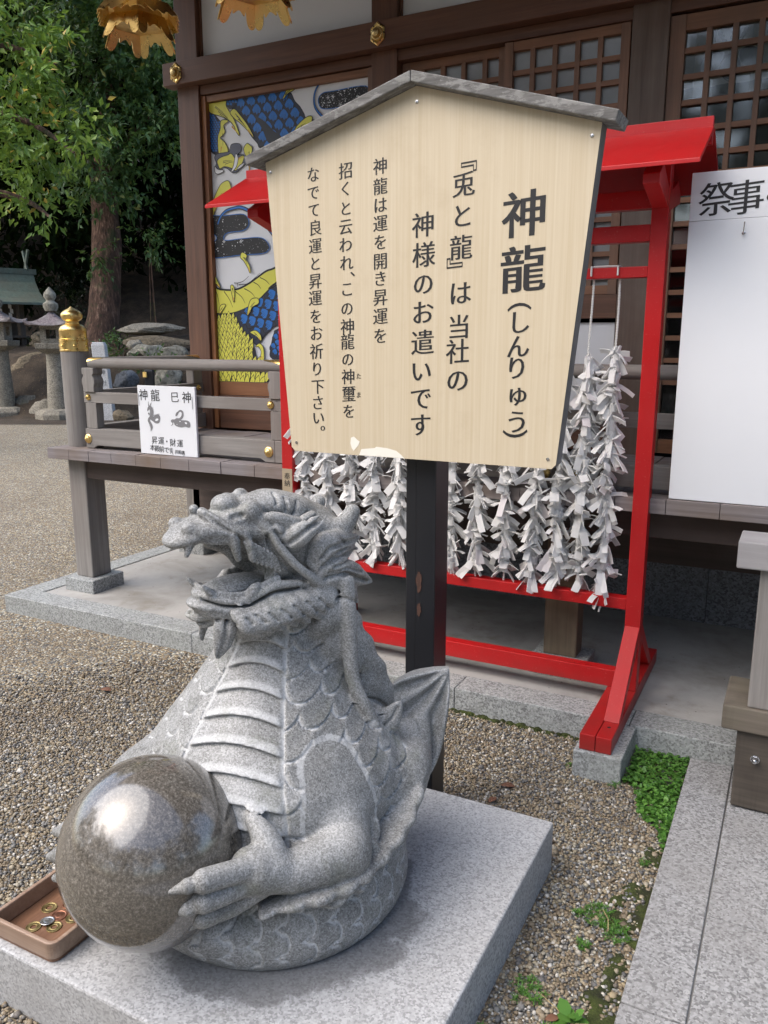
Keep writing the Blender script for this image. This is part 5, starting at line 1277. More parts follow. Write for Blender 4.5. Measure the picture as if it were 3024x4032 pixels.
for sg in (1, -1):
    chain(mir([(0.0670, 0.0700, -0.1458), (0.0565, 0.0720, -0.1326), (0.0481, 0.0720, -0.1231)], sg), [.015, .012, .004], .003, fr=HD)                # lower tusk
    chain(mir([(0.1317, -0.0300, -0.1559), (0.1523, -0.0380, -0.1314), (0.1674, -0.0400, -0.1157)], -sg), [.011, .009, .004], .004, fr=HD)
    chain(mir(smooth_pts([(0.1886, 0.0340, 0.0137), (0.1903, 0.0380, -0.0096), (0.2006, 0.0380, -0.0407)], 4), sg), list(np.linspace(.0165, .006, 9)), .004, fr=HD)    # front fangs
    chain(mir(smooth_pts([(0.1037, 0.0680, -0.0029), (0.1028, 0.0730, -0.0268), (0.0964, 0.0730, -0.0577)], 4), sg), list(np.linspace(.0155, .0075, 9)), .003, fr=HD)   # canines
    for p in ((0.1757, 0.0480, -0.0016), (0.1673, 0.0510, -0.0038), (0.1590, 0.0540, -0.0058), (0.1506, 0.0570, -0.0075), (0.1421, 0.0600, -0.0089), (0.1336, 0.0630, -0.0098), (0.1250, 0.0660, -0.0104), (0.1164, 0.0690, -0.0109)): ell(mir([p], sg)[0], (.0076, .0065, .0150), .0012, fr=HD)
# ruff of leaves below the jaw and the beard
for sg in (1, -1):
    for i_, (a, m_, c) in enumerate((((0.1032, 0.0850, -0.1784), (0.0911, 0.1000, -0.1988), (0.0605, 0.1040, -0.2319)), ((0.0794, 0.0900, -0.1800), (0.0640, 0.1080, -0.1974), (0.0340, 0.1100, -0.2288)), ((0.0541, 0.0920, -0.1759), (0.0392, 0.1140, -0.1923), (0.0072, 0.1160, -0.2301)), ((0.0280, 0.0960, -0.1714), (0.0105, 0.1180, -0.1870), (-0.0234, 0.1180, -0.2259)), ((0.0003, 0.0980, -0.1668), (-0.0176, 0.1210, -0.1832), (-0.0575, 0.1180, -0.2258)), ((-0.0321, 0.1000, -0.1630), (-0.0517, 0.1220, -0.1809), (-0.0937, 0.1160, -0.2267)), ((-0.0663, 0.1000, -0.1622), (-0.0850, 0.1200, -0.1784), (-0.1291, 0.1100, -0.2266)), ((-0.0981, 0.0980, -0.1659), (-0.1124, 0.1160, -0.1773), (-0.1636, 0.1000, -0.2232)))):
        lock(mir([a, m_, c], sg), [.022, .027, .004], .003, fr=HD, flat=((.1, 1 * sg, .35), .55))
    lock(mir([(0.1164, 0.0350, -0.1892), (0.1222, 0.0500, -0.2172), (0.1316, 0.0500, -0.2522), (0.1426, 0.0440, -0.2873)], sg), [.022, .028, .022, .004] if sg > 0 else [.016, .018, .012, .003], .005, fr=HD, flat=((.3, 1 * sg, 0), .5), groove=.005)
lock([(0.1196, -0.0100, -0.1894), (0.1416, -0.0300, -0.1962), (0.1705, -0.0400, -0.2019)], [.030, .032, .006], .005, fr=HD, flat=((.2, .4, 1), .45), groove=.004)
lock([(0.1083, -0.0100, -0.2009), (0.1269, -0.0300, -0.2176), (0.1482, -0.0350, -0.2205)], [.026, .026, .006], .005, fr=HD, flat=((.2, .4, 1), .45), groove=.004)
chain([(-.03, 0, -.20), (.02, 0, -.215), (.07, 0, -.20)], [.070, .066, .042], .03, fr=HD)
# lines engraved into the side of the head (x, z of the head frame)
ENGR = [[(-0.0412, 0.0500, 0.0560), (-0.0377, 0.0600, 0.0316)], [(-0.0696, 0.0500, 0.0437), (-0.0530, 0.0700, 0.0180)], [(-0.0468, 0.0900, 0.0003), (-0.0707, 0.0900, 0.0088), (-0.0947, 0.0850, 0.0180)], [(-0.0208, 0.0400, 0.0657), (-0.0160, 0.0500, 0.0459)],
        [(-0.0931, 0.1050, -0.0962), (-0.1183, 0.1100, -0.0707), (-0.1726, 0.0900, -0.0697)], [(-0.1048, 0.1100, -0.0858), (-0.1475, 0.1000, -0.0683)], 
        [(-0.1024, 0.1060, -0.1242), (-0.1603, 0.1000, -0.1229), (-0.2723, 0.0500, -0.1804)], [(-0.1069, 0.1060, -0.1151), (-0.1604, 0.1000, -0.1128), (-0.2285, 0.0700, -0.1417)], [(0.1808, 0.0500, -0.1420), (0.1266, 0.0600, -0.1649), (0.0762, 0.0750, -0.1684), (0.0272, 0.0850, -0.1461), (-0.0412, 0.0930, -0.1439)],
        [(0.0323, 0.0850, -0.0102), (0.0166, 0.1000, -0.0479), (-0.0149, 0.1080, -0.0894), (-0.0592, 0.1120, -0.1315)], [(0.0160, 0.0850, -0.0018), (-0.0048, 0.1000, -0.0368), (-0.0377, 0.1080, -0.0771), (-0.0811, 0.1120, -0.1152)], [(-0.1460, 0.0700, -0.0395), (-0.1712, 0.0700, -0.0564)], [(-0.1210, 0.1000, -0.1021), (-0.1676, 0.0900, -0.1007), (-0.2314, 0.0600, -0.0994)],
        [(0.0764, 0.1100, -0.1825), (0.0573, 0.1100, -0.2035), (0.0379, 0.1100, -0.2249)], [(0.0486, 0.1100, -0.1811), (0.0310, 0.1160, -0.2009), (0.0104, 0.1160, -0.2256)], [(0.0201, 0.1100, -0.1767), (0.0025, 0.1180, -0.1947), (-0.0201, 0.1180, -0.2221)], [(-0.0088, 0.1100, -0.1730), (-0.0272, 0.1200, -0.1914), (-0.0533, 0.1180, -0.2219)], [(-0.0426, 0.1100, -0.1701), (-0.0613, 0.1200, -0.1895), (-0.0894, 0.1160, -0.2211)], [(-0.0770, 0.1100, -0.1694), (-0.0936, 0.1200, -0.1870), (-0.1247, 0.1100, -0.2210)], [(0.0984, 0.1000, -0.1863), (0.0818, 0.1040, -0.2071), (0.0635, 0.1040, -0.2267)], [(0.1372, 0.0600, -0.1963), (0.1404, 0.0600, -0.2323), (0.1491, 0.0600, -0.2709)], [(0.1204, 0.0600, -0.2000), (0.1236, 0.0600, -0.2362), (0.1430, 0.0600, -0.2724)],
        [(-0.1232, 0.1000, -0.1796), (-0.1458, 0.1000, -0.1802), (-0.1921, 0.0800, -0.2024)], [(0.1509, 0.0300, 0.0425), (0.1235, 0.0550, 0.0138), (0.0819, 0.0750, -0.0169)]]

# ---- carve the belly plates and the scales, close to the surface only
F = FD.F
idx = np.argwhere(np.abs(F) < .022)
X = FD.lo + FD.h * idx.astype(np.float32)
def scales(u, v, du, dv, groove=.0065):
    """u runs the way the scales overlap; gives (distance inside the owning scale's edge, 0..1 along it)"""
    r = dv * .60; row0 = np.floor(u / du); edge = np.full(u.shape, -1., np.float32); done = np.zeros(u.shape, bool)
    for k in (-2, -1, 0, 1):
        row = row0 + k; off = np.where(np.mod(row, 2) == 0, 0, .5); cv = (np.round(v / dv - off) + off) * dv; cu = row * du
        d = np.sqrt((u - cu) ** 2 + (v - cv) ** 2); hit = (~done) & (d < r) & (u - cu > -r * .9)
        edge = np.where(hit, r - d, edge); done |= hit
    return np.clip(edge, 0, 1), r
def dist_chain(X, pts):
    best = np.full(len(X), 9., np.float32); t_ = np.zeros(len(X), np.float32); pts = np.array(pts, np.float32); acc = 0
    for a, b in zip(pts[:-1], pts[1:]):
        ab = b - a; L = np.linalg.norm(ab); t = np.clip((X - a) @ ab / (L * L), 0, 1); d = np.linalg.norm(X - a - t[:, None] * ab, axis=1)
        m = d < best; best[m] = d[m]; t_[m] = acc + t[m] * L; acc += L
    return best, t_
def carve_eval(X):
    """(displacement outwards, pale chisel amount) at points near the surface"""
    z, th, rad, rr, ts = trunk_param(X); n = len(X); disp = np.zeros(n, np.float32); pale = np.zeros(n, np.float32)
    hl = HD.loc(X)
    head = (hl[:, 2] > -.205) & (hl[:, 0] > -.22) | (hl[:, 2] > -.17)
    beard = ts > .016
    on = (np.abs(ts) < .024) & (z > .36) & (z < .93) & ~head & ~beard
    half = np.interp(z, [.40, .55, .75, .9], [.50, .46, .52, .50]); c0 = np.interp(z, [.4, .6, .9], [.20, .22, .27])
    bel = on & (np.abs(th - c0) < half)
    ph = np.mod((z + .012 * ((th - c0) / half) ** 2 * 2.2 - .02) / .050, 1.0)          # 0 = lower edge of a plate
    e = np.abs(np.abs(th - c0) - half) * rr
    step = np.where(ph < .12, ph / .12, 1 - (ph - .12) / .88)
    side = np.clip((half - np.abs(th - c0)) * rr / .02, 0, 1)
    disp = np.where(bel, (.0125 * step - .006) * side, disp)
    pale = np.where(bel, np.clip(1.2 - np.abs(ph - .22) / .22, 0, 1) * .9 * side + np.clip(1 - ph / .06, 0, 1) * .25, pale)
    pale = np.where(on & (e < .016), np.maximum(pale, np.clip(1.25 - e / .013, 0, 1) * .85), pale)
    disp = np.where(on & (e < .012), disp - .004 * (1 - e / .012), disp)
    sc = on & ~bel & (th > -1.9) & (th < 2.0)
    v = (th - c0) * np.maximum(rr, .15) * .98; ed, r = scales(-z * 1.06, v, .052, .088)
    w = .009; g = np.clip(1 - ed / w, 0, 1)
    fade = np.clip((z - .36) / .06, 0, 1)
    sh_, _ = dist_chain(X, [(-0.911, 1.438, 0.525), (-0.835, 1.402, 0.452)]); fade = fade * np.clip((sh_ - .088) / .015, 0, 1)
    disp = np.where(sc, (-.0072 * g + .0045 * np.clip(1 - ed / .03, 0, 1) * (1 - g)) * fade, disp)
    pale = np.where(sc, np.clip(1.5 * g, 0, 1) * fade * .9, pale)
    ring = on & (np.abs(sh_ - .096) < .005); pale = np.where(ring, np.maximum(pale, .6), pale)
    # engraved lines on the head
    hd = np.where((hl[:, 2] > -.20) & (hl[:, 1] > .02) & (hl[:, 0] > -.30))[0]
    if len(hd):
        q = hl[hd][:, [0, 2]]; best = np.full(len(hd), 9., np.float32)
        for L_ in ENGR:
            for p0, p1 in zip(L_[:-1], L_[1:]):
                a_, b_ = np.array(p0)[[0, 2]], np.array(p1)[[0, 2]]; ab = b_ - a_; t = np.clip((q - a_) @ ab / (ab @ ab), 0, 1); best = np.minimum(best, np.linalg.norm(q - a_ - t[:, None] * ab, axis=1))
        disp[hd] -= .0058 * np.exp(-(best / .0034) ** 2)
    # coil and tail
    dc, tt = dist_chain(X, coil + tail[2:10]); a = np.arctan2(X[:, 2] - .247, np.hypot(X[:, 0] - CC[0], X[:, 1] - CC[1]) - .215)
    ro = np.hypot(X[:, 0] - CC[0], X[:, 1] - CC[1]); cz = (ro > .262) & (X[:, 2] < .345) & (X[:, 2] > .155) & (np.hypot(X[:, 0] - JC[0], X[:, 1] - JC[1]) > .10) & (ts > .012)
    ed, r = scales(tt, X[:, 2] * 1.1 + .03, .040, .062); g = np.clip(1 - ed / .0075, 0, 1)
    disp = np.where(cz & ~on, -.0062 * g, disp); pale = np.where(cz & ~on, np.clip(1.6 * g, 0, 1), pale)
    return disp, np.clip(pale * 1.15, 0, 1)
d_, _ = carve_eval(X); F[idx[:, 0], idx[:, 1], idx[:, 2]] -= d_ * np.clip(1.6 - np.abs(F[idx[:, 0], idx[:, 1], idx[:, 2]]) / .014, 0, 1)

def surface_nets(F, lo, h):
    S_ = F < 0; n = np.array(F.shape) - 1
    c = [S_[i:n[0] + i, j:n[1] + j, k:n[2] + k] for i in (0, 1) for j in (0, 1) for k in (0, 1)]
    cnt = sum(x.astype(np.int8) for x in c); act = (cnt > 0) & (cnt < 8); ci = np.argwhere(act)
    idm = np.full(act.shape, -1, np.int32); idm[act] = np.arange(len(ci))
    pos = np.zeros((len(ci), 3), np.float32); w = np.zeros(len(ci), np.float32)
    co = [(i, j, k) for i in (0, 1) for j in (0, 1) for k in (0, 1)]
    val = {q: F[ci[:, 0] + q[0], ci[:, 1] + q[1], ci[:, 2] + q[2]] for q in co}
    for a in co:
        for ax in range(3):
            if a[ax] == 0:
                b = list(a); b[ax] = 1; b = tuple(b); fa, fb = val[a], val[b]; m = (fa < 0) != (fb < 0)
                t = np.where(m, fa / np.where(m, fa - fb, 1), 0); p = np.array(a, np.float32)[None] + t[:, None] * (np.array(b, np.float32) - np.array(a, np.float32))[None]
                pos += np.where(m[:, None], p, 0); w += m
    V = lo + h * (ci + pos / w[:, None])
    Q = []
    for ax in range(3):
        u, v = (ax + 1) % 3, (ax + 2) % 3
        s0 = [slice(None)] * 3; s1 = [slice(None)] * 3; s0[ax] = slice(0, -1); s1[ax] = slice(1, None)
        a, b = S_[tuple(s0)], S_[tuple(s1)]; e = np.argwhere(a != b)
        ok = (e[:, u] > 0) & (e[:, v] > 0) & (e[:, u] < n[u]) & (e[:, v] < n[v]); e = e[ok]
        flip = a[tuple(e.T)]
        q = []
        for du, dv in ((0, 0), (1, 0), (1, 1), (0, 1)):
            g = e.copy(); g[:, u] -= du; g[:, v] -= dv; q.append(idm[tuple(g.T)])
        q = np.stack(q, 1); q[~flip] = q[~flip][:, ::-1]; Q.append(q)
    Q = np.concatenate(Q); Q = Q[(Q >= 0).all(1)]
    return V, Q
F[:, :, 0] = np.maximum(F[:, :, 0], .001)
V, Q = surface_nets(F, FD.lo, FD.h)
# keep the one big piece
lab = np.arange(len(V))
for _ in range(400):
    m = lab[Q].min(1); new = lab.copy(); np.minimum.at(new, Q.ravel(), np.repeat(m, 4)); new = new[new]
    if (new == lab).all(): break
    lab = new
main = np.bincount(lab).argmax(); keepf = (lab[Q] == main).all(1); used = np.unique(Q[keepf]); remap = np.full(len(V), -1); remap[used] = np.arange(len(used))
V, Q = V[used], remap[Q[keepf]]
# light smoothing
for _ in range(1):
    acc = np.zeros_like(V); cn = np.zeros(len(V))
    for i in range(4):
        np.add.at(acc, Q[:, i], V[Q[:, (i + 1) % 4]]); np.add.at(cn, Q[:, i], 1)
    V = V * .6 + .4 * acc / np.maximum(cn, 1)[:, None]
_, pale = carve_eval(V.astype(np.float32))
print("dragon", len(V), len(Q))

def _dragon_stone():
    k = NT("dragon_stone"); v = k.co(); pa = k.attr("pale").outputs["Fac"]
    n = k.noise(v, 300, 2, .75); n2 = k.vor(v, 330); big = k.noise(v, 5, 5, .65); mid = k.noise(v, 45, 5, .7)
    cr = k.n("SeparateColor"); k.l(n2.outputs["Color"], cr.inputs[0]); f = k.math('ADD', k.math('MULTIPLY', n.outputs[0], .5), k.math('MULTIPLY', cr.outputs[0], .5))
    dark = k.ramp(f, [(.22, (.078, .078, .074)), (.42, (.145, .146, .140)), (.58, (.188, .190, .184)), (.78, (.275, .277, .272))])
    light = k.ramp(f, [(.22, (.25, .256, .255)), (.42, (.345, .353, .353)), (.58, (.405, .413, .414)), (.78, (.51, .52, .525))])
    pp = k.ramp(k.math('ADD', pa, k.math('MULTIPLY', k.math('SUBTRACT', mid.outputs[0], .5), .45)), [(.15, 0.0), (.80, .92)])
    worn = k.ramp(big.outputs[0], [(.40, .15), (.66, .70)])
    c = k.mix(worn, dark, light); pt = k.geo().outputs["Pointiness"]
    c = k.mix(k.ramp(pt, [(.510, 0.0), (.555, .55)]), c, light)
    c = k.mix(k.math('MULTIPLY', k.ramp(pt, [(.42, .45), (.475, 0.0)]), k.math('SUBTRACT', 1, pp)), c, (.075, .076, .060))  # shade of the creases painted into the stone colour, tinted like grime
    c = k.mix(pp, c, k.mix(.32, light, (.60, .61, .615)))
    gr = k.noise(v, 9, 6, .7); c = k.mix(k.ramp(gr.outputs[0], [(.55, 0.0), (.72, .55)]), c, (.115, .125, .085))
    wt = k.noise(k.co((14, 14, 2.5)), 1, 5, .65); c = k.mix(k.math('MULTIPLY', k.ramp(wt.outputs[0], [(.52, 0.0), (.66, .55)]), k.math('SUBTRACT', 1, k.math('MULTIPLY', pp, .6))), c, dark)
    k.bump(f, .12, .002); k.out(c, k.ramp(big.outputs[0], [(.3, .62), (.7, .5)]), spec=.4)
_dragon_stone()
def _jewel():
    k = NT("jewel_stone"); v = k.co(); n = k.noise(v, 140, 2, .75); n2 = k.noise(v, 300, 2, .6); big = k.noise(v, 5, 4, .6)
    f = k.math('ADD', k.math('MULTIPLY', n.outputs[0], .6), k.math('MULTIPLY', n2.outputs[0], .4))
    c = k.ramp(f, [(.32, (.030, .027, .023)), (.47, (.088, .079, .067)), (.54, (.135, .121, .103)), (.68, (.27, .25, .22))])
    k.out(k.mix(k.math('MULTIPLY', big.outputs[0], .4), c, (.125, .112, .092)), .10, spec=.8)
    k.b.inputs["Coat Weight"].default_value = .6; k.b.inputs["Coat Roughness"].default_value = .17; k.b.inputs["Coat IOR"].default_value = 1.6
_jewel()
DR = thing("dragon_statue", "grey granite dragon with an open mouth, coiled round its base and clasping a round jewel", "statue", (-1.08, 1.54, .15))
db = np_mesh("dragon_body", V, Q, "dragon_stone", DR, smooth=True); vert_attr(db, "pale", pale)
bmj = bmesh.new(); bmesh.ops.create_uvsphere(bmj, u_segments=96, v_segments=64, radius=JR); mj = MB(); bmj.verts.index_update()
mj.add([(v.co.x * 1.0 + JC[0], v.co.y + JC[1], v.co.z * 1.02 + JC[2]) for v in bmj.verts], [tuple(v.index for v in f.verts) for f in bmj.faces]); bmj.free()
mj.build("jewel", "jewel_stone", DR, smooth=True)
# ---------------------------------------------------------------- wooded bank on the left
def sst(a, b, x): t = np.clip((x - a) / (b - a), 0, 1); return t * t * (3 - 2 * t)
def bank_h(x, y):
    s = -.459 * x + .888 * y
    wob = .35 * np.sin(x * .9 + 1.0) + .25 * np.sin(y * 1.3 + x * .5)
    h = 1.30 * sst(16.4, 18.2, s + wob * .5) + .35 * sst(18.2, 20.5, s) + .55 * np.maximum(s - 21.2, 0) + .05 * np.sin(x * 4.1) * np.sin(y * 3.7) * sst(16.3, 17.2, s)
    return h - .04 * (1 - sst(15.0, 15.5, s + wob)) + .008
def _soil():
    k = NT("soil"); v = k.co(); n = k.noise(v, 3, 6, .7); m = k.noise(v, 40, 4, .7); l = k.vor(v, 14)
    c = k.ramp(n.outputs[0], [(.35, (.020, .015, .010)), (.55, (.050, .036, .024)), (.7, (.085, .062, .042))])
    c = k.mix(k.ramp(l.outputs["Distance"], [(.12, .7), (.22, 0.0)]), c, (.11, .075, .04))
    k.bump(m.outputs[0], .6, .05); k.out(c, .95)
_soil()
gx = np.linspace(-1, 1, 120); U, Vv = np.meshgrid(gx, np.linspace(15.0, 40, 110), indexing='ij')
BX = -.459 * Vv + .888 * U * 28; BY = .888 * Vv + .459 * U * 28
keep_b = None
bv = np.stack([BX, BY, bank_h(BX, BY)], -1).reshape(-1, 3); ii = np.arange(119)[:, None] * 110 + np.arange(109)[None]
bf = np.stack([ii, ii + 1, ii + 111, ii + 110], -1).reshape(-1, 4)
cen = bv[bf].mean(1); bf = bf[cen[:, 0] < -5.0]
struct(np_mesh("soil_bank", bv, bf, "soil", smooth=True))

def leaf_mat(name, a, b, c, yellow=None, trans=.3):
    k = NT(name); t = k.attr("tone").outputs["Fac"]
    st = [(0, a), (.5, b), (.93 if yellow else 1, c)] + ([(.95, yellow), (1, yellow)] if yellow else [])
    col = k.ramp(t, st); k.out(col, .42, spec=.45)
    tr = k.n("BsdfTranslucent"); k.l(k.mix(.5, col, (.16, .22, .03)), tr.inputs[0]); mx = k.n("MixShader"); mx.inputs[0].default_value = trans
    k.l(k.b.outputs[0], mx.inputs[1]); k.l(tr.outputs[0], mx.inputs[2]); k.l(mx.outputs[0], k.t.nodes["Material Output"].inputs[0])
leaf_mat("leaf_dark", (.025, .064, .018), (.060, .135, .038), (.13, .225, .068), (.26, .26, .07))
leaf_mat("leaf_bright", (.055, .12, .020), (.15, .27, .042), (.30, .40, .075), (.55, .38, .08), .4)
leaf_mat("leaf_deep", (.004, .009, .004), (.008, .017, .007), (.016, .030, .011), None, .12)  # darker than real leaves: deep shade is put into the colour
leaf_mat("leaf_far", (.003, .006, .003), (.006, .012, .005), (.012, .022, .008), None, .05); MATS["leaf_far"].node_tree.nodes["Principled BSDF"].inputs["Specular IOR Level"].default_value = 0  # near-black leaf colour, shade under the canopy painted in
leaf_mat("leaf_weed", (.045, .13, .022), (.085, .22, .035), (.15, .32, .06), None)
def leaf_cloud(name, blobs, dens, L, Wd, mat, parent=None, seed=1, inner=.5, droop=.5, shell=True):
    g = np.random.default_rng(seed); Vs = []; T = []
    for c, r in blobs:
        n = int(dens * r * r); c = np.array(c)
        # sprays: leaves gather on twigs, so the crown has clumps and gaps
        m = max(4, n // 14); tw = g.normal(size=(m, 3)); tw /= np.linalg.norm(tw, axis=1)[:, None]; tw[:, 2] = tw[:, 2] * .85
        tp = c + tw * (r * (inner + (1 - inner) * g.random((m, 1)) ** .6)) * (1 + .25 * g.normal(size=(m, 1)) * .5)
        td = tw + np.array([0, 0, -.35 * droop]) + .4 * g.normal(size=(m, 3)); td /= np.linalg.norm(td, axis=1)[:, None]; tt = g.random(m)
        k = g.integers(0, m, n); along = g.random((n, 1)) * L * 3.2
        p = tp[k] + td[k] * along + g.normal(size=(n, 3)) * L * .30
        d = td[k] * .7 + g.normal(size=(n, 3)) * .55 + np.array([0, 0, -.45 * droop]); d /= np.linalg.norm(d, axis=1)[:, None]
        up = np.array([0, 0, 1.0]) + .55 * g.normal(size=(n, 3)) + .4 * tw[k]; s = np.cross(d, up); s /= np.linalg.norm(s, axis=1)[:, None] + 1e-9; nn = np.cross(s, d)
        l = L * (.65 + .6 * g.random((n, 1))); w = Wd * (.7 + .5 * g.random((n, 1)))
        q = np.stack([p, p + d * l * .38 + s * w * .5 + nn * w * .12, p + d * l - nn * l * .06, p + d * l * .42 - s * w * .5 + nn * w * .12], 1)
        Vs.append(q.reshape(-1, 3)); t = np.clip(.25 * tt[k] + .55 * g.random(n) + .1 * g.normal(size=n), 0, .92); t = np.where(g.random(n) < .03, .97, t); T.append(t)
    V_ = np.concatenate(Vs); n = len(V_) // 4; f = np.arange(n)[:, None] * 4; f = np.concatenate([np.concatenate([f, f + 1, f + 2], 1), np.concatenate([f, f + 2, f + 3], 1)])
    o = np_mesh(name, V_, f, mat, parent); t = np.concatenate(T); face_attr(o, "tone", np.concatenate([t, t])); return o
def bark(name, a, b, c):
    k = NT(name); n = k.noise(k.co((5, 5, 1.4)), 1.6, 6, .7, .5); m = k.noise(k.co((22, 22, 5)), 1, 5, .7); g = k.noise(k.co(), 2.3, 5, .7)
    col = k.ramp(k.math('ADD', k.math('MULTIPLY', n.outputs[0], .5), k.math('MULTIPLY', m.outputs[0], .5)), [(.38, a), (.52, b), (.66, c)])
    col = k.mix(k.ramp(g.outputs[0], [(.52, 0.0), (.62, .8)]), col, (.028, .045, .014)); k.bump(m.outputs[0], 1.0, .06); k.out(col, .95)
bark("bark", (.028, .017, .012), (.10, .055, .037), (.30, .19, .135))
def rough_tube(name, pts, rad, mat, parent, seed=0, seg=18, amp=.12):
    g = random.Random(seed); ph = [g.uniform(0, 6.28) for _ in range(6)]
    sp = spline(pts, 5, False); rr = np.interp(np.linspace(0, 1, len(sp)), np.linspace(0, 1, len(rad)), rad)
    m = MB(); m.tube([tuple(p) for p in sp], list(rr), seg)
    vs = []
    for i, v in enumerate(m.v):
        ring = min(i // seg, len(sp) - 1); c = sp[ring]; d = np.array(v) - c; t = 2 * math.pi * (i % seg) / seg
        vs.append(tuple(c + d * (1 + amp * (.6 * math.sin(3 * t + ph[0] + ring * .12) + .4 * math.sin(7 * t + ph[1] - ring * .3) + .35 * math.sin(2 * t + ring * .9 + ph[2])))))
    m.v = vs; return m.build(name, mat, parent, smooth=True)

# main tree: trunk on the bank and a wide dark crown
T1 = thing("broadleaf_tree", "large evergreen tree with a mottled brown trunk rising behind the gold post cap", "tree", (-14.615, 14.139, 1.436))
rough_tube("trunk", [(-14.646, 14.010, 0.959), (-14.741, 14.099, 1.542), (-14.740, 14.238, 2.125), (-14.753, 14.382, 2.761), (-14.806, 14.555, 3.609), (-14.966, 14.724, 4.668), (-15.066, 14.823, 5.304), (-15.163, 15.234, 6.712), (-15.411, 15.750, 8.887), (-15.761, 16.346, 11.626)], [.56, .41, .36, .335, .33, .30, .26, .20, .14, .06], "bark", T1, 3, amp=.08)
for q, r in (([(-15.032, 14.803, 5.145), (-15.156, 14.367, 5.732), (-15.190, 13.642, 5.978)], [.12, .08, .03]), ([(-15.009, 14.853, 5.304), (-14.247, 14.911, 6.043), (-13.412, 14.949, 6.539)], [.12, .08, .03]), ([(-15.163, 15.209, 6.606), (-15.151, 14.675, 7.558), (-15.330, 14.389, 8.357)], [.1, .07, .03]), ([(-15.174, 15.279, 6.926), (-14.333, 15.308, 7.905), (-13.803, 15.412, 8.806)], [.1, .07, .03])):
    rough_tube("limb", q, r, "bark", T1, 5, 10)
main_blobs = [((-14.77, 13.92, 8.40), 0.69), ((-15.20, 13.79, 8.56), 0.54), ((-14.88, 14.73, 8.81), 0.60), ((-13.71, 14.23, 8.39), 0.46), ((-14.84, 14.22, 7.84), 0.67), ((-15.39, 14.16, 8.04), 0.49), ((-13.91, 14.14, 7.87), 0.58), ((-13.23, 14.27, 7.71), 0.46), ((-13.05, 14.62, 7.52), 0.40), ((-13.86, 14.69, 7.36), 0.59), ((-14.35, 14.25, 7.14), 0.59), ((-12.98, 14.33, 6.88), 0.50), ((-14.70, 13.87, 7.05), 0.44), ((-13.21, 14.87, 6.63), 0.41), ((-14.55, 13.82, 6.55), 0.51), ((-14.03, 14.38, 6.55), 0.59), ((-13.78, 14.94, 6.44), 0.53), ((-14.48, 14.08, 5.98), 0.52), ((-13.67, 14.05, 5.79), 0.44), ((-13.69, 13.64, 5.31), 0.61), ((-14.30, 13.57, 5.42), 0.47), ((-14.68, 13.51, 5.03), 0.37), ((-13.96, 14.51, 5.46), 0.34), ((-13.87, 14.28, 4.95), 0.34), ((-13.77, 13.67, 4.84), 0.33), ((-14.60, 14.09, 4.87), 0.30), ((-14.42, 13.52, 4.74), 0.26), ((-13.09, 14.79, 5.91), 0.34), ((-12.45, 14.19, 5.35), 0.21), ((-12.46, 14.37, 6.16), 0.25), ((-12.83, 14.25, 5.91), 0.29), ((-15.15, 13.72, 4.75), 0.19), ((-13.57, 14.26, 4.78), 0.19)]
leaf_cloud("crown", main_blobs, 1350, .165, .074, "leaf_dark", T1, 3)
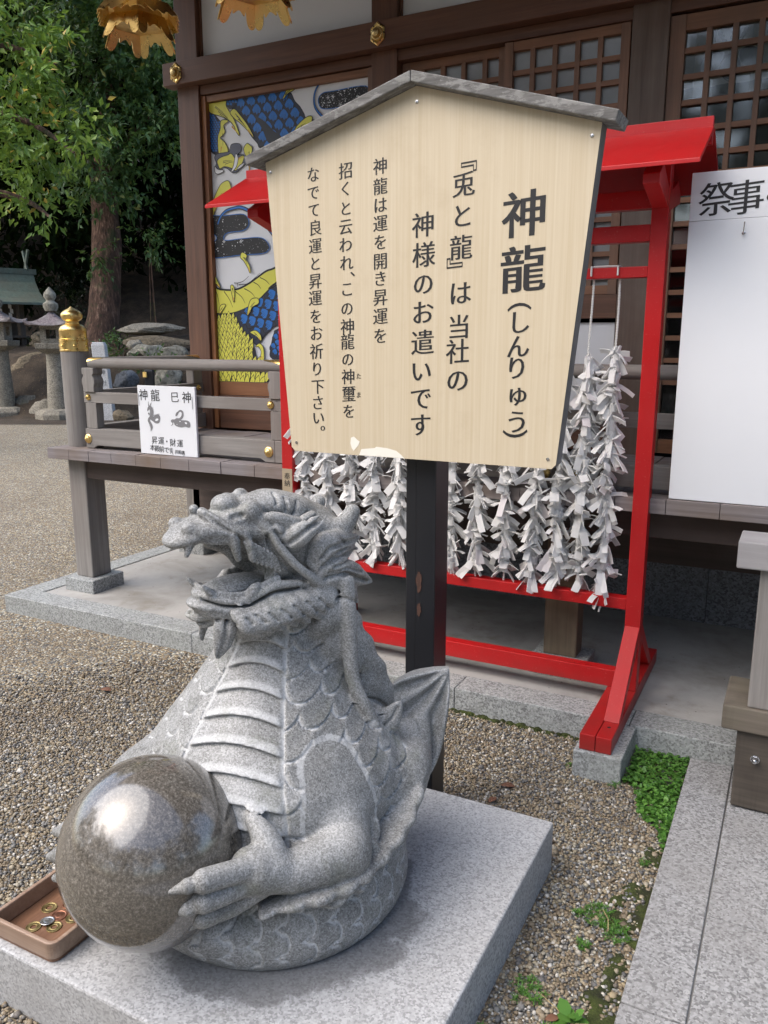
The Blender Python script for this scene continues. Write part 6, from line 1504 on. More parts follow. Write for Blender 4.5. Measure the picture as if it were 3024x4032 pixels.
leaf_cloud("upper_crown", [((-18.25, 14.33, 12.19), 1.02), ((-15.01, 18.91, 17.90), 1.39), ((-17.88, 19.02, 15.17), 1.60), ((-16.71, 17.12, 12.97), 1.77), ((-19.56, 15.73, 12.37), 1.03), ((-19.63, 16.28, 10.38), 1.01), ((-20.72, 18.21, 20.09), 1.09), ((-20.17, 14.18, 9.28), 1.25), ((-20.46, 14.98, 14.84), 1.42), ((-20.33, 14.76, 16.65), 1.35), ((-18.02, 15.32, 12.50), 1.73), ((-13.36, 18.55, 17.47), 1.45), ((-14.69, 17.72, 17.35), 1.37), ((-16.83, 18.20, 10.77), 1.64), ((-20.90, 14.65, 9.60), 1.07), ((-18.75, 15.44, 12.66), 1.36), ((-14.83, 17.81, 11.01), 1.63), ((-18.04, 16.09, 9.60), 1.77), ((-20.84, 14.63, 10.45), 1.57), ((-18.91, 15.02, 13.12), 1.08), ((-21.60, 14.74, 10.40), 1.16), ((-20.54, 17.12, 15.28), 1.09), ((-12.62, 17.16, 9.32), 1.51), ((-16.78, 14.75, 11.29), 1.38), ((-17.21, 17.80, 13.30), 1.71), ((-19.31, 16.24, 17.18), 1.46), ((-14.22, 19.37, 12.54), 1.78), ((-19.13, 16.26, 16.25), 1.24), ((-14.68, 15.63, 9.09), 1.41), ((-17.32, 19.21, 15.23), 1.59), ((-13.86, 18.10, 16.94), 1.05), ((-12.97, 15.79, 8.77), 1.63), ((-14.51, 16.39, 9.69), 1.57), ((-20.82, 17.55, 19.12), 1.03), ((-15.99, 18.18, 16.21), 1.71), ((-18.86, 15.57, 14.05), 1.15), ((-18.96, 18.54, 18.19), 1.49), ((-18.05, 14.79, 9.20), 1.54), ((-14.24, 16.60, 14.97), 1.71), ((-13.15, 18.12, 16.27), 1.35), ((-17.65, 18.04, 10.02), 1.79), ((-19.04, 15.60, 12.99), 1.19), ((-20.51, 15.42, 16.93), 1.07), ((-21.06, 16.84, 19.02), 1.39), ((-19.07, 15.69, 13.67), 1.53), ((-14.55, 19.59, 15.97), 1.18), ((-12.88, 17.31, 12.17), 1.21), ((-19.57, 15.60, 16.67), 1.66), ((-17.64, 16.97, 16.07), 1.21), ((-15.30, 17.98, 17.75), 1.26), ((-18.39, 14.31, 11.11), 1.24), ((-20.05, 14.35, 11.32), 1.52), ((-19.34, 16.16, 18.21), 1.62), ((-15.92, 19.95, 16.58), 1.04), ((-17.23, 17.34, 16.32), 1.18), ((-15.78, 20.66, 17.36), 1.09), ((-18.74, 17.54, 15.22), 1.28), ((-17.18, 17.10, 17.71), 1.58), ((-19.43, 14.67, 13.80), 1.13), ((-20.80, 15.46, 11.37), 1.30)], 120, .42, .26, "leaf_dark", T1, 4)
leaf_cloud("trunk_sprig", [((-14.683, 13.953, 3.495), .20), ((-14.762, 13.876, 3.341), .14)], 1600, .15, .07, "leaf_dark", T1, 6)
# tree whose bright boughs hang in from the left
T2 = thing("overhanging_tree", "paler yellow-green tree whose leafy boughs hang into the left edge", "tree", (-11.6, 6.4, 0))
rough_tube("trunk", [(-11.6, 6.4, -.1), (-11.5, 6.4, 1.5), (-11.3, 6.5, 3.5), (-11.1, 6.6, 6.0), (-11.0, 6.7, 8)], [.3, .24, .22, .16, .06], "bark", T2, 8)
for q in (((-11.3, 6.5, 3.6), (-10.310, 8.270, 3.542), (-9.357, 8.212, 3.162)), ((-11.2, 6.55, 4.6), (-10.266, 8.429, 4.603), (-9.160, 8.519, 4.026)), ((-11.1, 6.6, 5.4), (-10.415, 8.578, 5.555), (-9.671, 8.779, 5.268))):
    rough_tube("limb", list(q), [.09, .05, .015], "bark", T2, 9, 8)
leaf_cloud("crown", [((-10.59, 8.73, 5.88), 0.36), ((-10.22, 8.69, 5.87), 0.28), ((-9.83, 8.56, 5.64), 0.25), ((-10.12, 8.50, 5.48), 0.35), ((-9.86, 8.70, 5.39), 0.19), ((-10.51, 8.65, 5.27), 0.36), ((-9.83, 8.47, 5.09), 0.25), ((-10.07, 8.87, 5.10), 0.22), ((-10.18, 8.44, 4.87), 0.35), ((-10.12, 8.71, 4.84), 0.19), ((-10.07, 8.28, 4.54), 0.30), ((-10.04, 8.53, 4.57), 0.19), ((-9.54, 8.32, 4.32), 0.21), ((-9.50, 8.57, 4.37), 0.19), ((-9.07, 8.44, 4.40), 0.16), ((-9.02, 8.26, 4.08), 0.20), ((-8.83, 8.27, 4.00), 0.13), ((-9.27, 8.89, 4.34), 0.14), ((-9.99, 8.17, 4.10), 0.35), ((-10.15, 8.60, 4.09), 0.26), ((-10.31, 8.39, 3.89), 0.26), ((-9.66, 8.19, 3.79), 0.21), ((-10.28, 8.52, 3.68), 0.22), ((-9.75, 8.28, 3.38), 0.16), ((-9.76, 8.45, 3.29), 0.12), ((-9.34, 8.25, 3.26), 0.09), ((-9.59, 7.90, 3.36), 0.14), ((-9.81, 7.96, 4.21), 0.29)], 1700, .140, .066, "leaf_bright", T2, 11)
leaf_cloud("upper_crown", [((-15.23, 9.39, 9.20), 1.36), ((-12.90, 11.21, 10.73), 1.17), ((-16.35, 9.79, 11.06), 1.18), ((-15.61, 11.34, 11.49), 1.29), ((-18.05, 9.42, 9.40), 1.31), ((-13.99, 8.60, 10.17), 0.93), ((-15.48, 9.94, 8.87), 1.23), ((-11.49, 9.44, 8.67), 1.30), ((-14.00, 8.40, 7.74), 0.95), ((-14.95, 11.79, 13.55), 1.11), ((-13.38, 10.91, 12.77), 1.24), ((-14.34, 7.61, 8.72), 1.05), ((-13.25, 8.10, 8.64), 0.99), ((-12.67, 9.96, 8.93), 1.04), ((-12.64, 9.54, 9.86), 1.34), ((-16.22, 8.85, 8.81), 1.22), ((-14.89, 10.96, 9.72), 1.36), ((-17.64, 10.46, 13.30), 1.00), ((-17.78, 9.82, 9.56), 1.32), ((-16.49, 11.24, 12.28), 1.27), ((-12.66, 9.45, 11.78), 0.91), ((-11.22, 9.80, 10.60), 1.19)], 120, .40, .24, "leaf_dark", T2, 12)
# shrubs on the bank, each a plant of its own
def shrub(label, blobs, seed, mat="leaf_dark", L=.12, W=.055, dens=1500):
    b0 = blobs[0][0]; S_ = thing("shrub", label, "shrub", (b0[0], b0[1], float(bank_h(b0[0], b0[1]))), "shrubs on the wooded bank")
    leaf_cloud("foliage", blobs, dens, L, W, mat, S_, seed)
    zb = float(bank_h(b0[0], b0[1])) - .05; st = MB()
    for i in range(4): st.tube([(b0[0] + .04 * i, b0[1], zb), (b0[0] + .1 * math.sin(i * 2), b0[1] + .06 * math.cos(i * 2), zb + .3), tuple(b0)], [.02, .015, .006], 5)
    st.build("stem", "bark", S_)
shrub("leafy shrub hanging in the dark between the tree trunk and the hall", [((-13.480, 14.534, 3.861), .33), ((-13.250, 14.612, 3.688), .30), ((-13.699, 14.499, 3.649), .2)], 21)
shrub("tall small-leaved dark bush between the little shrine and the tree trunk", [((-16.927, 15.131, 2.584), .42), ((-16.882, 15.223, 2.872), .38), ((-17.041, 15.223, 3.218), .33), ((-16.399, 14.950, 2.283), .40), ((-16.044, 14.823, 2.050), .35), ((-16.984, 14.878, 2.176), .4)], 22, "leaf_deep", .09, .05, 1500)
shrub("low leafy plant at the foot of the mottled tree trunk", [((-13.754, 13.587, 1.540), .26), ((-13.786, 13.395, 1.339), .24), ((-13.454, 13.579, 1.389), .22), ((-14.254, 13.456, 1.540), .22)], 23)
shrub("low green plant behind the railing under the mural", [((-12.130, 13.268, 0.962), .22), ((-11.796, 13.175, 0.922), .2), ((-12.273, 13.182, 0.914), .15)], 24)
shrub("low plant behind the carved stone marker", [((-13.048, 13.093, 1.150), .2), ((-12.827, 13.046, 1.007), .2), ((-13.257, 13.136, 1.245), .16)], 25)
shrub("dark low plant below the little shrine", [((-15.689, 13.353, 1.542), .25), ((-15.776, 13.602, 1.701), .25)], 26, "leaf_deep")
# the wood further up the hill, one dark mass
wb = []
g_ = np.random.default_rng(5)
for i in range(170):
    s = g_.uniform(21.0, 32); u = g_.uniform(-18, 10); x = -.459 * s + .888 * u; y = .888 * s + .459 * u
    if x > -6.0: continue
    wb.append(((x, y, float(bank_h(x, y)) + g_.uniform(.2, 6.5)), g_.uniform(.9, 1.9)))
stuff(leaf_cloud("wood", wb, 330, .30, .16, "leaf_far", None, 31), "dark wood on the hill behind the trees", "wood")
# the grove on the other sides of the court, behind the photographer (seen only in reflections)
wb = []
for i in range(120):
    a = g_.uniform(-2.9, .35); d = g_.uniform(13, 20); x, y = d * math.cos(a), d * math.sin(a)
    wb.append(((x, y, g_.uniform(.5, 9.5)), g_.uniform(1.2, 2.3)))
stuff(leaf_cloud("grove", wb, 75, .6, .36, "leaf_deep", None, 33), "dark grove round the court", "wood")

# ---------------------------------------------------------------- stones, stone lanterns, little shrine, marker
def rock(name, label, cat, c, r, seed, mat="granite_old", rot=0, group="rocks on the bank", flat=1.0):
    r = tuple(q * 1.11 for q in r); g = np.random.default_rng(seed); bm = bmesh.new(); bmesh.ops.create_icosphere(bm, subdivisions=4, radius=1)
    pl = g.normal(size=(13, 3)); pl /= np.linalg.norm(pl, axis=1)[:, None]; dd = .60 + .28 * g.random(13); ph = g.uniform(0, 6, 6)
    for v in bm.verts:
        p = np.array(v.co); n_ = p / np.linalg.norm(p); t = 1.0
        for q, e in zip(pl, dd):
            k = n_ @ q
            if k > 0: t = min(t, e / k)
        t = t + .035 * math.sin(6 * n_[0] + ph[0]) * math.sin(7 * n_[1] + ph[1]) + .02 * math.sin(15 * n_[2] + ph[2] + 9 * n_[0])
        v.co = Vector(n_ * t)
    m = MB(); bm.verts.index_update(); ca, sa = math.cos(rot), math.sin(rot)
    m.add([(c[0] + ca * v.co.x * r[0] - sa * v.co.y * r[1], c[1] + sa * v.co.x * r[0] + ca * v.co.y * r[1], c[2] + v.co.z * r[2]) for v in bm.verts], [tuple(v.index for v in f.verts) for f in bm.faces]); bm.free()
    o = m.build(name, mat, smooth=True, fixn=False); return tag(o, label, cat, group)
mat_granite("rock_brown", (.155, .125, .085), .4, 30, .95, stain=(.10, .08, .05), bump=.8, grime=.3)
mat_granite("rock_dark", (.060, .062, .058), .4, 30, .95, stain=(.028, .036, .020), bump=.8, grime=.5)
mat_granite("rock_lichen", (.20, .19, .155), .4, 26, .95, stain=(.42, .41, .35), bump=.8, grime=.6)
mat_granite("rock_grey", (.115, .125, .14), .35, 30, .9, bump=.7)
VA = R(42)
for a in (("big slanting tan boulder under the little shrine", (-14.914, 12.433, 0.816), (.80, .5, .42), 41, "rock_brown"), ("dark wet rock below the tan boulder", (-14.357, 12.090, 0.311), (.62, .3, .30), 42, "rock_dark"),
          ("upright grey rock beside the nearer lantern's shaft", (-14.329, 11.561, 0.173), (.30, .25, .34), 43, "rock_dark"), ("rounded grey rock left of the veranda's corner post", (-13.734, 11.595, 0.097), (.34, .26, .28), 44, "granite_old"),
          ("pointed tan rock beside the little shrine's step", (-15.702, 13.202, 1.468), (.24, .2, .24), 45, "rock_brown"), ("long flat slab lying on the bank right of the trunk", (-13.251, 14.160, 1.786), (.72, .35, .13), 46, "granite_old"),
          ("lichen-spotted pale rock in the low wall, on the left", (-12.899, 13.460, 1.293), (.32, .2, .17), 47, "rock_lichen"), ("lichen-spotted pale rock in the low wall, in the middle", (-12.549, 13.509, 1.275), (.34, .2, .18), 48, "rock_lichen"),
          ("lichen-spotted pale rock in the low wall, next to the hall pillar", (-12.164, 13.701, 1.245), (.36, .2, .18), 49, "rock_lichen"), ("tall pale rock right of the small black post", (-11.946, 13.191, 0.775), (.30, .2, .30), 50, "rock_lichen"),
          ("blue-grey pointed rock behind the railing", (-12.478, 12.521, 0.724), (.26, .2, .20), 51, "rock_grey"), ("tan rock at the foot of the carved marker", (-11.795, 11.700, 0.083), (.20, .15, .13), 52, "rock_brown"),
          ("pale brown rock above the lichen wall", (-12.797, 13.937, 1.470), (.75, .25, .16), 53, "rock_brown"), ("squat stone at the very left edge of the gravel", (-13.663, 10.420, -0.167), (.25, .2, .14), 54, "granite_old"),
          ("pale rock between the slab and the tree roots", (-13.076, 13.531, 1.440), (.2, .2, .14), 55, "granite_old"), ("brown rock behind the stone lanterns", (-13.674, 11.174, -0.193), (.24, .2, .13), 56, "rock_brown"), ("flat stone under the second stone lantern", (-13.111, 11.192, -0.269), (.30, .22, .10), 57, "granite_old")):
    rock("rock", a[0], "rock", a[1], a[2], a[3], a[4], VA)

def stone_lantern(c, h, label, rot):
    """c = ground point, h = height; old kasuga-type lantern, square light box, curved square roof, round shaft"""
    L = thing("stone_lantern", label, "lantern", c, "old stone lanterns at the foot of the bank"); u = h / 2.35
    def z(a): return c[2] + a * u
    def sq(prof, name, mat, par=L, seg=4):
        m = MB(); m.lathe([(r * u * 1.414, z(a)) for r, a in prof], (c[0], c[1], 0), seg, 'Z', rot + R(45)); return m.build(name, mat, par, bevel=.012 * u, smooth=False)
    b = MB(); b.lathe([(.42 * u, z(-.1)), (.43 * u, z(.10)), (.36 * u, z(.17)), (.24 * u, z(.19))], (c[0], c[1], 0), 9, 'Z', rot); b.build("base", "granite_old", L, bevel=.02 * u)
    s = MB(); s.lathe([(.195 * u, z(.185)), (.19 * u, z(.35)), (.165 * u, z(.75)), (.150 * u, z(1.12)), (.155 * u, z(1.20))], (c[0], c[1], 0), 24); s.build("shaft", "granite_old", L, smooth=True)
    sq([(.16, 1.20), (.27, 1.28), (.28, 1.38)], "platform", "granite_old")
    bx_ = MB(); r = .185 * u; w = .035 * u
    for i in range(4):
        t = rot + R(90 * i); d, p = Vector((math.cos(t), math.sin(t), 0)), Vector((-math.sin(t), math.cos(t), 0)); o_ = Vector((c[0], c[1], 0))
        def quad(a0, a1, z0, z1):
            m = [o_ + d * rr + p * aa + Vector((0, 0, zz)) for rr in (r - w, r) for zz in (z0, z1) for aa in (a0, a1)]
            bx_.add(m, [(0, 1, 3, 2), (4, 6, 7, 5), (0, 4, 5, 1), (2, 3, 7, 6), (0, 2, 6, 4), (1, 5, 7, 3)])
        e = r - .002
        quad(-e, -.085 * u, z(1.38), z(1.70)); quad(.085 * u, e, z(1.38), z(1.70)); quad(-.0845 * u, .0845 * u, z(1.38), z(1.46)); quad(-.0845 * u, .0845 * u, z(1.62), z(1.70))
    bx_.build("light_box", "granite_old", L)
    # roof: square, sagging towards upturned corners
    n = 12; vs = []; top = []
    for i in range(n + 1):
        for j in range(n + 1):
            x, y = 2 * i / n - 1, 2 * j / n - 1; m_ = max(abs(x), abs(y)); q = abs(x * y)
            zz = 1.98 - .30 * m_ ** .7 + .10 * q ** 2 * m_; X_, Y_ = x * .40 * u, y * .40 * u
            ca, sa = math.cos(rot), math.sin(rot); top.append((c[0] + ca * X_ - sa * Y_, c[1] + sa * X_ + ca * Y_, z(zz)))
    N = (n + 1) ** 2; bot = [(a, b, z(1.70) + (.05 * u if (i // (n + 1) in (0, n) and i % (n + 1) in (0, n)) else 0)) for i, (a, b, _) in enumerate(top)]
    fs = []
    for i in range(n):
        for j in range(n):
            a = i * (n + 1) + j; fs += [(a, a + n + 1, a + n + 2, a + 1), (N + a, N + a + 1, N + a + n + 2, N + a + n + 1)]
    for i in range(n):
        for a, b in ((i * (n + 1), (i + 1) * (n + 1)), (i * (n + 1) + n, (i + 1) * (n + 1) + n), (i, i + 1), (n * (n + 1) + i, n * (n + 1) + i + 1)): fs.append((a, b, N + b, N + a))
    MB().add(top + bot, fs).build("roof", "granite_old_cap", L)
    f = MB(); f.lathe([(.10 * u, z(1.95)), (.13 * u, z(2.02)), (.13 * u, z(2.08)), (.075 * u, z(2.12)), (.07 * u, z(2.14)), (.11 * u, z(2.20)), (.105 * u, z(2.26)), (.05 * u, z(2.33)), (.004, z(2.38))], (c[0], c[1], 0), 16); f.build("finial", "rock_lichen", L, smooth=True)
stone_lantern((-14.576, 11.226, 0.000), 2.62, "old stone lantern at the far left edge, its shaft standing on a rough slab", R(30))
stone_lantern((-13.218, 11.420, -0.000), 2.52, "old stone lantern partly hidden behind the veranda's corner post", R(38))

# carved marker stone and small black post
def upright(name, label, cat, c, w, d, h, mat, lean=0.0, yaw=R(27)):
    o = thing(name, label, cat, c); ca, sa = math.cos(yaw), math.sin(yaw); m = MB()
    q = [(-w / 2, -d / 2), (w / 2, -d / 2), (w / 2, d / 2), (-w / 2, d / 2)]
    vs = []
    for zz, s in ((-.2, 1.06), (h * .96, .98), (h, .80)):
        for a, b in q: vs.append((c[0] + ca * a * s - sa * b * s + lean * zz * ca, c[1] + sa * a * s + ca * b * s + lean * zz * sa, c[2] + zz))
    m.add(vs, [(3, 2, 1, 0), (8, 9, 10, 11)] + [(r * 4 + i, r * 4 + (i + 1) % 4, r * 4 + 4 + (i + 1) % 4, r * 4 + 4 + i) for r in range(2) for i in range(4)])
    m.build("stone" if mat == "granite_pale" else "post", mat, o, bevel=.01); return o
mk = upright("stone_marker", "pale upright stone marker with carved characters behind the railing", "marker", (-12.069, 11.591, 0.000), .26, .17, 1.50, "granite_pale", -.055)
a = MB(); it = [('神', .035, .93, .11), ('社', .045, .73, .11)] + [(c_, -.06, 1.0 - .07 * i, .045) for i, c_ in enumerate('奉納神社')]
for c_, x_, z_, s_ in it:
    v_, f_ = glyph(c_, .004, 0); ca, sa = math.cos(R(27)), math.sin(R(27)); y_ = -.089
    if len(v_): a.add([(-12.069 + ca * (x_ + p[0] * s_ - .055 * z_) - sa * y_, 11.591 + sa * (x_ + p[0] * s_ - .055 * z_) + ca * y_, 0.0 + z_ + p[1] * s_) for p in v_], f_)
a.build("inscription", "rock_grey", mk)
bp_ = upright("black_post", "small black post with a gold fitting behind the railing", "post", (-11.458, 12.142, 0.000), .17, .12, .98, "black_paint")
MB().box(-11.458 - .05, -11.458 + .03, 12.142 - .13, 12.142 - .10, 0.0 + .83, 0.0 + .93).build("fitting", "gold_metal", bp_)

# little shrine at the left edge
HS = thing("little_shrine", "little wooden shrine with a green weathered copper roof and crossed ridge finials on the bank", "shrine", (-16.817, 13.008, 1.319))
mat_wood("shrine_wood", 'Z', (.05, .042, .034), (.11, .092, .075), .85)
mat_wood("copper_green", 'X', (.055, .085, .072), (.12, .165, .14), .6, weather=(.10, .095, .07), streak=.3)
hy = R(66)
def hp(a, b, z_): ca, sa = math.cos(hy), math.sin(hy); return (-16.817 + ca * a - sa * b, 13.008 + sa * a + ca * b, 1.319 + z_)
def hbox(a0, a1, b0, b1, z0, z1): return [hp(a, b, z_) for z_ in (z0, z1) for b in (b0, b1) for a in (a0, a1)], [(0, 2, 3, 1), (4, 5, 7, 6), (0, 1, 5, 4), (2, 6, 7, 3), (0, 4, 6, 2), (1, 3, 7, 5)]
MB().add(*hbox(-1.0, .62, -.62, .5, -.3, .0)).build("step_stone", "granite_old", HS)
MB().add(*hbox(-.9, .38, -.10, .32, .0, 1.15)).build("cella", "shrine_wood", HS)
for a in (-.9, .36): MB().add(*hbox(a, a + .10, -.46, -.36, .0, 1.15)).build("post", "shrine_wood", HS)
MB().add(*hbox(-.95, .52, -.52, -.11, .28, .33)).build("shelf", "shrine_wood", HS)
MB().add(*hbox(-.95, .52, -.46, -.40, 1.06, 1.16)).build("beam", "shrine_wood", HS)
rf_ = MB(); prof = [(-.98, 1.06), (-.70, 1.16), (-.40, 1.32), (-.15, 1.55), (-.02, 1.78), (.08, 1.78), (.25, 1.50), (.60, 1.25)]
th_ = [(b, z_ - .05) for b, z_ in prof]; poly = prof + th_[::-1]; A0, A1 = -1.25, .86; nP = len(poly)
rf_.add([hp(a, b, z_) for a in (A0, A1) for b, z_ in poly], [tuple(range(nP - 1, -1, -1)), tuple(range(nP, 2 * nP))] + [(i, (i + 1) % nP, nP + (i + 1) % nP, nP + i) for i in range(nP)])
rf_.build("roof", "copper_green", HS)
MB().add(*hbox(-1.30, .92, -.06, .12, 1.74, 1.86)).build("ridge", "copper_green", HS)
cg = MB()
for sg in (-1, 1):
    for a in (.72,): cg.tube([hp(a, .03 - sg * .09, 1.83), hp(a + .02, .03 + sg * .20, 2.28)], .035, 4)
cg.build("ridge_finial", "copper_green", HS)
pp_ = MB()
for a in (-.35, -.12, .12):
    for j in range(3): pp_.add([hp(a + .03 * (j % 2), -.47, 1.04 - .1 * j), hp(a + .07 + .03 * (j % 2), -.47, 1.02 - .1 * j), hp(a + .07 + .03 * (j % 2), -.47, .92 - .1 * j), hp(a + .03 * (j % 2), -.47, .94 - .1 * j)], [(0, 1, 2, 3)])
pp_.build("paper_streamer", "paper", HS)

# ---------------------------------------------------------------- pebbles in the foreground, moss, weeds
def pebbles():
    g = np.random.default_rng(17); bm = bmesh.new(); bmesh.ops.create_icosphere(bm, subdivisions=1, radius=1); base = np.array([v.co[:] for v in bm.verts]); tri = np.array([[v.index for v in f.verts] for f in bm.faces]); bm.free()
    pts = []
    xs = g.uniform(-4.4, -.25, 560000); ys = g.uniform(.85, 3.6, 560000)
    d = np.hypot(xs, ys); p = np.where(d < 2.75, 1, np.clip((3.9 - d) / 1.15, 0, 1) ** 1.3)
    ok = g.random(len(xs)) < p
    ok &= ~((xs > -1.606) & (xs < -.518) & (ys > 1.006) & (ys < 2.084)); ok &= ~((xs > -3.925) & (ys > 2.893))
    ok &= ~((xs > -.61) & (xs < -.433) & (ys > 2.61) & (ys < 2.9))
    # only what the court side can see; thinner over the damp soil by the path edging
    ang = np.arctan2(-xs, ys); ok &= (ang < R(60)) & (ang > R(-2))
    damp = np.clip((xs + .46) / .2, 0, 1) * np.clip((2.55 - ys) / .4, 0, 1); ok &= g.random(len(xs)) > damp * .72
    clov = (xs > -.42 - (2.9 - ys) * .02) & (ys > 2.32 + (-.25 - xs) * 2.0); ok &= ~(clov & (g.random(len(xs)) < .8))
    xs, ys = xs[ok], ys[ok]
    # thin to one pebble per cell
    cell = .0080; key = (np.floor(xs / cell).astype(np.int64) * 100003 + np.floor(ys / cell).astype(np.int64)); _, fi = np.unique(key, return_index=True); xs, ys = xs[fi], ys[fi]; n = len(xs)
    r = .0050 * np.exp(g.normal(size=n) * .24); r = np.where(g.random(n) < .006, r * 1.9, r)
    sc = np.stack([r * g.uniform(.8, 1.25, n), r * g.uniform(.7, 1.1, n), r * g.uniform(.5, .8, n)], 1)
    a = g.uniform(0, 6.28, n); t = g.normal(size=n) * .35; ca, sa, ct_, st_ = np.cos(a), np.sin(a), np.cos(t), np.sin(t)
    q = base[None] * sc[:, None, :] * (1 + .16 * g.normal(size=(n, len(base), 1)))
    x1 = q[..., 0] * ct_[:, None] - q[..., 2] * st_[:, None]; z1 = q[..., 0] * st_[:, None] + q[..., 2] * ct_[:, None]
    X_ = x1 * ca[:, None] - q[..., 1] * sa[:, None] + xs[:, None]; Y_ = x1 * sa[:, None] + q[..., 1] * ca[:, None] + ys[:, None]; Z_ = z1 + (sc[:, 2] * .55 + g.random(n) * .0035)[:, None]
    Vp = np.stack([X_, Y_, Z_], -1).reshape(-1, 3); f = (tri[None] + (np.arange(n) * len(base))[:, None, None]).reshape(-1, 3)
    o = np_mesh("pebbles", Vp, f, "pebble", smooth=True); vert_attr(o, "tone", np.repeat(g.random(n), len(base))); print("pebbles", n)
    return o
def _pebble():
    k = NT("pebble"); t = k.attr("tone").outputs["Fac"]; n = k.noise(k.co(), 300, 3, .7); big = k.noise(k.co(), 1.6, 5, .6)
    c = k.ramp(t, PEB_RAMP); c = k.mix(k.math('MULTIPLY', n.outputs[0], .45), c, (.10, .09, .075))
    c = k.mix(k.ramp(big.outputs[0], [(.46, 0.0), (.72, .4)]), c, (.17, .125, .08)); k.out(c, .62)
PEB_RAMP = [(0, (.07, .074, .08)), (.16, (.12, .125, .13)), (.17, (.165, .125, .078)), (.40, (.265, .21, .135)), (.41, (.34, .28, .19)), (.58, (.23, .18, .115)), (.59, (.165, .17, .172)), (.74, (.29, .285, .265)), (.75, (.44, .41, .33)), (.92, (.36, .29, .17)), (.93, (.58, .56, .50)), (1, (.66, .64, .60))]
_pebble()
stuff(pebbles(), "loose pebbles of the gravel court", "pebbles")

def clover():
    g = np.random.default_rng(23); m = MB(); T = []
    n = 0
    while n < 1500:
        x, y = g.uniform(-.45, -.246), g.uniform(2.20, 2.895)
        lim = 2.30 + (-.246 - x) * 1.9
        if y < lim + .03 * math.sin(x * 60): continue
        if x < -.432 and y > 2.6: continue
        n += 1; r = g.uniform(.0045, .0095); z_ = .006 + g.random() * .020; t = g.uniform(0, 6.28); tl = g.normal(size=2) * .3
        pts = []
        for i in range(9):
            a_ = t + 2 * math.pi * i / 9 * .94; rr = r * (1 if i not in (0,) else .35); dx, dy = rr * math.cos(a_), rr * math.sin(a_); pts.append((x + dx, y + dy, z_ + dx * tl[0] + dy * tl[1]))
        c_ = (x, y, z_ - .0012); o_ = len(m.v); m.add([c_] + pts, [(0, 1 + i, 1 + (i + 1) % 9) for i in range(9)]); T += [g.random() * .95] * 9
    o = m.build("ground_cover", "leaf_weed", fixn=False); face_attr(o, "tone", T); return o
stuff(clover(), "bright green small-leaved ground cover in the corner of the kerb and the path edging", "ground cover")
def moss():
    k = NT("moss"); v = k.co(); n = k.noise(v, 90, 5, .7); b = k.noise(v, 14, 4, .7)
    k.bump(n.outputs[0], 1.0, .01); k.out(k.ramp(b.outputs[0], [(.35, (.022, .024, .008)), (.55, (.045, .060, .010)), (.7, (.075, .105, .018))]), .95)
    g = np.random.default_rng(3); m = MB()
    def patch(cx, cy, rx, ry, h, rot=0):
        n_ = 18; rr = [1 + .25 * g.normal() for _ in range(n_)]; vs = [(cx, cy, h)]
        for s, hh in ((.5, .85), (.85, .45), (1.0, -.004 / max(h, .001))):
            for i in range(n_):
                a_ = 2 * math.pi * i / n_; x, y = rx * s * rr[i] * math.cos(a_), ry * s * rr[i] * math.sin(a_); vs.append((cx + x * math.cos(rot) - y * math.sin(rot), cy + x * math.sin(rot) + y * math.cos(rot), h * hh))
        fs = [(0, 1 + i, 1 + (i + 1) % n_) for i in range(n_)]
        for r_ in range(2): fs += [(1 + r_ * n_ + i, 1 + (r_ + 1) * n_ + i, 1 + (r_ + 1) * n_ + (i + 1) % n_, 1 + r_ * n_ + (i + 1) % n_) for i in range(n_)]
        m.add(vs, fs)
    for i in range(90): patch(-1.45 + i * .0105 + g.normal() * .006, 2.890 - .008 * abs(g.normal()), .012 + .018 * g.random(), .006 + .014 * g.random() * (1 if 25 < i < 70 else .3), .006 + .012 * g.random() ** 2, g.normal() * .3)
    for i in range(40):
        y = g.uniform(1.05, 2.3); patch(-.248 - abs(g.normal()) * .035, y, .018 + .02 * g.random(), .02 + .03 * g.random(), .006 + .006 * g.random())
    for cx, cy in ((-.275, 1.50), (-.30, 1.47), (-.285, 1.54), (-.27, 1.58), (-.32, 1.44)): patch(cx, cy, .035, .04, .009)
    return m.build("moss", "moss", smooth=True)
stuff(moss(), "dark green moss along the kerb and the path edging", "moss")
def weed(c, r, n, seed, label, L=.022, broad=False):
    g = np.random.default_rng(seed); m = MB(); T = []
    for i in range(n):
        a_ = g.uniform(0, 6.28); d = r * math.sqrt(g.random()); x, y = c[0] + d * math.cos(a_), c[1] + d * math.sin(a_); h = .004 + g.random() * (.013 if not broad else .025)
        m.tube([(x, y, 0), (x + g.normal() * .004, y + g.normal() * .004, h)], .0009, 4, False); T += [.3] * 4
        k = 7 if not broad else 3
        for j in range(k):
            t = g.uniform(0, .6) + 6.28 * j / k; l = L * g.uniform(.5, 1.0); w = l * (.20 if not broad else .8); el = g.uniform(-.1, .7)
            dx, dy, dz_ = math.cos(t) * math.cos(el), math.sin(t) * math.cos(el), math.sin(el); s = (-math.sin(t), math.cos(t))
            p = lambda u, v: (x + dx * l * u + s[0] * w * v, y + dy * l * u + s[1] * w * v, h + dz_ * l * u - .10 * l * u * u)
            m.add([p(0, 0), p(.35, .45), p(.7, .40), p(1, 0), p(.7, -.40), p(.35, -.45)], [(0, 1, 2, 3, 4, 5)]); T += [g.random() * .9]
    o = m.build("weed", "leaf_weed", fixn=False); face_attr(o, "tone", T); tag(o, label, "weed", "weeds in the gravel")
weed((-.350, 1.93), 0.046, 42, 1, "spreading green weed midway between the slab and the path edging", .0155)
weed((-.30, 1.885), 0.035, 34, 2, "green weed just below the spreading one, nearer the path edging", .0155)
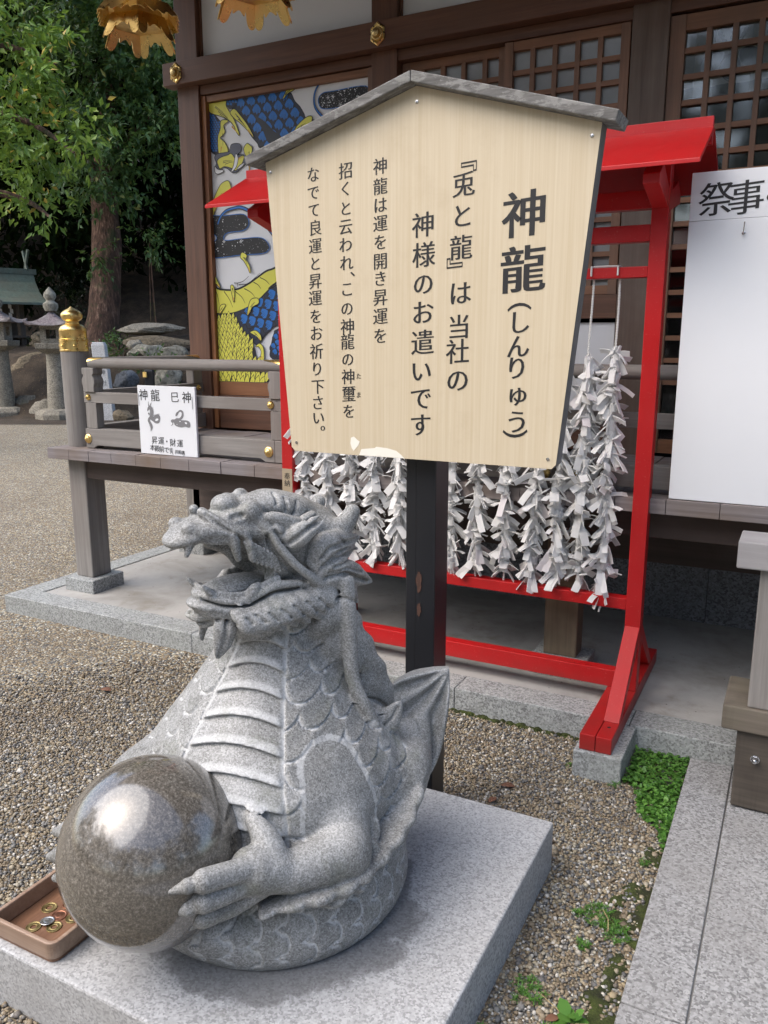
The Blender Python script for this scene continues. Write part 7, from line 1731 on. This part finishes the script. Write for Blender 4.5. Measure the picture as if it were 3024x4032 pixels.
weed((-.405, 1.915), 0.014, 9, 3, "tiny weed left of the spreading one", .0155)
weed((-.445, 1.595), 0.044, 40, 4, "green weed close to the slab's right side", .0155)
weed((-.365, 1.475), 0.048, 60, 5, "largest leafy weed near the bottom edge of the path gravel", .0155)
weed((-.335, 1.56), .018, 5, 6, "weed with a few broad leaves beside the mossy soil", .05, True)
weed((-.50, 1.44), 0.016, 10, 7, "tiny weed next to the slab at the bottom", .0155)
weed((-.365, 1.80), 0.018, 12, 8, "small weed in the gravel right of the slab", .0155)
weed((-.455, 2.60), 0.018, 8, 9, "feathery weed at the footing stone's corner", .0155)
weed((-.285, 2.21), 0.012, 6, 10, "tiny weed below the ground cover", .0155)
weed((-.63, 2.66), 0.012, 5, 11, "tiny bright weed left of the red foot", .0155)
weed((-2.02, 2.80), 0.075, 60, 12, "low green weed at the kerb left of the dragon's chest", .0155)
weed((-2.18, 2.74), 0.044, 18, 13, "thin weed in the gravel left of the low green one", .0155)
mat_plain("dead_leaf", (.16, .075, .045), .8, var=.3); mat_plain("straw", (.40, .31, .16), .7, var=.2)
def dead_leaf(x, y, l, t, label, z_=.012):
    m = MB(); pts = []
    for i in range(9): u = i / 8; pts.append((u * l, .30 * l * math.sin(math.pi * u) ** .8, .10 * l * math.sin(math.pi * u)))
    vs = [(x + math.cos(t) * a - math.sin(t) * b * s, y + math.sin(t) * a + math.cos(t) * b * s, z_ + h * (1 if s else 0) + .04 * l * a / l) for s in (-1, 0, 1) for a, b, h in pts]
    m.add(vs, [(r_ * 9 + i, r_ * 9 + i + 1, (r_ + 1) * 9 + i + 1, (r_ + 1) * 9 + i) for r_ in range(2) for i in range(8)])
    o = m.build("fallen_leaf", "dead_leaf", smooth=True); so = o.modifiers.new("solid", 'SOLIDIFY'); so.thickness = .0008; tag(o, label, "leaf", "fallen leaves on the gravel")
dead_leaf(-.80, 2.42, .05, .2, "long brown fallen leaf on the gravel between the slab and the kerb"); dead_leaf(-.80, 2.30, .04, 1.2, "reddish fallen leaf behind the slab's right half")
dead_leaf(-.385, 1.53, .035, .6, "reddish fallen leaf beside the largest weed"); dead_leaf(-.35, 1.50, .03, 2.2, "brown fallen leaf at the path edging near the bottom"); dead_leaf(-2.62, 2.36, .06, .1, "brown fallen leaf on the gravel left of the dragon")
m = MB()
for q in (((-.42, 1.60, .012), (-.37, 1.57, .016), (-.345, 1.555, .012)), ((-.33, 1.545, .014), (-.29, 1.555, .02)), ((-.40, 1.42, .012), (-.385, 1.45, .016), (-.36, 1.43, .012)), ((-.36, 1.49, .014), (-.31, 1.47, .016)), ((-.345, 1.93, .03), (-.325, 1.90, .03), (-.318, 1.87, .02))): m.tube(q, .0012, 4)
tag(m.build("straw", "straw"), "dry straw stalks among the weeds by the path edging", "straw")
